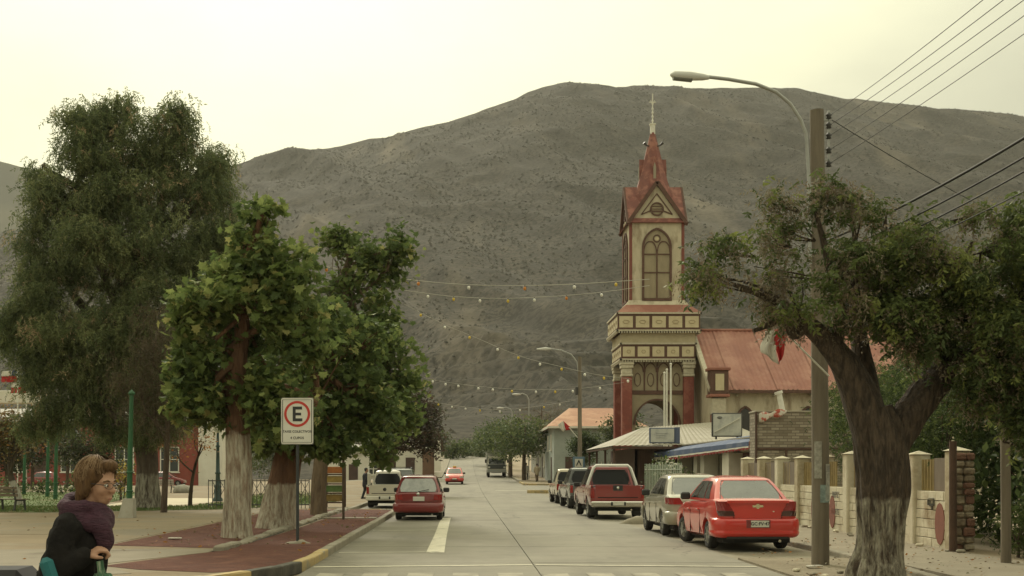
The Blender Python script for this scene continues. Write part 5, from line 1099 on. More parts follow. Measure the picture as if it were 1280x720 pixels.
# ------------------------------------------------------------------ trees
def bark(name, c1, c2, wash=None, washz=0, scale=7):
    m = mat(name, c1, c2, scale=scale, rough=.95, bump=1.0, bscale=scale*1.1, stretch=(1,1,.22), lo=.40, hi=.60, bdist=.22, detail=9)  # darker noise colour paints the shade of the furrows into the bark
    if wash and 'W' not in m:
        m['W'] = 1; n = m.node_tree.nodes; L = m.node_tree.links; b = n['Principled BSDF']; src = b.inputs['Base Color'].links[0].from_socket
        tcn = n.new('ShaderNodeTexCoord'); sp_ = n.new('ShaderNodeSeparateXYZ'); L.new(tcn.outputs['Object'], sp_.inputs[0])
        nz_ = n.new('ShaderNodeTexNoise'); nz_.inputs['Scale'].default_value = 5; nz_.inputs['Detail'].default_value = 6; L.new(tcn.outputs['Object'], nz_.inputs['Vector'])
        ad_ = n.new('ShaderNodeMath'); ad_.operation = 'MULTIPLY_ADD'; ad_.inputs[1].default_value = .32; L.new(nz_.outputs['Fac'], ad_.inputs[0]); L.new(sp_.outputs['Z'], ad_.inputs[2])
        mr_ = n.new('ShaderNodeMapRange'); mr_.inputs[1].default_value = washz+.13; mr_.inputs[2].default_value = washz+.21; mr_.inputs[3].default_value = 1; mr_.inputs[4].default_value = 0; L.new(ad_.outputs[0], mr_.inputs[0])
        # flaking: old bark shows through
        n2 = n.new('ShaderNodeTexNoise'); n2.inputs['Scale'].default_value = 13; n2.inputs['Detail'].default_value = 9; n2.inputs['Roughness'].default_value = .7
        mpp = n.new('ShaderNodeMapping'); mpp.inputs['Scale'].default_value = (1,1,.16); L.new(tcn.outputs['Object'], mpp.inputs[0]); L.new(mpp.outputs[0], n2.inputs['Vector'])
        m2 = n.new('ShaderNodeMapRange'); m2.inputs[1].default_value = .40; m2.inputs[2].default_value = .60; m2.inputs[3].default_value = 1; m2.inputs[4].default_value = wash[1]; L.new(n2.outputs['Fac'], m2.inputs[0])
        mu = n.new('ShaderNodeMath'); mu.operation = 'MULTIPLY'; L.new(mr_.outputs[0], mu.inputs[0]); L.new(m2.outputs[0], mu.inputs[1])
        mx = n.new('ShaderNodeMixRGB'); mx.inputs[2].default_value = (*wash[0], 1); L.new(mu.outputs[0], mx.inputs[0]); L.new(src, mx.inputs[1]); L.new(mx.outputs[0], b.inputs['Base Color'])
    return m
def smooth_path(pts, n):
    """Catmull-Rom through (x,y,z,r)"""
    p = [np.array(q, float) for q in pts]; p = [2*p[0]-p[1]] + p + [2*p[-1]-p[-2]]; out = []
    for i in range(1, len(p)-2):
        for k in range(n):
            t = k/n; a, b, c, d = p[i-1:i+3]
            out.append(.5*(2*b+(c-a)*t+(2*a-5*b+4*c-d)*t*t+(3*b-a-3*c+d)*t**3))
    out.append(p[-2]); return out
def limb(mb, pts, seg=10, n=5, rough_=0.0, ridges=0):
    q = smooth_path(pts, n); P3 = [Vector(v[:3]) for v in q]; rs = [max(.006, v[3]) for v in q]; o = len(mb.v)
    mb.tube(P3, rs, seg, cap=True)
    if rough_:
        k = 0
        for i, c in enumerate(P3):
            for j in range(seg):
                idx = o+i*seg+j; v = Vector(mb.v[idx]); d = v-c
                f = 1+rough_*mnoise.noise((v.x*3.1, v.y*3.1, v.z*.9)) + rough_*.6*mnoise.noise((v.x*8, v.y*8, v.z*2.2)) + (rough_*.5*math.sin(j*2*math.pi/seg*ridges+v.z*1.3) if ridges else 0)
                if ridges:
                    an = j*2*math.pi/seg; f -= rough_*.75*max(0, .35-abs(mnoise.noise((math.cos(an)*3.2+5, math.sin(an)*3.2, v.z*.8))))
                mb.v[idx] = tuple(c+d*f)
    return P3, rs
def rots(n, pitch=(0,.6), rng=RNG, droop=None):
    yaw = rng.random(n)*2*np.pi; pt = rng.normal(pitch[0], pitch[1], n); rl = rng.normal(0, .5, n)
    cy, sy, cp, sp, cr_, sr_ = np.cos(yaw), np.sin(yaw), np.cos(pt), np.sin(pt), np.cos(rl), np.sin(rl); Z = np.zeros(n); O = np.ones(n)
    Rz = np.stack([np.stack([cy,-sy,Z],1), np.stack([sy,cy,Z],1), np.stack([Z,Z,O],1)],1)
    Rx = np.stack([np.stack([O,Z,Z],1), np.stack([Z,cp,-sp],1), np.stack([Z,sp,cp],1)],1)
    Ry = np.stack([np.stack([cr_,Z,sr_],1), np.stack([Z,O,Z],1), np.stack([-sr_,Z,cr_],1)],1)
    return Rz @ Rx @ Ry
def leaves(name, C, tv, tf, size, mats, pitch=(0,.6), probs=None, parent=None, cluster=None, stuff=True):
    n = len(C); Rm = rots(n, pitch); s_ = size*(.65+.7*RNG.random(n))
    var = PEPV if tv is T_PEP else FRDV if tv is T_FRD else DRYV if tv is T_DRY else None
    if var: V = np.einsum('nij,nkj->nki', Rm, np.stack([v[0] for v in var])[RNG.integers(0, len(var), n)])*s_[:,None,None] + C[:,None,:]
    else: V = np.einsum('nij,kj->nki', Rm, tv)*s_[:,None,None] + C[:,None,:]
    F = (tf[None] + (np.arange(n)*len(tv))[:,None,None]).reshape(-1, tf.shape[1])
    mi = RNG.choice(len(mats), n, p=probs) if cluster is None else cluster
    me = arr_mesh(name, V.reshape(-1,3), F, mats, np.repeat(mi, len(tf)))
    o = link(name, me); o.parent = parent
    if stuff: o['kind'] = 'stuff'
    return o
_half = [(0,0),(.22,.02),(.48,-.05),(.40,.25),(.62,.45),(.34,.50),(.30,.78),(.14,.66),(0,1.0)]
PLANE = _half + [(-x, y) for x, y in _half[-2:0:-1]]
T_PLANE = np.array([(0,.38,-.06)] + [(x, y, .10*abs(x)+.05*math.sin(y*4)) for x, y in PLANE]); nP = len(PLANE)
F_PLANE = np.array([(0, 1+i, 1+(i+1) % nP) for i in range(nP)])
T_LEAF = np.array([(0,0,0),(.28,.45,.06),(0,1,0),(-.28,.45,.06)]); F_LEAF = np.array([(0,1,2,3)])
def strand(n, L, ll, lw, droop=1.0, ang=.9):
    """feathery drooping spray of narrow leaflets"""
    v = []; f = []
    for i in range(n):
        t = (i+1)/n; y = L*.45*math.sin(t*1.2); z = -L*droop*(t**1.4); 
        for s in (-1,1):
            a = ang; d = np.array([s*math.sin(a), .35*math.cos(a), -.75*math.cos(a)-.15]); d /= np.linalg.norm(d); sdv = np.cross(d, (0,1,0)); sdv /= np.linalg.norm(sdv)
            b = np.array([0,y,z]); k = len(v); l = ll*(1-.35*abs(t-.45))
            v += [b, b+d*l*.5+sdv*lw, b+d*l, b+d*l*.5-sdv*lw]; f.append((k,k+1,k+2,k+3))
    return np.array(v), np.array(f)
def spray(n, L, ll, lw, droop, seed, out=.5):
    r = random.Random(seed); v = []; f = []
    for i in range(n):
        t = (i+.6)/n; c = np.array([.10*L*math.sin(3*t+seed), L*out*math.sin(t*1.3), -L*droop*t**1.5])
        a = i*2.4+r.uniform(-.5,.5); d = np.array([math.cos(a), .4*math.sin(a)+.25, -.35-.7*droop*r.random()]); d /= np.linalg.norm(d); e = np.cross(d, (r.uniform(-1,1), r.uniform(-1,1), .6)); e /= np.linalg.norm(e)
        l = ll*r.uniform(.7,1.2); k = len(v); v += [c, c+d*l*.45+e*lw, c+d*l, c+d*l*.45-e*lw]; f.append((k,k+1,k+2,k+3))
    return np.array(v), np.array(f)
PEPV = [spray(13, .46, .13, .019, 1.0, k) for k in range(6)]
FRDV = [spray(12, .30, .105, .021, .35, 10+k, .9) for k in range(6)]
DRYV = [spray(12, .36, .075, .012, 1.0, 20+k) for k in range(6)]
T_PEP, F_PEP = PEPV[0]
T_FRD, F_FRD = FRDV[0]
T_DRY, F_DRY = DRYV[0]
def lobe_pts(lobes, shell=.45, rng=RNG, clump=0):
    out = []; ids = []
    for k, (cx, cy, cz, rx, ry, rz, n) in enumerate(lobes):
        d = rng.normal(size=(n,3)); d /= np.linalg.norm(d, axis=1)[:,None]; r_ = shell+(1-shell)*rng.random(n)**.6
        p = d*r_[:,None]*np.array([rx,ry,rz]) + np.array([cx,cy,cz])
        if clump:
            k0 = max(2, n//clump); p = p[rng.integers(0, k0, n)] + rng.normal(0, 1, (n,3))*np.array([rx,ry,rz])*.17
        out.append(p); ids += [k]*n
    return np.concatenate(out), np.array(ids)
def tree(name, label, base, trunk, lobes, kind, barkm, leafm, per, spread, size, group=None, seg=12, rough_=.10, ridges=0, limbs=True, shell=.45, pitch=(0,.6), probs=None, twigs=40, cat='tree', trunk_n=5, split_leaves=0, clump=0):
    t = thing(name, label, cat, base, 0, group)
    mb = MB(); P3, rs = limb(mb, trunk, seg, trunk_n, rough_, ridges); tr = part(mb, 'trunk', barkm, t, fix=False)
    cl, ids = lobe_pts(lobes, shell, clump=clump); top = np.array(P3[-1]); lm = MB()
    if limbs:
        for k, lb in enumerate(lobes):
            c = np.array(lb[:3]); i0 = int(len(P3)*(.55+.4*random.random())); s0 = np.array(P3[min(i0, len(P3)-1)]); r0 = rs[min(i0, len(P3)-1)]
            mid = (s0+c)/2+RNG.normal(0, .12*np.linalg.norm(c-s0), 3); end = c+(c-s0)*.04
            Q, q = limb(lm, [(*s0, r0*.62), (*mid, r0*.42), (*c, r0*.26), (*end, r0*.10)], 7, 3)
            pts = cl[ids == k]; 
            for p in pts[RNG.choice(len(pts), min(len(pts), twigs), replace=False)]:
                a = np.array(Q[int(len(Q)*(.35+.5*random.random()))]); m_ = (a+p)/2+RNG.normal(0,.08*np.linalg.norm(p-a),3)
                lm.tube([a, m_, p], [r0*.13, r0*.07, .008], 4, cap=False)
        br = part(lm, 'branches', barkm, t, fix=False)
    tv, tf = {'plane': (T_PLANE, F_PLANE), 'leaf': (T_LEAF, F_LEAF), 'pepper': (T_PEP, F_PEP), 'frond': (T_FRD, F_FRD), 'dry': (T_DRY, F_DRY)}[kind]
    C = np.repeat(cl, per, 0) + RNG.normal(0, spread, (len(cl)*per, 3))*np.array([1,1,.8])
    if split_leaves:
        order = np.argsort(C[:,1]+.15*np.abs(C[:,2]-3.5)); pick = order[:split_leaves*6][RNG.choice(split_leaves*6, split_leaves, replace=False)]; mask = np.ones(len(C), bool); mask[pick] = False
    cm = np.repeat(RNG.choice(len(leafm), len(cl), p=probs), per); mixr = RNG.random(len(cm)) < .4; cm[mixr] = RNG.choice(len(leafm), mixr.sum(), p=probs)
    if split_leaves:
        mes = [arr_mesh('leaf', T_PLANE*size, F_PLANE, m) for m in leafm]; Rm = rots(split_leaves, pitch)
        for i, j in enumerate(pick):
            o = bpy.data.objects.new('leaf', mes[cm[j]]); COL.objects.link(o); o.parent = t
            M4 = Matrix(Rm[i].tolist()).to_4x4() @ Matrix.Scale(.8+.6*random.random(), 4); M4.translation = Vector(C[j]); o.matrix_local = M4
        C = C[mask]; cm = cm[mask]
    leaves('crown', C, tv, tf, size, leafm, pitch, probs, t, cm)
    return t
LF = lambda n, c, tr=.42, r=.55: mat(n, c, tuple(x*.7 for x in c), scale=2.0, rough=r, trans=tr, spec=.18)
PL = [LF('plane_leaf_mid', (0.168,0.224,0.069)), LF('plane_leaf_dark', (0.110,0.155,0.054)), LF('plane_leaf_light', (0.269,0.317,0.108)), LF('plane_leaf_yellow', (0.404,0.389,0.149))]
PE = [LF('pepper_leaf_mid', (0.168,0.205,0.090)), LF('pepper_leaf_dark', (0.114,0.144,0.067)), LF('pepper_leaf_light', (0.249,0.276,0.124)), LF('pepper_leaf_dry', (0.443,0.339,0.204))]
B_plane = bark('plane_bark_washed', (.19,.10,.055), (.12,.062,.036), ((.52,.475,.38), .25), 2.30, 6)
B_plane2 = bark('plane_bark_washed_low', (.19,.10,.055), (.12,.062,.036), ((.52,.475,.38), .3), 1.15, 6)
B_plain = bark('brown_bark', (.12,.085,.058), (.07,.05,.035))
# nearest plane tree: base (-5.05, 26.6)
tree('plane_tree', 'whitewashed plane tree with large bright leaves left of parking sign', (-5.05,26.6,.12),
     [(0,0,-.1,.40),(-.02,0,.25,.34),(.02,0,1.2,.30),(0,0,2.4,.27),(-.05,.05,3.6,.22),(.1,.1,4.6,.15),(.12,.1,5.2,.06)],
     [(-0.95, 0, 3.5, 0.5, 0.9, 0.7, 26), (-0.631, -0.2, 4.9, 0.645, 0.9, 0.7, 34), (0.487, -0.35, 5.0, 0.774, 0.9, 0.75, 40), (0.315, 0, 6.35, 0.731, 0.9, 0.65, 36), (1.089, -0.1, 5.8, 0.688, 0.8, 0.7, 34), (1.261, 0, 4.6, 0.645, 0.9, 0.7, 30), (-0.158, 0.2, 5.95, 0.602, 0.8, 0.55, 24), (0.874, 0.2, 3.5, 0.774, 0.9, 0.55, 28), (-0.76, 0.0, 2.9, 0.473, 0.6, 0.45, 20), (-0.889, 0, 3.9, 0.43, 0.6, 0.6, 22), (-0.072, 0.9, 4.4, 0.774, 0.6, 1.2, 24), (-0.95, -0.45, 2.9, 0.5, 0.4, 0.45, 22), (0.95, -0.5, 2.8, 0.5, 0.5, 0.45, 24), (-0.95, -0.35, 3.9, 0.5, 0.5, 0.6, 24), (0.53, -0.2, 7.0, 0.301, 0.4, 0.35, 8), (1.734, 0.3, 3.0, 0.602, 0.6, 0.4, 14)],
     'plane', B_plane, PL, 19, .19, .185, clump=5, group='plane trees along the kerb', probs=[.42,.30,.20,.08], split_leaves=280, pitch=(-.5,.75), seg=16, rough_=.07, shell=.35)
tree('plane_tree', 'leaning plane tree with stout whitewashed trunk behind the parking sign', (-4.85,31.2,.12),
     [(-.05,0,-.1,.62),(-.02,0,.3,.50),(.1,0,1.0,.42),(.25,0,1.9,.36),(.5,0,3.0,.28),(.9,.1,4.2,.2),(1.1,.1,5.2,.1)],
     [(.35,-.5,2.25,.9,.5,.35,26),(1.2,-.4,2.2,.8,.6,.3,24),(-.5,-.3,2.35,.5,.5,.35,14),(.1,-.2,2.7,1.0,.9,.5,30),(1.3,-.3,2.75,.9,1.0,.6,34),(1.9,0,3.5,.9,1.0,.8,36),(.9,-.3,4.1,1.1,1.0,.9,44),(.1,0,4.2,.8,.9,.8,26),(2.0,.2,4.6,.8,.9,.8,26),(1.2,.3,5.3,.9,.9,.7,26),(2.3,0,2.6,.6,.7,.4,14),(-.8,.3,3.2,.7,.7,.6,18)],
     'plane', B_plane2, PL, 20, .20, .180, clump=5, group='plane trees along the kerb', probs=[.46,.38,.13,.03], pitch=(-.5,.75), seg=16, rough_=.10, shell=.3)
tree('plane_tree', 'tall dark plane tree reaching over the dark red hatchback', (-4.9,40.0,.12),
     [(0,0,-.1,.30),(.02,0,1.2,.25),(.2,0,2.8,.22),(.6,0,5.0,.16),(.9,0,7.5,.10),(1.0,0,8.8,.05)],
     [(1.0,0,8.4,.85,.9,1.1,40),(2.2,0,8.1,.65,.8,1.0,32),(.4,0,6.8,1.0,1.2,1.0,40),(1.9,-.2,6.4,1.0,1.2,1.1,50),(2.3,0,4.9,1.0,1.2,1.0,50),(1.2,-.3,5.2,1.2,1.2,1.1,50),(2.5,0,3.4,.8,1.0,.8,36),(1.7,-.3,3.6,1.1,1.1,.9,44),(.3,0,4.0,.9,1.0,.9,30),(2.0,0,2.4,.8,.9,.4,20),(.9,0,9.4,.4,.4,.5,12),(3.0,.2,4.2,.5,.6,.5,12),(2.7,.1,9.0,.4,.4,.5,10)],
     'plane', bark('tan_bark', (.20,.145,.09), (.14,.10,.065)), PL, 18, .23, .185, clump=5, group='plane trees along the kerb', probs=[.46,.36,.16,.02], pitch=(-.5,.75), shell=.35)
# big pepper tree of the plaza
tree('pepper_tree', 'huge drooping willowy tree towering over the plaza lamps', (-12.55,47.3,.12),
     [(0,0,-.15,.62),(.05,0,.4,.50),(0,0,1.5,.44),(-.1,0,3,.42),(-.3,0,5,.38),(-.5,.2,8,.28),(-.6,.2,10.5,.16),(-.5,.2,12.2,.06)],
     [(-2.6,0,15.6,.5,.6,.5,16),(-1.2,0,15.9,.45,.5,.4,14),(1.3,0,15.4,.5,.6,.5,16),(2.6,0,13.7,.5,.6,.6,18),(-3.9,0,13.3,.5,.6,.5,16),(-4.4,0,10.9,.6,.7,.5,18),(3.7,0,9.2,.5,.7,.7,18),(-5.5,0,6.8,.45,.6,.6,14),(-2.0,0,14.6,1.2,1.5,1.3,70),(.3,0,14.3,1.5,1.5,1.3,80),(-.6,-.5,12.6,2.4,2.2,1.5,130),(-3.0,0,12.0,1.3,1.6,1.3,64),(2.1,0,12.4,1.3,1.6,1.3,76),(-3.7,0,9.6,1.2,1.8,1.2,70),(2.7,0,10.4,1.2,1.8,1.4,90),(-.3,-1,10.2,2.6,2.2,1.6,150),(-3.2,-.3,7.2,1.7,2,1.5,110),(-4.9,0,8.0,.7,1,.9,30),(-4.3,0,5.9,1.0,1.4,1.0,46),(2.9,0,7.8,1.2,1.8,1.5,90),(.2,-1.4,7.6,2.4,1.8,1.6,140),(-2.3,-.8,4.7,1.6,1.8,1.1,84),(.4,-1.2,5.2,1.9,1.6,1.2,100),(2.6,-.3,5.2,1.3,1.5,1.2,66),(-3.6,-.2,3.7,1.0,1.2,.7,34),(1.0,-.8,3.6,1.3,1.2,.6,40),(-.9,-.9,3.4,1.2,1.2,.6,36)],
     'pepper', bark('pepper_bark', (.13,.10,.075), (.075,.056,.042), ((.36,.33,.27), .0), 1.35), PE, 22, .31, 1.0, clump=6, probs=[.38,.22,.36,.04], pitch=(0,.35), shell=.35, twigs=26, rough_=.16)
# dry brown tree in front of it
DRY = [LF('dry_leaf_brown', (0.163,0.121,0.078)), LF('dry_leaf_grey', (0.194,0.163,0.116)), LF('dry_leaf_olive', (0.132,0.127,0.065))]
tree('dry_tree', 'half dry brown leaved tree between pepper tree and planes', (-10.9,43.3,.12),
     [(0,0,-.1,.13),(.05,0,.9,.11),(.12,0,2.2,.10),(.15,0,4.0,.07),(.1,0,6.0,.03)],
     [(-.2,0,6.5,1.0,1.0,1.2,60),(.5,0,5.2,1.3,1.0,1.2,80),(-.9,0,4.9,1.0,1.0,1.1,60),(.9,0,4.0,1.0,1.0,.9,54),(-.3,0,3.6,1.2,1,.8,54)],
     'dry', B_plain, DRY, 9, .26, 1.0, pitch=(0,.5), twigs=30)
AUT = [LF('autumn_tan', (0.310,0.209,0.085)), LF('autumn_olive', (0.186,0.171,0.070)), LF('autumn_orange', (0.403,0.186,0.054)), LF('autumn_brown', (0.171,0.116,0.062))]
def AT(px, py, Y): q = P(px, py, Y); return (q.x, q.y, .115)
tree('small_tree', 'small autumn tree with leaning whitewashed trunk by the slatted bench', AT(25,616,52),
     [(0,0,-.1,.19),(-.12,0,.5,.16),(-.35,0,1.1,.14),(-.45,0,1.8,.10),(-.4,0,2.6,.05)],
     [(-.9,0,2.6,.8,.9,.6,40),(.1,0,2.9,.9,.9,.6,44),(-.5,0,3.6,.9,.9,.6,40),(-1.5,0,3.2,.7,.8,.6,30),(.5,0,3.5,.5,.6,.5,18)],
     'leaf', bark('small_bark_washed', (.11,.085,.06), (.07,.055,.04), ((.55,.52,.45), .6), 1.05), AUT, 22, .26, .15, probs=[.35,.35,.10,.20])
tree('small_tree', 'little bare branched tree with orange leaves beside the big trunk', (-11.4,49.6,.12),
     [(0,0,-.1,.10),(.05,0,.7,.08),(.2,0,1.6,.06),(.5,0,2.6,.03)], [(.6,0,2.5,.6,.6,.5,10),(-.5,0,2.3,.6,.5,.5,10),(.2,0,3.0,.7,.6,.5,10)], 'leaf', B_plain, AUT, 8, .22, .13, probs=[.25,.1,.5,.15], twigs=10)
PZ = [LF('plaza_leaf_green', (.070,.092,.038)), LF('plaza_leaf_dark', (.045,.060,.028)), LF('plaza_leaf_olive', (.115,.105,.050))]
for px, Y, h, w, lb in ((118,92,5.2,3.6,'bushy plaza tree screening the red house front'),(40,96,6.0,4.4,'bushy plaza tree below the mast flags'),(84,104,7.0,3.2,'slender plaza tree behind the rose bush'),(8,84,5.0,3.6,'broad plaza tree behind the autumn tree')):
    tree('plaza_tree', lb, ((px-582)*Y/1500, Y, .115), [(0,0,-.1,.16),(.05,0,h*.3,.13),(0,0,h*.7,.06)], [(0,0,h*.55,w*.42,w*.4,h*.2,60),(w*.25,0,h*.75,w*.3,w*.3,h*.18,40),(-w*.28,0,h*.7,w*.3,w*.3,h*.18,40),(-w*.2,0,h*.4,w*.3,w*.3,h*.12,24),(w*.25,0,h*.42,w*.3,w*.3,h*.12,24)], 'leaf', B_plain, PZ, 16, .34, .26, group='background trees of the plaza')
# dark trees along the left kerb farther away
DK = [LF('dark_leaf_purple', (0.078,0.059,0.046)), LF('dark_leaf_olive', (0.081,0.085,0.043)), LF('dark_leaf_brown', (0.116,0.081,0.056))]
tree('dark_tree', 'dark purplish street tree over the grey green estate', (-4.6,74,gz(-4.6,74)+.1), [(0,0,-.1,.28),(.05,0,1.6,.24),(.2,0,3.4,.18),(.5,0,5.6,.08)],
     [(-.3,0,3.6,1.7,1.4,.9,70),(1.3,0,4.0,1.5,1.4,1.0,70),(.8,0,5.4,1.4,1.4,1.0,60),(2.2,0,3.0,.9,1,.7,30),(-1.5,0,4.8,1.1,1.2,1.0,40),(1.8,0,5.2,.8,.8,.7,24)], 'leaf', B_plain, DK, 20, .36, .26, group='dark street trees on the left kerb')
tree('dark_tree', 'tall thin dark tree beside the white corner house', (-3.7,128.6,gz(-3.5,128)+.1), [(0,0,-.1,.22),(.05,0,2.5,.18),(.1,0,5.5,.08)],
     [(.2,0,3.6,.95,1,1.2,50),(.1,0,5.6,1.0,1,1.2,50),(.4,0,7.2,.7,.8,.9,30)], 'leaf', B_plain, DK, 16, .36, .3, group='dark street trees on the left kerb')
tree('dark_tree', 'dense dark tree filling the gap behind the estate car', (-6.3,88,gz(-6,88)+.1), [(0,0,-.1,.24),(.05,0,2.0,.2),(.1,0,4.5,.08)],
     [(0,0,3.4,1.6,1.3,1.0,60),(.7,0,5.0,1.4,1.3,1.2,60),(-1.0,0,4.9,1.2,1.2,1.1,40)], 'leaf', B_plain, DK, 18, .36, .28, group='dark street trees on the left kerb')
# far green street trees on the right
GR = [LF('far_leaf_green', (0.116,0.156,0.057)), LF('far_leaf_light', (0.178,0.205,0.081)), LF('far_leaf_dark', (0.075,0.103,0.045))]
def far_tree(label, px, pyb, Y, h, w, mats, kind='leaf', size=.3, thin=1.0, name='street_tree'):
    X = (px-582)*Y/1500; z = gz(X, Y)+.1
    lb = []
    for i in range(7):
        a = i*2.4; rr = w*.42*(i > 0); lb.append((rr*math.cos(a)*(.7+.3*(i % 2)), rr*math.sin(a), h*(.45+.42*(i/7)+(.08 if i == 0 else 0)), w*.36, w*.36, h*.17, int(34*thin)))
    return tree(name, label, (X, Y, z), [(0,0,-.1,.05*w),(0,0,h*.3,.038*w),(.1,0,h*.6,.025*w),(.1,0,h*.85,.01*w)], lb, kind, B_plain, mats, 14, w*.09, size, group='street trees beyond the church', twigs=12)
far_tree('feathery green street tree in front of the pale blue house', 655, 600, 116, 6.2, 4.6, GR)
far_tree('light green street tree beside the cargo truck', 638, 598, 132, 7.0, 5.0, GR)
far_tree('dark leafy street tree behind the cargo truck', 622, 590, 158, 6.6, 5.0, [GR[0],GR[2],GR[2]])
far_tree('tall grey bare tree above the street trees', 676, 590, 140, 9.2, 5.0, [LF('bare_twig_grey', (0.202,0.178,0.139)), LF('bare_twig_olive', (0.155,0.155,0.093)), DRY[0]], kind='dry', size=1.2, thin=.6)
far_tree('young green tree farthest up the street', 612, 580, 176, 5.5, 4.5, GR)
tree('round_tree', 'round clipped dark green tree before the pale blue house', (9.6,97,.3), [(0,0,-.2,.14),(0,0,1.0,.12),(0,0,2.2,.08)], [(0,0,2.9,1.15,1.1,1.25,90),(.3,0,3.7,.8,.8,.8,40),(-.4,0,3.4,.7,.7,.7,30)], 'leaf', B_plain, [GR[2], LF('round_leaf_dark', (0.054,0.078,0.031)), GR[0]], 22, .26, .2)
tree('garden_tree', 'green tree seen through the church porch arch', (13.5,103.5,.3), [(0,0,-.2,.16),(0,0,2,.13),(0,0,4,.06)], [(0,0,4.0,1.4,1,1.2,70),(.6,0,5.4,1.1,1,1.0,40),(-.8,0,5.0,.9,.9,.9,36)], 'leaf', B_plain, GR, 18, .3, .26)
# ------------------------------------------------------------------ near right tree
RT = [LF('rt_leaf_green', (0.143,0.181,0.060)), LF('rt_leaf_light', (0.243,0.273,0.083)), LF('rt_leaf_dark', (0.088,0.117,0.043)), LF('rt_leaf_greybrown', (0.279,0.239,0.164)), LF('rt_leaf_brown', (0.228,0.170,0.113))]
rt = thing('gnarled_tree', 'gnarled forked tree with whitewashed foot and feathery leaves by pole', 'tree', (6.02,17.5,.03))
B_rt = bark('gnarled_bark', (.120,.085,.058), (.050,.035,.025), ((.40,.36,.28), -.05), 1.18, 17)
mb = MB(); limb(mb, [(0,0,-.15,.50),(-.02,0,.1,.40),(.02,0,.5,.32),(.05,0,1.1,.35),(.03,0,1.7,.38),(.0,0,2.15,.37),(-.08,0,2.5,.28)], 72, 14, .16, 9); part(mb, 'trunk', B_rt, rt, fix=False)
mb = MB()
limb(mb, [(-.06,0,1.95,.29),(-.22,-.05,2.5,.26),(-.45,-.1,3.0,.21),(-.75,-.15,3.4,.17),(-1.15,-.2,3.75,.12),(-1.6,-.3,4.05,.07),(-2.2,-.4,4.25,.03)], 18, 5, .14, 5)
limb(mb, [(.05,.0,1.75,.27),(.38,.05,2.25,.25),(.75,.1,2.75,.22),(1.15,.15,3.15,.18),(1.7,.2,3.5,.13),(2.4,.3,3.9,.08),(3.1,.3,4.1,.04)], 18, 5, .14, 5)
limb(mb, [(-.1,0,2.2,.20),(-.1,.25,2.9,.17),(-.15,.4,3.6,.13),(-.1,.5,4.4,.08),(-.2,.5,5.2,.03)], 14, 4, .12, 4)
limb(mb, [(-.7,-.15,3.35,.12),(-.62,-.2,3.9,.09),(-.8,-.25,4.6,.06),(-1.0,-.3,5.3,.025)], 10, 4, .1)
limb(mb, [(1.0,.15,3.05,.13),(.95,.2,3.7,.10),(1.2,.25,4.3,.07),(1.5,.3,5.0,.03)], 10, 4, .1)
limb(mb, [(-1.1,-.2,3.72,.09),(-1.3,-.25,3.55,.08),(-1.45,-.3,3.75,.06),(-1.9,-.3,3.6,.03)], 8, 4, .1)
part(mb, 'limbs', B_rt, rt, fix=False)
RL = [(-2.05,-.3,4.35,.55,.7,.42,40,3),(-1.55,-.2,4.0,.75,.8,.38,56,3),(-1.0,-.3,4.5,.75,.8,.45,60,3),(-.55,-.4,4.25,.65,.7,.5,50,0),(-1.25,-.2,5.1,.30,.5,.5,18,3),(-.5,-.2,5.15,.28,.4,.55,18,3),(.1,-.2,4.85,.45,.7,.5,30,0),(.25,-.5,4.25,.8,.7,.45,56,0),(-.2,-.5,3.85,.7,.6,.35,40,4),
      (.8,-.3,4.75,.7,.8,.45,50,3),(1.3,-.4,4.2,.8,.8,.55,66,1),(1.75,-.2,4.95,.7,.8,.55,60,0),(2.35,-.2,5.15,.65,.8,.6,60,2),(2.3,-.5,4.3,.8,.9,.6,70,1),(1.5,-.6,3.5,.8,.7,.5,52,4),(2.6,-.6,3.5,.9,.9,.65,70,2),(3.2,0,4.7,.9,.9,.8,70,0),(3.5,0,3.6,.8,.9,.8,50,4),(.8,-.4,3.55,.5,.5,.3,20,4),(2.2,-.2,2.85,.6,.6,.35,30,4),(1.9,-.5,3.1,.8,.6,.4,44,4),(2.9,-.4,2.9,.8,.7,.5,60,2),(3.6,-.2,2.7,.7,.8,.5,44,4),(2.5,-.3,2.55,.6,.5,.3,30,4),(3.3,-.2,2.35,.6,.6,.3,26,2),(2.2,-.55,3.3,.7,.4,.5,50,4),(1.7,-.5,2.75,.5,.4,.3,24,4),(3.0,-.5,3.3,.8,.4,.6,50,2),(-2.5,-.3,4.25,.22,.3,.2,14,3),(-2.35,-.3,4.75,.2,.3,.2,12,3),(-1.5,-.2,5.45,.14,.2,.36,12,3),(-.68,-.2,5.6,.14,.2,.3,10,3),(.65,-.4,3.9,.5,.4,.3,34,4),(.95,-.4,4.5,.5,.5,.4,40,3),(.6,-.3,5.0,.4,.4,.3,24,3),(1.5,-.5,2.62,.5,.4,.32,36,4),(1.95,-.5,2.45,.4,.4,.3,30,2),(1.1,-.55,3.1,.4,.3,.25,22,4),(1.85,-.5,3.1,.5,.4,.4,44,2),(2.1,-.4,2.1,.35,.4,.25,18,4),(-1.7,-.3,4.9,.22,.3,.22,8,3),(-.9,-.2,5.5,.2,.3,.3,8,3),(.05,-.1,5.35,.2,.3,.3,8,0),(1.2,-.2,5.3,.25,.3,.25,10,3),(1.3,-.5,3.9,.8,.6,.4,50,0),(.35,-.55,3.75,.5,.4,.35,24,4),(2.9,-.3,4.3,.9,.8,.6,60,1),(2.75,-.3,5.75,.3,.4,.3,10,0),(3.6,-.2,5.5,.6,.6,.5,26,2)]
cs = []; mi = []; ml = MB()
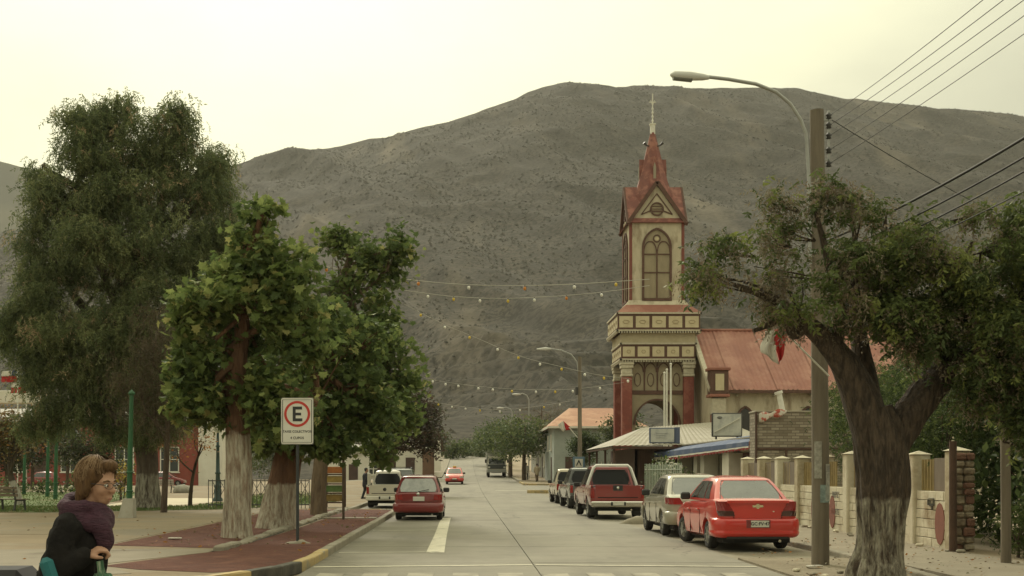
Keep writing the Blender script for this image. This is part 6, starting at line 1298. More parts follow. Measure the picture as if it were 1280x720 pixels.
for (cx,cy,cz,rx,ry,rz_,n,tn) in RL:
    n = max(8, int(n*(.42 if tn == 3 else .66))); p, _ = lobe_pts([(cx,cy,cz,rx,ry,rz_,n)], .25, clump=6); cs.append(p)
    pr = {0:[.36,.14,.24,.18,.08],1:[.38,.40,.16,.04,.02],2:[.32,.10,.48,.05,.05],3:[.12,.03,.06,.55,.24],4:[.20,.05,.30,.20,.25]}[tn]; mi.append(RNG.choice(5, n, p=pr))
    for q in p[::3]:
        a_ = np.array((cx*.8+.05, cy*.5, cz-.35*rz_)); ml.tube([a_, (a_+q)/2+RNG.normal(0,.05,3), q], [.016,.011,.005], 4, cap=False)
part(ml, 'twigs', B_rt, rt, fix=False)['kind'] = 'stuff'
cs = np.concatenate(cs); mi = np.concatenate(mi); per = 13
C = np.repeat(cs, per, 0)+RNG.normal(0,.12,(len(cs)*per,3))*np.array([1,1,.7]); cm = np.repeat(mi, per); j = RNG.random(len(cm)) < .25; cm[j] = RNG.integers(0,5,j.sum())
dry = cm >= 3
leaves('crown', C[~dry], T_FRD, F_FRD, .80, RT, (-.2,.6), None, rt, cm[~dry])
leaves('dry_sprays', C[dry], T_DRY, F_DRY, .75, RT, (0,.45), None, rt, cm[dry])
# ------------------------------------------------------------------ hedges and shrubs
HG = [LF('hedge_green', (0.086,0.120,0.041)), LF('hedge_dark', (0.051,0.075,0.028)), LF('hedge_light', (0.162,0.205,0.065))]
def shrub(name, label, base, lobes, mats, per=20, spread=.2, size=.12, cat='shrub', kind='leaf', probs=None, group=None, flowers=None):
    t = thing(name, label, cat, base, 0, group); mb = MB()
    for lb in lobes:
        for k in range(4):
            e = (lb[0]+random.uniform(-.5,.5)*lb[3], lb[1]+random.uniform(-.5,.5)*lb[4], lb[2]+.2*lb[5]); mb.tube([(lb[0]*.6, lb[1]*.6, -.05), (lb[0]*.8, lb[1]*.8, lb[2]*.5), e], [.035,.025,.01], 5, cap=False)
    part(mb, 'stems', B_plain, t, fix=False)
    cl, ids = lobe_pts(lobes, .4); C = np.repeat(cl, per, 0)+RNG.normal(0, spread, (len(cl)*per,3)); C[:,2] = np.maximum(C[:,2], .06)
    tv, tf = {'leaf': (T_LEAF, F_LEAF), 'frond': (T_FRD, F_FRD), 'dry': (T_DRY, F_DRY)}[kind]
    leaves('foliage', C, tv, tf, size, mats, (0,.8), probs, t)
    if flowers:
        n, fm, fs_ = flowers; p, _ = lobe_pts([(a,b,c,d*1.05,e*1.05,f*1.05,max(2,n//len(lobes))) for a,b,c,d,e,f,_ in lobes], .92)
        p = p[p[:,1] < np.median(p[:,1])+.2]
        for q in p:
            mb = MB(); mb.ell(tuple(q), (fs_, fs_, fs_*.75), 7, 5); o = part(mb, 'blossom', fm, t)
    return t
shrub('garden_hedge', 'leafy tangle rising behind the block wall by the tree', (10.9,30,.06), [(-.3,-4,2.6,.8,1.6,1.0,60),(-.4,-1,3.0,.8,1.8,1.2,70),(-.2,2,3.1,.9,1.8,1.3,70),(.6,0,4.0,1,2,1.1,60),(.3,5,2.8,.9,1.6,1.1,50),(.2,-4.4,3.6,.8,1.2,.9,40),(0,-2,1.2,.7,3,1.0,60)], HG, 16, .26, .62, 'hedge', 'frond', [.5,.22,.28])
shrub('garden_hedge', 'dense dark hedge between rough wall end and bare post', (11.3,20.8,.06), [(-.5,0,1.0,.9,1.6,1.0,90),(-.4,.6,2.6,1.0,1.5,1.1,90),(.3,0,4.0,1.1,1.5,1.0,70),(1.1,-1,1.5,1.0,1.5,1.4,90),(1.2,-1.5,3.4,1.0,1.4,1.2,80),(1.8,-2.6,2.0,1.0,1.2,1.9,90)], HG, 18, .22, .15, 'hedge', 'leaf', [.40,.48,.12])
shrub('garden_hedge', 'tall dense hedge deep in the yard behind the block wall', (14.0,33,.06), [(-1.5,-3,1.6,1.4,2.2,1.6,90),(-1.5,1,1.8,1.4,2.4,1.7,90),(-.5,-4,3.6,1.6,2.0,1.3,80),(-.5,0,4.0,1.6,2.4,1.4,80),(-1,4,3.0,1.5,2,1.5,60),(1.5,-5,2.0,1.6,2,2.0,80),(1.8,-5.5,4.4,1.5,1.6,1.2,60)], HG, 18, .34, .24, 'hedge', 'leaf', [.42,.42,.16])
shrub('garden_hedge', 'dark hedge mass behind the bare post and rusty post', (13.0,24.5,.06), [(-1.4,0,1.4,1.2,1.4,1.4,110),(-1.2,.5,3.4,1.3,1.4,1.2,90),(.4,0,1.6,1.3,1.4,1.6,110),(.6,0,4.0,1.3,1.4,1.1,80),(2.2,-.5,1.8,1.3,1.4,1.8,110),(2.3,-.5,4.2,1.2,1.4,1.2,80),(3.8,-.5,2.5,1.2,1.4,2.4,110)], HG, 18, .28, .19, 'hedge', 'leaf', [.38,.50,.12])
shrub('low_shrub', 'low bright green shrub at the foot of the dark hedge', (9.95,21.6,.08), [(0,0,.45,.45,.4,.42,40),(.5,-.2,.35,.4,.4,.33,30)], [LF('shrub_green', (0.116,0.147,0.046)), HG[0], HG[2]], 16, .12, .30, 'shrub', 'frond')
M_petal = mat('white_petal', (.72,.68,.58), (.62,.56,.44), scale=20, rough=.7)
shrub('rose_bush', 'white flowering rose bush behind the pale railing', (10.0,62.5,.06), [(0,0,1.3,.5,1.8,.8,50),(0,-2,1.5,.5,1.6,.7,50),(.1,-4.5,1.2,.45,1.4,.7,36)], HG, 12, .2, .16, 'bush', flowers=(150, M_petal, .07))
shrub('rose_bush', 'white rose bush on the plaza lawn beyond the woman', AT(103,605,58)[:2]+(.13,), [(0,0,.75,.6,.6,.65,40),(.5,0,.9,.4,.5,.5,24)], HG, 12, .18, .16, 'bush', flowers=(34, M_petal, .085))
shrub('yellow_shrub', 'yellowing shrub beside the trunk of the big plaza tree', AT(150,606,60)[:2]+(.13,), [(0,0,.9,.5,.5,.7,30),(.3,0,1.5,.4,.4,.4,16)], [AUT[0], LF('leaf_yellow', (0.527,0.403,0.093)), HG[0]], 12, .2, .15, 'shrub')
shrub('clipped_hedge', 'low clipped hedge across the wide lawn', (-26.5,74,.13), [(-2,0,.45,1.6,.6,.4,50),(1,0,.45,1.6,.6,.4,50)], HG, 14, .16, .16, 'hedge')
for k, (px, Y) in enumerate(((575,205),(588,214),(600,209),(564,200))):
    shrub('road_end_bush', 'dark green bushes closing the far end of the street', ((px-582)*Y/1500, Y, gz(0,Y)), [(0,0,1.2,1.6,1.2,1.3,50),(.8,0,1.8,1.2,1,1.0,30)], GR, 12, .4, .4, 'bush', group='bushes at the end of the street')
for k, (px, Y, h) in enumerate(((520,210,5),(545,225,4),(625,225,6),(650,232,5),(690,225,6),(715,215,5),(745,230,6),(500,190,6),(470,200,5),(440,205,6),(330,190,6),(300,200,5))):
    shrub('foothill_tree', 'olive green scrub trees at the foot of the hill', ((px-582)*Y/1500, Y, gz((px-582)*Y/1500,Y)), [(0,0,h*.5,2.2,1.6,h*.4,50),(1,0,h*.75,1.4,1.2,h*.3,30)], [GR[0],GR[2],DRY[2]], 12, .5, .45, 'tree', group='scrub trees at the hill foot')
# ------------------------------------------------------------------ street furniture
M_dark = mat('dark_metal', (.05,.047,.042), rough=.5); M_wood = mat('weathered_pole_wood', (.215,.18,.135), (.14,.115,.085), scale=5, rough=.95, bump=.8, bscale=12, stretch=(1,1,.12))
M_galv = mat('galvanised_steel', (.38,.38,.36), (.32,.32,.30), scale=3, rough=.45, metal=.3)
# parking sign
ps = thing('parking_sign', 'white parking sign with red ringed letter E on dark pole', 'sign', (-3.43,24.5,.14))
mb = MB(); mb.tube([(0,0,-.05),(0,0,2.95)], .032, 10); part(mb, 'pole', mat('sign_pole_dark', (.035,.04,.042), rough=.5), ps)
mb = MB(); mb.bbox(-.33,.33,-.058,-.035,2.02,2.97,.02); part(mb, 'sign_back', mat('sign_edge_grey', (.35,.35,.33), rough=.5), ps)
def rrect(w, h, r, n=5):
    out = []
    for cx, cy, a0 in ((w-r,h-r,0),(-w+r,h-r,90),(-w+r,-h+r,180),(w-r,-h+r,270)):
        out += [(cx+r*math.cos(R(a0+90*k/n)), cy+r*math.sin(R(a0+90*k/n))) for k in range(n+1)]
    return out
cz = 2.495
mb = MB(); mb.prism([(x, cz+z) for x, z in rrect(.325,.47,.05)], -.066, -.056, axis='y'); fc = part(mb, 'sign_face', mat('sign_white', (.70,.68,.60), (.64,.62,.54), scale=3, rough=.5), ps)
def ringmesh(c, r0, r1, y0, y1, n=40, ax='y'):
    mb = MB(); vs = []
    for k in range(n):
        a_ = 2*math.pi*k/n
        for r_, y in ((r0,y0),(r1,y0),(r1,y1),(r0,y1)): vs.append((c[0]+r_*math.cos(a_), y, c[1]+r_*math.sin(a_)))
    mb.add(vs, [(4*k+i, 4*k+(i+1) % 4, 4*((k+1) % n)+(i+1) % 4, 4*((k+1) % n)+i) for k in range(n) for i in range(4)]); return mb
part(ringmesh((0,2.64), .215, .265, -.070, -.065), 'red_ring', mat('sign_red', (.50,.035,.025), rough=.5), ps)
mb = MB()
for (x0,x1,z0,z1) in ((-.09,-.03,2.49,2.79),(-.03,.10,2.73,2.79),(-.03,.08,2.61,2.665),(-.03,.105,2.49,2.55)): mb.box(x0,x1,-.070,-.0655,z0,z1)
part(mb, 'letter_e', M_ink, ps)
text_mesh('sign_text', 'TAXIS COLECTIVOS', .066, M_ink, ps, (0,-.068,2.28), (R(90),0,0), .001, bold=.0015); text_mesh('sign_text', '4 CUPOS', .07, M_ink, ps, (0,-.068,2.15), (R(90),0,0), .001, bold=.0015)
mb = MB(); 
for a_, b_ in (((-.29,2.06),(.29,2.06)),((-.29,2.93),(.29,2.93)),((-.295,2.06),(-.295,2.93)),((.295,2.06),(.295,2.93))): mb.bar((a_[0],-.068,a_[1]),(b_[0],-.068,b_[1]),.012,.004)
part(mb, 'border_line', M_ink, ps)
mb = MB(); limb(mb, [(-.30,0,-.05,.04),(-.16,-.02,-.05,.11),(.1,.02,-.06,.12),(.30,0,-.05,.04)], 9, 3, .45); part(mb, 'concrete_footing', M_kerb, ps, fix=False)
# big wooden pole with lamp arm, flag and wires
up = thing('utility_pole', 'tall weathered wooden utility pole with posters and lamp arm by tree', 'pole', (6.03,20.4,.03))
mb = MB(); limb(mb, [(0,0,-.1,.150),(0,0,2,.143),(-.03,0,5,.132),(-.06,0,7.72,.115)], 18, 5, .02); part(mb, 'pole', M_wood, up, fix=False)
def L2(px, py, Y=20.4): q = P(px, py, Y); return (q.x-6.03, Y-20.4, q.z-.03)
arm = [L2(1013,330,20.3),L2(1011,220,20.3),L2(1008,168,20.3),L2(1001,150,20.3),L2(988,130,20.25),L2(970,115,20.2),L2(945,105,20.1),L2(910,99,20.0),L2(884,96,19.95)]
mb = MB(); mb.tube(arm, .03, 10); mb.bar((-.1,-.1,6.4),(-.22,-.1,6.4),.05); mb.bar((-.1,-.1,5.3),(-.22,-.1,5.3),.05); la = part(mb, 'lamp_arm', M_galv, up)
h0 = Vector(L2(886,97,19.95)); h1 = Vector(L2(838,93.5,19.85))
mb = MB(); mb.tube([h0, h0+(h1-h0)*.15, h0+(h1-h0)*.5, h0+(h1-h0)*.9, h1], [.035,.055,.075,.065,.02], 12); lh = part(mb, 'lamp_head', mat('lamp_head_grey', (.55,.54,.50), rough=.5), up)
mb = MB(); mb.tube([h0+(h1-h0)*.45+Vector((0,0,-.05)), h0+(h1-h0)*.93+Vector((0,0,-.045))], [.05,.045], 10); part(mb, 'lamp_lens', mat('lamp_lens_dark', (.16,.16,.14), rough=.3), up)
for k, py in enumerate((145,157,170,188,205)):
    q = L2(1036,py); mb = MB(); mb.lathe([(.02,-.055),(.05,-.04),(.03,-.01),(.055,.01),(.03,.04),(.015,.06)], q, 10); part(mb, 'insulator', M_dark, up)
mb = MB(); mb.bar(L2(1036,138), L2(1036,212), .03, .03); mb.bar(L2(1028,150), L2(1036,150), .03); mb.bar(L2(1028,200), L2(1036,200), .03); part(mb, 'insulator_rack', M_galv, up)
for (px0,px1,py0,py1,c) in ((1029,1040,580,626,(.50,.48,.42)),(1022,1033,606,628,(.30,.38,.36)),(1016,1024,552,598,(.42,.40,.34)),(1030,1039,582,590,(.25,.25,.24))):
    a_, b_ = L2(px0,py0), L2(px1,py1); mb = MB(); xm = (a_[0]+b_[0])/2; hw = (b_[0]-a_[0])/2; r_ = .152+.002*px0/1029
    def Fq(u, v): 
        x = max(-.149, min(.149, xm+(2*u-1)*hw)); return (x, -math.sqrt(max(1e-5, r_*r_-x*x))-.004, b_[2]+(a_[2]-b_[2])*v)
    mb.grid(Fq, 6, 2); part(mb, 'poster', mat('poster_%d' % py0, c, tuple(v*.6 for v in c), scale=14, rough=.85), up)
# wires
def sagwire(a, b, sag, n=14): 
    a = Vector(a); b = Vector(b); return [a+(b-a)*(i/n)-Vector((0,0,sag*4*(i/n)*(1-i/n))) for i in range(n+1)]
M_wire = mat('black_wire', (.03,.029,.027), rough=.7)
def wire(label, a, b, sag, r, cat='power line'):
    mb = MB(); mb.tube(sagwire(a, b, sag), r, 5); return tag(mb.build('power_line', M_wire), label, cat, 'power lines on the wooden pole')
for k, (py, ex) in enumerate(((145,1215),(157,1240),(170,1265),(188,1292),(205,1325))):
    s0 = P(1036, py, 20.4); e0 = P(ex, -4, 12.0); d = e0-s0; wire(['topmost','second highest','middle','second lowest','lowest'][k]+' thin overhead wire running from the pole insulators', s0, s0+d*1.9, .12, .0045)
for k, (py, ey, r_) in enumerate(((300,148,.020),(318,172,.014),(332,190,.012),(345,215,.008))):
    s0 = P(1036, py, 20.4); e0 = P(1284, ey, 14.5); wire(['thickest slack cable crossing in front of the hill','slack cable just below the thickest one','slack cable second from below above the tree','thinnest and lowest slack cable above the tree'][k], s0, s0+(e0-s0)*1.8, .22, r_)
wire('service wire falling from pole top toward the tree crown', P(1040,150,20.4), P(1300,292,30), .1, .008)
# limp flag on a slanting stick
fl = thing('flag', 'limp white and red flag hanging from a stick on the wooden pole', 'flag', (6.03,20.4,.03))
s0, s1 = Vector(L2(1036,470,20.15)), Vector(L2(978,412,19.9)); mb = MB(); mb.tube([s0, s1], .016, 8); part(mb, 'stick', M_metal_w, fl)
M_fwhite = mat('flag_white', (.70,.66,.58), (.62,.58,.5), scale=6, rough=.8, trans=.2); M_fred = mat('flag_red', (.50,.025,.025), (.42,.02,.02), scale=6, rough=.8, trans=.2); M_fblue = mat('flag_blue', (.03,.05,.16), rough=.8)
def cloth(tl, tr, bl, br, m, nme, par, wav=.03, ph=0, n=8):
    tl, tr, bl, br = [Vector(v) for v in (tl, tr, bl, br)]; mb = MB()
    def Fc(u, v): q = (tl*(1-u)+tr*u)*(1-v)+(bl*(1-u)+br*u)*v; q.y += wav*math.sin(u*9+v*2+ph); q.x += wav*.4*math.sin(v*7+ph); return tuple(q)
    mb.grid(Fc, n, n); o = part(mb, nme, m, par); so = o.modifiers.new('t', 'SOLIDIFY'); so.thickness = .004; return o
cloth(L2(956,414,19.95),L2(968,412,19.95),L2(951,440,19.95),L2(972,456,19.95), M_fwhite, 'white_cloth', fl, .05)
cloth(L2(968,412,19.95),L2(986,411,19.9),L2(972,456,19.95),L2(977,447,19.9), M_fred, 'red_cloth', fl, .05, 2)
# second pole down the street
p2 = thing('utility_pole', 'slim brown lamp pole with curved arm before the round tree', 'pole', (7.35,77,.085)); s_ = 77/1500
mb = MB(); limb(mb, [(0,0,-.1,.15),(-.02,0,4,.135),(-.03,0,(588-445)*s_+1.5,.11)], 12, 4, .02); part(mb, 'pole', M_wood, p2, fix=False)
def L3(px, py): q = P(px, py, 77); return (q.x-7.35, 0, q.z-.085)
mb = MB(); mb.tube([L3(724,470),L3(721,452),L3(714,443),L3(702,438),L3(688,436)], .04, 8); part(mb, 'lamp_arm', M_galv, p2)
mb = MB(); mb.tube([L3(689,436),L3(682,436),L3(671,436.5)], [.05,.11,.05], 10); part(mb, 'lamp_head', mat('lamp_head_grey', (.55,.54,.50), rough=.5), p2)
mb = MB(); mb.bbox(-.32,-.14,-.1,.1,6.4,6.9,.03); part(mb, 'transformer', M_dark, p2)
f2 = thing('flag', 'small red and white flag leaning out from the brown lamp pole', 'flag', (7.35,77,.085)); mb = MB(); mb.tube([L3(722,547),L3(711,534)], .03, 6); part(mb, 'stick', M_metal_w, f2)
cloth(L3(697,531),L3(704,526),L3(704,540),L3(707,537), M_fwhite, 'white_cloth', f2, .04); cloth(L3(704,526),L3(712,533),L3(706,538),L3(713,537), M_fred, 'red_cloth', f2, .04)
for k, (px, py, Y, xb, lb) in enumerate(((645,493,120,661,'distant curved lamp post above the feathery street tree'),(625,510,150,640,'farthest curved lamp post over the light green tree'))):
    b = Vector(((xb-582)*Y/1500, Y, gz(6,Y)+.1)); q = P(px, py, Y)-b; t_ = thing('street_lamp', lb, 'lamp post', b)
    mb = MB(); mb.tube([(0,0,-.1),(0,0,q.z-.5),(-.2,0,q.z-.1),(q.x*.5,0,q.z+.1),(q.x+.4,0,q.z)], .06, 6); part(mb, 'pole', M_galv, t_); mb = MB(); mb.tube([(q.x+.5,0,q.z),(q.x,0,q.z),(q.x-.4,0,q.z)], [.05,.12,.05], 8); part(mb, 'lamp_head', mat('lamp_head_grey', (.55,.54,.50), rough=.5), t_)
# camping sign
cs_ = thing('camping_sign', 'blue and white camping sign with tent symbol on post', 'sign', (6.95,73.5,.01)); q = lambda px, py: ((px-582)*73.5/1500-6.95, 0, CAM_H+(588-py)*73.5/1500-.01)
mb = MB(); mb.tube([(0,.05,-.05),(0,.05,2.0)], .04, 8); part(mb, 'post', M_galv, cs_)
x0, _, z0 = q(716,588); x1, _, z1 = q(731,571); mb = MB(); mb.bbox(x0,x1,-.02,.02,z0,z1,.02); part(mb, 'panel', mat('sign_blue_grey', (.10,.16,.22), rough=.5), cs_)
w_ = (x1-x0)*.33; xc, zc = (x0+x1)/2, (z0+z1)/2+.04; mb = MB(); mb.box(xc-w_,xc+w_,-.03,-.015,zc-w_,zc+w_); part(mb, 'white_square', M_fwhite, cs_)
mb = MB(); mb.prism([(xc-w_*.75,zc-w_*.7),(xc-w_*.45,zc-w_*.7),(xc,zc+w_*.2),(xc+w_*.45,zc-w_*.7),(xc+w_*.75,zc-w_*.7),(xc+.02,zc+w_*.75),(xc-.02,zc+w_*.75)], -.036, -.028, axis='y'); part(mb, 'tent_symbol', M_ink, cs_)
# thin stake and yellow stand behind the trees
st = MB(); st.tube([(0,0,-.05),(0,0,1.9)], .04, 8); tag(st.build('thin_stake', B_plain), 'thin dark stake standing in the red soil strip', 'stake').location = ((429-582)/41.5, 36.2, .14)
ys_ = thing('crate_stand', 'slatted stand stacked with orange and yellow trays behind planes', 'stand', (-5.35,49.2,.12))
mb = MB()
for x in (-.38,.38):
    for y in (-.3,.3):
        mb = MB(); mb.bar((x,y,0),(x,y,1.75),.07); part(mb, 'post', M_dkwood, ys_)
for i, c in enumerate(((.30,.20,.06),(.12,.20,.06),(.42,.30,.09),(.46,.17,.05))):
    mb = MB(); mb.bbox(-.34,.34,-.28,.28,.25+i*.38,.25+i*.38+.27,.02); part(mb, 'tray', mat('tray_%d' % i, c, tuple(v*.7 for v in c), scale=6, rough=.8), ys_)
    mb = MB(); mb.bar((-.4,-.32,.2+i*.38),(.4,-.32,.2+i*.38),.05,.06); part(mb, 'slat', M_dkwood, ys_)
# iron lattice fence
ifn = thing('iron_fence', 'black iron lattice fence across the end of the red bed', 'fence', (-10.2,47.6,.12))
for i in range(26):
    x = i*.16; mb = MB(); mb.bar((x,0,0),(x,0,1.15),.025); part(mb, 'bar', M_dark, ifn)
for z in (.15,1.1):
    mb = MB(); mb.bar((0,0,z),(4.0,0,z),.04); part(mb, 'rail', M_dark, ifn)
for i in range(12):
    for s in (-1,1):
        mb = MB(); x = .15+i*.32; mb.bar((x if s > 0 else x+.32,.02,.5),(x+.32 if s > 0 else x,.02,1.08),.02); part(mb, 'lattice_strip', M_dark, ifn)
# plaza lamp posts
M_lgreen = mat('green_post_paint', (.022,.105,.038), (.018,.085,.03), scale=3, rough=.5); M_teal = mat('dark_teal_paint', (.022,.045,.042), (.03,.06,.055), scale=3, rough=.45)
def green_lamp(label, X, Y, h, r, plinth=True):
    t = thing('plaza_lamp', label, 'lamp post', (X,Y,.12), 0, 'green lamp posts of the plaza')
    if plinth: 
        mb = MB(); mb.add([(-.26,-.26,0),(.22,-.26,0),(.22,.22,0),(-.26,.22,0),(-.10,-.16,.62),(.2,-.16,.62),(.2,.18,.62),(-.10,.18,.62)], [(0,1,5,4),(1,2,6,5),(2,3,7,6),(3,0,4,7),(4,5,6,7)]); part(mb, 'plinth', mat('plinth_grey', (.42,.40,.34), (.36,.33,.27), scale=4, rough=.9), t)
    b = .6 if plinth else 0; mb = MB(); mb.tube([(.05,0,b-.05),(.06,0,b+1.0),(.12,0,h)], [r*1.15,r,r*.75], 12); part(mb, 'post', M_lgreen, t)
    for z in (b+.25, b+.85): 
        mb = MB(); mb.lathe([(r*.9,-.04),(r*1.35,-.02),(r*1.35,.02),(r*.9,.04)], (.055,0,z), 12); part(mb, 'collar', M_lgreen, t)
    mb = MB(); mb.lathe([(r*.7,-.05),(r*1.3,-.02),(r*1.3,.03),(r*.5,.10),(.005,.14)], (.12,0,h), 12); part(mb, 'finial', M_lgreen, t)
    return t
green_lamp('nearest green lamp post on a grey concrete plinth', -10.75, 38.2, 3.95, .085)
for (px, Y, lb) in ((58,68,'tallest far green lamp post beside the autumn tree'),(68,62,'far green lamp post left of the rose bush'),(29,74,'far green lamp post half behind the autumn tree trunk')):
    green_lamp(lb, (px-582)*Y/1500, Y, 4.4 if px == 58 else 3.6, .1, False)
ol = thing('ornate_lamp', 'dark teal ornate lamp post beside the pale garden path', 'lamp post', ((273-582)/25.8, 58, .14))
mb = MB(); mb.lathe([(.24,0),(.24,.12),(.17,.2),(.19,.55),(.15,.62),(.20,.72),(.12,.8),(.10,1.3),(.15,1.36),(.10,1.42),(.075,2.6),(.12,2.66),(.07,2.72),(.06,3.3)], (0,0,0), 14); part(mb, 'column', M_teal, ol)
mb = MB(); mb.lathe([(.06,3.3),(.2,3.42),(.26,3.95),(.1,4.1),(.01,4.22)], (0,0,0), 8); part(mb, 'lantern', mat('lantern_glass', (.42,.42,.36), rough=.3), ol); mb = MB(); mb.lathe([(.28,3.93),(.12,4.12),(.03,4.32),(.01,4.36)], (0,0,0), 8); part(mb, 'lantern_cap', M_teal, ol)
# benches
def bench(label, X, Y, rz, m, L=1.6, back=True, z=.12):
    t = thing('park_bench', label, 'bench', (X,Y,z), rz, 'plaza benches')
    for i in range(4): mb = MB(); mb.bbox(-L/2,L/2,-.22+i*.12,-.13+i*.12,.43,.46,.008); part(mb, 'seat_slat', m, t)
    if back:
        for i in range(3): mb = MB(); mb.bbox(-L/2,L/2,.27+i*.03,.30+i*.03,.55+i*.13,.65+i*.13,.008); part(mb, 'back_slat', m, t)
    for x in (-L*.38, L*.38):
        mb = MB(); mb.bar((x,-.2,0),(x,-.16,.43),.06); mb.bar((x,.3,0),(x,.22,.43),.06); mb.bar((x,-.2,.41),(x,.25,.41),.05); mb.bar((x,.24,.42),(x,.35,.92),.05); part(mb, 'iron_frame', M_dark, t)
    return t
M_bw = mat('bench_wood', (.17,.125,.085), (.12,.088,.06), scale=4, rough=.8, stretch=(.3,2,2))
b1 = P(12,638,44.5); bench('brown slatted bench below the small autumn tree', b1.x, 44.5, R(150), M_bw, 1.6)
b2 = P(150,622,64); bench('green bench partly behind the nearest green lamp post', b2.x, 62, R(200), M_bw, 1.6)
b3 = P(214,614,82); bench('pale grey bench beside the boulder on the far lawn', b3.x, 80, R(165), mat('bench_grey', (.38,.36,.31), (.32,.30,.26), scale=3, rough=.8), 1.8)
rk = MB(); limb(rk, [(-.6,0,.05,.12),(-.3,0,.2,.32),(.2,.05,.22,.36),(.6,0,.05,.15)], 12, 4, .25); o = rk.build('boulder', mat('boulder_grey', (.34,.32,.27), (.26,.24,.20), scale=3, rough=.95, bump=.6), None, fix=False); tag(o, 'rounded grey boulder lying beside the pale bench', 'boulder'); o.location = (b3.x+1.5, 79, .12)
# flags over the plaza left
for k, (px, py, Y, lb) in enumerate(((22,470,92,'higher red and white flag on a mast left of the pepper tree'),(33,484,98,'lower red and white flag on a mast left of the pepper tree'))):
    q = P(px, py, Y); t_ = thing('mast_flag', lb, 'flag', (q.x, Y, .115)); mb = MB(); mb.tube([(0,0,-.05),(0,0,q.z+.4)], .05, 8); part(mb, 'mast', M_metal_w, t_)
    w_, h_ = 1.25, .9; zt = q.z+.3
    cloth((-w_,0,zt-.05),(0,0,zt),(-w_,0,zt-h_*.5),(0,0,zt-h_*.45), M_fwhite, 'white_cloth', t_, .08); cloth((-w_,0,zt-h_*.5),(0,0,zt-h_*.45),(-w_*1.02,0,zt-h_),(0,0,zt-h_), M_fred, 'red_cloth', t_, .08); cloth((-.45,-.03,zt-.02),(0,-.03,zt),(-.45,-.03,zt-h_*.46),(0,-.03,zt-h_*.45), M_fblue, 'blue_canton', t_, .03)
bs = thing('white_banner_stage', 'white stage canopy glimpsed below the mast flags', 'canopy', ((16-582)*104/1500, 104, .115)); mb = MB(); mb.bbox(-2.2,2.2,-.8,.8,7.3,8.4,.05); part(mb, 'canopy', M_white, bs)
for x in (-2,2): mb = MB(); mb.bar((x,-.7,0),(x,-.7,7.3),.1); part(mb, 'post', M_metal_w, bs)
# bare post at the right edge and post before the wall end
mb = MB(); limb(mb, [(0,0,-.1,.085),(.0,0,1.2,.08),(-.02,0,2.3,.075)], 10, 3, .06); o = mb.build('bare_post', M_wood, None, fix=False); tag(o, 'bare wooden post standing against the dark hedge', 'post'); o.location = (9.05,20.1,.085)
mb = MB(); limb(mb, [(0,0,-.1,.075),(.0,0,1.2,.07),(0,0,2.1,.07)], 10, 3, .05); o = mb.build('rusty_post', mat('rusty_post', (.11,.062,.042), (.075,.045,.032), scale=4, rough=.9), None, fix=False); tag(o, 'rusty brown post in front of the rough wall end', 'post'); o.location = (9.28,22.85,.085)
# light strings across the street
M_bulb = {'w': mat('bulb_white', (.75,.73,.66), rough=.2), 'y': mat('bulb_yellow', (.60,.42,.05), rough=.2), 'o': mat('bulb_orange', (.55,.20,.03), rough=.2)}
def light_string(label, pts, Y, bulbs, r=.02, drop=.0, rb=.09):
    A = [P(a, b, Y) for a, b in pts]; t = thing('light_string', label, 'light string', A[0], 0, 'light strings across the street')
    q = smooth_path([(*(a-A[0]), r) for a in A], 6); mb = MB(); mb.tube([v[:3] for v in q], r, 5); part(mb, 'cable', mat('string_cable', (.42,.40,.34), rough=.7), t)
    xs_ = [v[0] for v in q]; zs_ = [v[2] for v in q]
    for i, (px, c) in enumerate(bulbs):
        x = (px-582)*Y/1500-A[0].x; o_ = np.argsort(xs_); z = float(np.interp(x, np.array(xs_)[o_], np.array(zs_)[o_]))
        mb = MB(); mb.tube([(x,0,z+.0),(x,0,z-.09)], .03, 6); b = part(mb, 'socket', M_dark, t); mb = MB(); mb.ell((x,0,z-.15), (rb,rb,rb*1.25), 8, 6); part(mb, 'bulb', M_bulb[c], t)
light_string('nearest string of bulbs from plane tree across to bell tower', [(405,333),(500,348),(570,355),(640,357),(720,355),(812,349)], 60, [(408,'o'),(474,'w'),(523,'o'),(586,'w'),(656,'o'),(718,'w'),(770,'y')], .017, rb=.08)
light_string('second string of coloured bulbs just below the nearest one', [(500,362),(560,370),(620,373),(680,371),(745,366),(812,357)], 64, [(535,'w'),(567,'y'),(600,'w'),(635,'y'),(668,'w'),(708,'o'),(752,'w')], .015, rb=.075)
light_string('slanting bulb string dropping from plane tree to lamp pole', [(505,380),(556,406),(590,420),(650,445),(700,458),(745,468),(790,474)], 74, [(526,'y'),(556,'w'),(587,'y'),(622,'w'),(648,'y'),(675,'w'),(702,'y'),(731,'w'),(755,'y'),(785,'w')], .011, rb=.08)
light_string('low pale bulb string over the far street trees', [(530,472),(560,478),(610,484),(660,487),(720,486),(780,478)], 82, [(541,'w'),(557,'w'),(573,'w'),(598,'w'),(616,'w'),(640,'y'),(670,'w'),(694,'y'),(716,'w'),(750,'w')], .010, rb=.08)
light_string('lowest far bulb string near the street end', [(530,500),(570,507),(620,512),(670,508),(720,500)], 96, [(548,'y'),(565,'w'),(582,'w'),(600,'y'),(625,'w'),(650,'w'),(680,'y'),(700,'w')], .010, rb=.075)
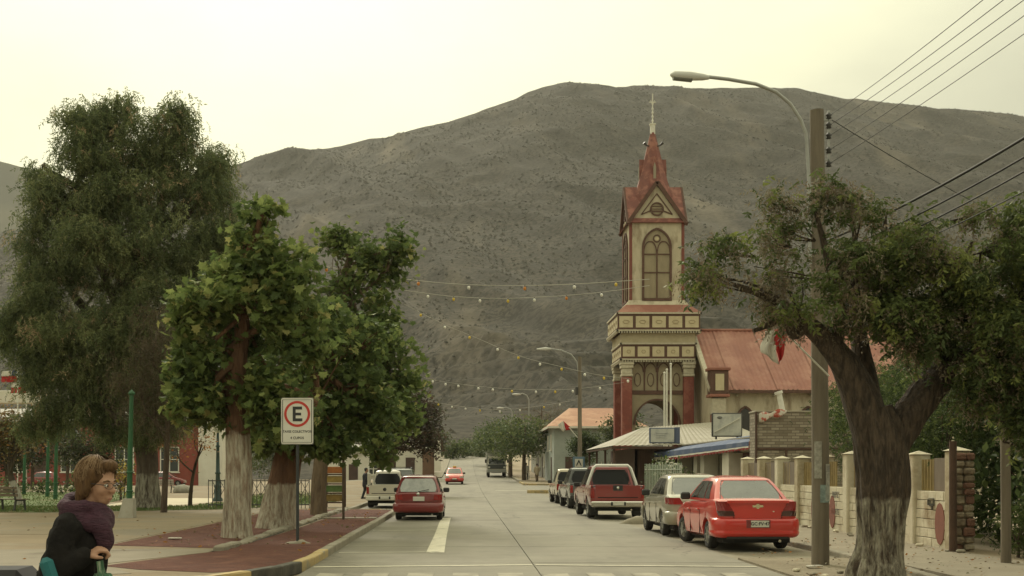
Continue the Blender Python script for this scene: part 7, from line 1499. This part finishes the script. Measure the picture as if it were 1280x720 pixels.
# litter and fallen leaves
for k in range(40):
    pass
def scatter_leaves(label, poly, n, z, mats, size):
    A = np.array(poly); x = RNG.uniform(A[:,0].min(), A[:,0].max(), n*3); y = RNG.uniform(A[:,1].min(), A[:,1].max(), n*3); k = inpoly(x, y, poly); x, y = x[k][:n], y[k][:n]
    C = np.stack([x, y, np.full(len(x), z)], 1); o = leaves('fallen_leaves', C, T_LEAF, F_LEAF, size, mats, (0,.18)); tag(o, label, 'leaves', kind='stuff')
scatter_leaves('dry fallen leaves scattered over the red soil beds', [(-7.2,24),(-2.8,21),(-2.8,46),(-7.2,46)], 260, .185, AUT, .09)
scatter_leaves('dry leaves and litter on the plaza walk', [(-20,17),(-5,17),(-7.3,40),(-20,40)], 160, .135, AUT, .08)
scatter_leaves('dry leaves and chips round the pole and gnarled tree', [(5.0,16.8),(9.3,16.8),(9.3,27),(7.2,27),(5.0,21.5)], 380, .11, AUT+[DRY[0]], .06)
# bits of plaster and stones lying along the wall foot
rs_mesh = []
for k in range(3):
    mb = MB(); mb.bbox(-.07,.07,-.05,.05,-.01,.05,.02); rs_mesh.append(mb.mesh('rubble_stone', [M_kerb, M_bwall, M_rough][k]))
for k in range(34):
    if k < 22: x, y, z = 9.3-abs(random.gauss(0,.12)), random.uniform(22,34), .09
    else: x, y, z = random.uniform(5.2,6.6), random.uniform(17.6,21.2), .04
    o = link('rubble_stone', rs_mesh[k % 3]); o.location = (x,y,z); o.rotation_euler = (0,0,random.random()*6); o.scale = [random.uniform(.5,1.3)]*3
    tag(o, ['small chip of fallen plaster lying at the block wall foot', 'small stone lying in the dust by the wooden pole'][k >= 22], 'stone', ['plaster chips at the wall foot','stones by the pole'][k >= 22])
mb = MB(); mb.bbox(-.14,.14,-.06,.06,0,.03,.01); o = mb.build('paper_scrap', M_fwhite); o.location = (-6.2,25.6,.17); tag(o, 'white paper scrap on the red soil near the plane tree', 'litter')
mb = MB(); mb.bbox(-.14,.14,-.06,.06,0,.03,.01); o = mb.build('paper_scrap', M_fwhite); o.location = (5.7,19.6,.05); o.rotation_euler = (0,0,.4); tag(o, 'white paper scrap in the dust left of the wooden pole', 'litter')
# dirt mound at kerb between the cars
mb = MB(); limb(mb, [(-.9,0,-.1,.1),(-.5,0,-.05,.22),(.2,.1,-.05,.28),(.9,0,-.08,.15)], 14, 4, .2); o = mb.build('dirt_mound', MATS['parking_strip_earth'], None, fix=False); tag(o, 'low pale dirt mound between silver sedan and red pickup', 'mound', kind='structure'); o.location = (5.6,36.6,.02)
# ------------------------------------------------------------------ people
def fuse(mb, name, m, parent, voxel, smooth=4, noise_amp=0, noise_f=10):
    """melt overlapping solids into one continuous skin"""
    me = mb.mesh(name, m); bm = bmesh.new(); bm.from_mesh(me); bmesh.ops.recalc_face_normals(bm, faces=bm.faces[:]); bm.to_mesh(me); bm.free()
    o = bpy.data.objects.new(name, me); COL.objects.link(o)
    r_ = o.modifiers.new('r', 'REMESH'); r_.mode = 'VOXEL'; r_.voxel_size = voxel
    s_ = o.modifiers.new('s', 'SMOOTH'); s_.iterations = smooth; s_.factor = .5
    dg = bpy.context.evaluated_depsgraph_get(); me2 = bpy.data.meshes.new_from_object(o.evaluated_get(dg)); bpy.data.objects.remove(o)
    if noise_amp:
        me2.update()
        for v in me2.vertices:
            c = v.co; v.co = c + v.normal*noise_amp*(mnoise.noise((c.x*noise_f, c.y*noise_f, c.z*noise_f*.35))+.5*mnoise.noise((c.x*noise_f*2.6, c.y*noise_f*2.6, c.z*noise_f)))
    me2.polygons.foreach_set('use_smooth', [True]*len(me2.polygons)); me2.materials.clear(); me2.materials.append(m)
    q = bpy.data.objects.new(name, me2); COL.objects.link(q); q.parent = parent; return q
def cap(mb, a, b, ra, rb, seg=12):
    a = Vector(a); b = Vector(b); d = (b-a); n = 5
    mb.tube([a+d*(i/n) for i in range(n+1)], [ra+(rb-ra)*i/n for i in range(n+1)], seg); mb.ell(tuple(a), ra, seg, 8); mb.ell(tuple(b), rb, seg, 8)
M_skin = mat('skin', (.42,.235,.155), (.38,.205,.13), scale=12, rough=.55)
def hand(mb, w, d, up, s=1.0, curl=1.0, sd=1):
    """palm and five fingers; w wrist, d forward, up = back of hand side"""
    w = Vector(w); d = Vector(d).normalized(); up = Vector(up); up = (up-d*up.dot(d)).normalized(); lat = d.cross(up)*sd
    for k in (-1.5,-.5,.5,1.5): cap(mb, w+d*.005, w+d*.085*s+lat*(k*.0195*s), .016*s, .0115*s, 8)
    for k, L in ((-1.5,.075),(-.5,.09),(.5,.085),(1.5,.068)):
        b = w+d*.085*s+lat*(k*.0195*s); j1 = b+(d*.75-up*.6*curl)*L*.45*s; j2 = j1+(d*.05-up*1.0*curl)*L*.35*s; j3 = j2+(-d*.85-up*.25*curl)*L*.32*s
        cap(mb, b, j1, .0105*s, .0095*s, 8); cap(mb, j1, j2, .0095*s, .0088*s, 8); cap(mb, j2, j3, .0088*s, .0078*s, 8)
    b = w+d*.03*s-lat*.03*s; j1 = b+(d*.6-lat*.55-up*.35)*.04*s; j2 = j1+(d*.75+lat*.25-up*.6)*.032*s; cap(mb, b, j1, .0135*s, .0115*s, 8); cap(mb, j1, j2, .0115*s, .009*s, 8)
def person(label, loc, rz, J, top_m, leg_m, hair_m, hemz=.62, voxel=.02, detail=False, group=None, headyaw=0.0, headpitch=0.0, top_name='jacket', hands=(True,True), cover=None, skirt=.0):
    t = thing('person', label, 'person', loc, rz, group); H = Vector(J['head']); T = Matrix.Translation(H) @ Matrix.Rotation(headyaw, 4, 'Z') @ Matrix.Rotation(headpitch, 4, 'Y')
    b = MB(); b.T = T
    b.ell((-.012,0,.03),(.093,.076,.092),18,14); b.ell((.022,0,-.025),(.066,.063,.088),16,12); b.ell((.034,0,-.088),(.042,.042,.032),14,10); b.ell((.058,0,.012),(.035,.055,.025),14,8)
    cap(b, (.078,0,.0), (.100,0,-.032), .011, .0165, 10)
    for s in (-1,1): b.ell((.047,s*.036,-.034),(.036,.026,.03),12,8); b.ell((-.008,s*.078,-.018),(.022,.010,.032),10,8); b.ell((.096,s*.012,-.034),(.012,.011,.010),8,6)
    b.ell((.080,0,-.070),(.012,.024,.0075),10,6); b.ell((.079,0,-.083),(.012,.020,.0075),10,6)
    b.T = Matrix.Identity(4); nk = Vector(J['neck']); cap(b, nk, H+Vector((-.01,0,-.05)), .058, .052)
    ch, hp = Vector(J['chest']), Vector(J['hip'])
    for f in np.linspace(0,1,6):
        c = hp+(ch-hp)*f; b.ell(tuple(c), (.105+.02*f,.15+.015*math.cos(f*5),.14), 14, 8)
    cap(b, ch, nk, .09, .06)
    for s, k in ((-1,'r'),(1,'l')):
        sh, el, wr = [Vector(v) for v in J['arm_'+k]]; cap(b, ch+Vector((0,s*.08,.05)), sh, .07, .055); cap(b, sh, el, .05, .04); cap(b, el, wr, .04, .026)
        d = (wr-el).normalized(); hand(b, wr, d, J.get('up_'+k, (0,s*.8,.6)), 1.0, J.get('curl_'+k, .8), s)
        h_, kn, an = [Vector(v) for v in J['leg_'+k]]; cap(b, h_, kn, .085, .058); cap(b, kn, an, .055, .036); cap(b, an, an+Vector((.12,0,-.05)), .035, .03)
    body = fuse(b, 'body', M_skin, t, .0068 if detail else voxel, 3 if detail else 2)
    # garments
    g = MB(); e = .028
    for f in np.linspace(0,1,7):
        c = hp+(ch-hp)*f; g.ell(tuple(c), (.125+e+.02*f,.165+e+.01*math.cos(f*5),.15), 16, 8)
    g.ell(tuple(ch+Vector((-.01,0,.06))), (.125+e*.6,.19,.11), 16, 8)
    if hemz < hp.z: cap(g, hp, (hp.x, 0, hemz+.12), .17, .18+skirt, 16)
    for s, k in ((-1,'r'),(1,'l')):
        sh, el, wr = [Vector(v) for v in J['arm_'+k]]; cap(g, ch+Vector((0,s*.08,.05)), sh, .09, .08); cap(g, sh, el, .078, .064); cap(g, el, wr, .063, .050)
    fuse(g, top_name, top_m, t, .012 if detail else voxel, 4 if detail else 2, .020 if detail else 0, 11)
    g = MB()
    for s, k in ((-1,'r'),(1,'l')):
        h_, kn, an = [Vector(v) for v in J['leg_'+k]]; cap(g, h_, kn, .105, .078); cap(g, kn, an, .075, .062)
    g.ell(tuple(hp), (.13,.18,.13), 14, 8); fuse(g, 'trousers', leg_m, t, .014 if detail else voxel, 3)
    for s, k in ((-1,'r'),(1,'l')):
        an = Vector(J['leg_'+k][2]); g = MB(); toe = an+Vector((.15,0,-.06 if an.z > .1 else -.035)); cap(g, an+Vector((-.05,0,-.035)), toe, .046, .038); part(g, 'shoe', M_trimb, t)
    g = MB(); g.T = T
    if detail:
        g.ell((-.030,0,.040),(.103,.092,.098),20,14); g.ell((-.065,0,-.03),(.062,.086,.10),16,12); g.ell((.040,.012,.098),(.052,.066,.034),14,8)
        for s in (-1,1): cap(g, (.012,s*.074,.055), (-.02,s*.080,-.06 if s < 0 else -.03), .030, .024); cap(g, (-.05,s*.066,.0), (-.055,s*.07,-.10), .04, .030)
        fuse(g, 'hair', hair_m, t, .008, 2, .006, 40)
        V = []; F = []; rh = random.Random(5)
        for k in range(1500):
            az = rh.uniform(.75, 2*math.pi-.75) if k % 5 else rh.uniform(0, 2*math.pi); lift = 1.02+abs(rh.gauss(0,.035)); end = rh.uniform(1.9, 2.6) if abs(az-math.pi) < 1.9 else rh.uniform(1.15, 1.45)
            a0 = rh.uniform(0, .5); prev = None; wob = rh.gauss(0,.10)
            for q in range(6):
                th = a0+(end-a0)*q/5; az2 = az+wob*(q/5)**2; rr = lift+.03*(q/5)
                c = T @ Vector((-.032+.106*rr*math.sin(th)*math.cos(az2), .095*rr*math.sin(th)*math.sin(az2), .036+.106*rr*math.cos(th)-(.03*max(0,th-1.6))))
                w_ = Vector((-math.sin(az2), math.cos(az2), .3*wob)).normalized()*.0016; V += [c-w_, c+w_]
                if prev is not None: F.append((prev, prev+1, len(V)-1, len(V)-2))
                prev = len(V)-2
        o_ = link('hair_strands', arr_mesh('hair_strands', np.array([tuple(v) for v in V]), np.array(F), [hair_m, mat('hair_light_strand', (.22,.135,.07), rough=.7)], RNG.integers(0, 2, len(F)), True)); o_.parent = t; o_['kind'] = 'stuff'
    else:
        g.ell((-.028,0,.045),(.098,.085,.088),14,10); g.ell((-.055,0,-.01),(.06,.078,.075),12,8); fuse(g, 'hair', hair_m, t, .016, 1)
    if detail:
        for s in (-1,1):
            q = MB(); q.T = T; q.ell((.0785,s*.031,-.006),(.011,.0135,.009),12,8); ey = part(q, 'eye', mat('eye_white', (.62,.58,.52), rough=.3), t)
            q = MB(); q.T = T; q.ell((.0885,s*.029,-.006),(.003,.006,.006),10,6); part(q, 'iris', mat('iris_dark', (.03,.02,.015), rough=.2), t)
            q = MB(); q.T = T; q.tube([(.086,s*.012,.016),(.088,s*.03,.021),(.074,s*.05,.014)], [.004,.005,.003], 6); part(q, 'eyebrow', hair_m, t)
        q = MB(); q.T = T; q.ell((.0885,0,-.0765),(.0045,.018,.0028),10,6); part(q, 'mouth', mat('lip', (.30,.10,.08), rough=.5), t)
        q = MB(); q.T = T
        for s in (-1,1):
            q.tube([(.100+.006*math.cos(a_), s*.031+.024*math.cos(a_)*1.0, -.006+.017*math.sin(a_)) for a_ in np.linspace(0, 2*math.pi, 17)], .0014, 5, cap=False); q.tube([(.098,s*.055,-.002),(.04,s*.083,.0),(-.005,s*.086,-.002)], .002, 5)
        q.tube([(.106,-.008,-.002),(.107,.008,-.002)], .002, 5); part(q, 'glasses', M_trimb, t)
    return t
M_coat = mat('dark_coat', (.012,.011,.011), (.019,.017,.016), scale=8, rough=1.0, spec=.15, bump=.3, bscale=40); M_hair = mat('brown_hair', (.15,.085,.042), (.085,.048,.026), scale=60, rough=.85, spec=.15, stretch=(1,1,.12), bump=.5, bscale=90)
M_navy = mat('navy_trousers', (.022,.024,.032), rough=.85)
J = dict(head=(.135,-.01,1.572), neck=(.055,0,1.40), chest=(.02,0,1.22), hip=(-.04,0,.90), arm_r=[(.01,-.175,1.335),(-.075,-.27,1.085),(.105,-.215,1.185)], arm_l=[(.02,.175,1.335),(-.05,.26,1.09),(-.24,.22,.98)],
         leg_r=[(-.04,-.09,.86),(.14,-.10,.48),(.13,-.10,.09)], leg_l=[(-.04,.09,.86),(-.03,.10,.47),(-.24,.10,.13)], up_r=(.2,-.2,1), up_l=(0,.3,1), curl_r=1.0, curl_l=1.0)
WX, WY = -2.12, 6.5
woman = person('person in dark coat and purple scarf hurrying past with green bag', (WX,WY,-.01), R(4), J, M_coat, M_navy, M_hair, hemz=.58, detail=True, headyaw=R(-30), headpitch=R(6), top_name='coat')
q = MB()
def sc(a_, k): 
    r_ = .115+.012*math.sin(3*a_+k); return (.06+r_*.95*math.cos(a_)+.025*k*0, r_*.98*math.sin(a_), 1.405+.022*math.sin(2*a_+k*1.7)+.035*(k-1)-.035*math.cos(a_))
for k in (0,1,2): q.tube([sc(a_, k) for a_ in np.linspace(0, 2*math.pi, 25)], .036, 10, cap=False)
q.tube([(.14,-.08,1.40),(.175,-.10,1.33),(.185,-.09,1.25),(.18,-.085,1.19)], [.05,.055,.05,.02], 10); q.ell((.17,-.06,1.37),(.05,.06,.05),12,8); q.ell((.155,.03,1.36),(.05,.08,.05),12,8)
fuse(q, 'scarf', mat('purple_scarf', (.075,.028,.048), (.045,.018,.032), scale=14, rough=.9, stretch=(1,1,3), bump=.5, bscale=40), woman, .012, 2, .008, 22)
gb = thing('plastic_bag', 'green and white plastic bag held in the fist of the walking person', 'bag', (WX,WY,-.01), R(4)); q = MB()
M_gbag = mat('green_bag', (.05,.15,.075), (.30,.36,.26), scale=7, rough=.4, lo=.55, hi=.62, stretch=(6,6,.4), trans=.2)
def bagF(u, v):
    a_ = u*2*math.pi; r_ = .04+.115*math.sin(min(1,v*1.25)*math.pi/2)-.05*max(0,v-.85)/.15; return (.20+r_*math.cos(a_)*1.0*(1+.1*math.sin(5*a_)), -.215+r_*.62*math.sin(a_)*(1+.12*math.sin(4*a_+2)), 1.10-.40*v)
q.grid(bagF, 29, 12); part(q, 'sack', M_gbag, gb); q = MB()
for s in (-1,1): q.tube([(.185,-.215+s*.03,1.165),(.19,-.215+s*.028,1.13),(.20,-.215+s*.03,1.07)], [.012,.012,.02], 6)
part(q, 'handles', M_gbag, gb)
tb = thing('shoulder_bag', 'teal shoulder bag tucked under the arm of the walking person', 'bag', (WX,WY,-.01), R(4)); q = MB(); q.T = Matrix.Translation((-.015,-.325,1.03)) @ Matrix.Rotation(R(-18), 4, 'Y'); q.bbox(-.036,.036,-.025,.025,-.24,.17,.024); part(q, 'pouch', mat('teal_cloth', (.012,.14,.155), (.01,.10,.115), scale=9, rough=.7), tb)
ct = thing('shopping_cart', 'dark wheeled shopping cart pulled behind the walking person', 'cart', (WX-.42,WY+.16,-.01), R(4))
q = MB(); q.bbox(-.15,.12,-.18,.18,.22,1.06,.07); part(q, 'cart_bag', M_coat, ct); q = MB(); q.bbox(-.17,.14,-.2,.2,.98,1.1,.05); part(q, 'cart_flap', mat('cart_flap', (.03,.028,.032), rough=.9), ct); q = MB()
for s in (-.15,.15): q.tube([(-.17,s,.12),(-.17,s,.9),(-.14,s,.96),(.14,s,.94)], .012, 8)
q.tube([(.14,-.15,.94),(.18,0,.96),(.14,.15,.94)], .016, 8); part(q, 'frame', M_trimb, ct)
for s in (-1,1): q = MB(); q.lathe([(.03,-.02),(.10,-.02),(.11,0),(.10,.02),(.03,.02)], (-.17,s*.2,.11), 16, axis='y'); part(q, 'wheel', M_tyre, ct)
# small figures farther away
def standing(h=1.0, step=.0, bend=0.0):
    d = dict(head=(.05+bend*.3,0,1.56), neck=(.01+bend*.2,0,1.40), chest=(bend*.1,0,1.22), hip=(0,0,.90), arm_r=[(bend*.1,-.185,1.33),(-.02,-.24,1.06),(.12,-.20,.90)], arm_l=[(bend*.1,.185,1.33),(-.02,.24,1.06),(.10,.20,.88)],
             leg_r=[(0,-.09,.86),(.02+step,-.1,.47),(-.0+step,-.1,.09)], leg_l=[(0,.09,.86),(.02-step*.4,.1,.47),(-.02-step*1.3,.1,.10)])
    return {k: ([tuple(c*h for c in v) for v in x] if isinstance(x, list) else tuple(c*h for c in x)) for k, x in d.items()}
M_dkshirt = mat('dark_navy_shirt', (.028,.027,.036), rough=.9); M_blackhair = mat('black_hair', (.02,.017,.015), rough=.6); M_tan = mat('tan_shirt', (.36,.30,.21), rough=.9); M_pale = mat('pale_shirt', (.52,.50,.46), rough=.9)
person('person in dark clothes standing by the white pickup bay', (-5.25,63,.12), R(20), standing(.98,.10), M_dkshirt, M_navy, M_blackhair)
person('person in tan shirt walking under the feathery street tree', (6.6,111,gz(6.6,111)+.1), R(100), standing(1.0,.14), M_tan, mat('brown_trousers', (.13,.09,.06), rough=.9), M_blackhair)
person('person in pale shirt beside the trunk of the street tree', (5.95,118,gz(6,118)+.1), R(60), standing(1.0,.05), M_pale, M_navy, M_blackhair)
person('person in black sitting inside the shop window', (13.3,57.6,.06), R(170), standing(.92,.0,.15), M_coat, M_navy, M_blackhair)
# ------------------------------------------------------------------ valley haze
hz = MB(); hz.box(-2100, 2100, -320, 2700, -7, 690)
m = bpy.data.materials.new('haze'); m.use_nodes = True; n_ = m.node_tree.nodes; n_.remove(n_['Principled BSDF']); pv = n_.new('ShaderNodeVolumePrincipled')
pv.inputs['Color'].default_value = (.93,.92,.88,1); pv.inputs['Density'].default_value = .00013; m.node_tree.links.new(pv.outputs[0], n_['Material Output'].inputs['Volume'])
hz_o = hz.build('haze', m); tag(hz_o, 'thin pale dust haze filling the valley air', 'haze', kind='stuff')
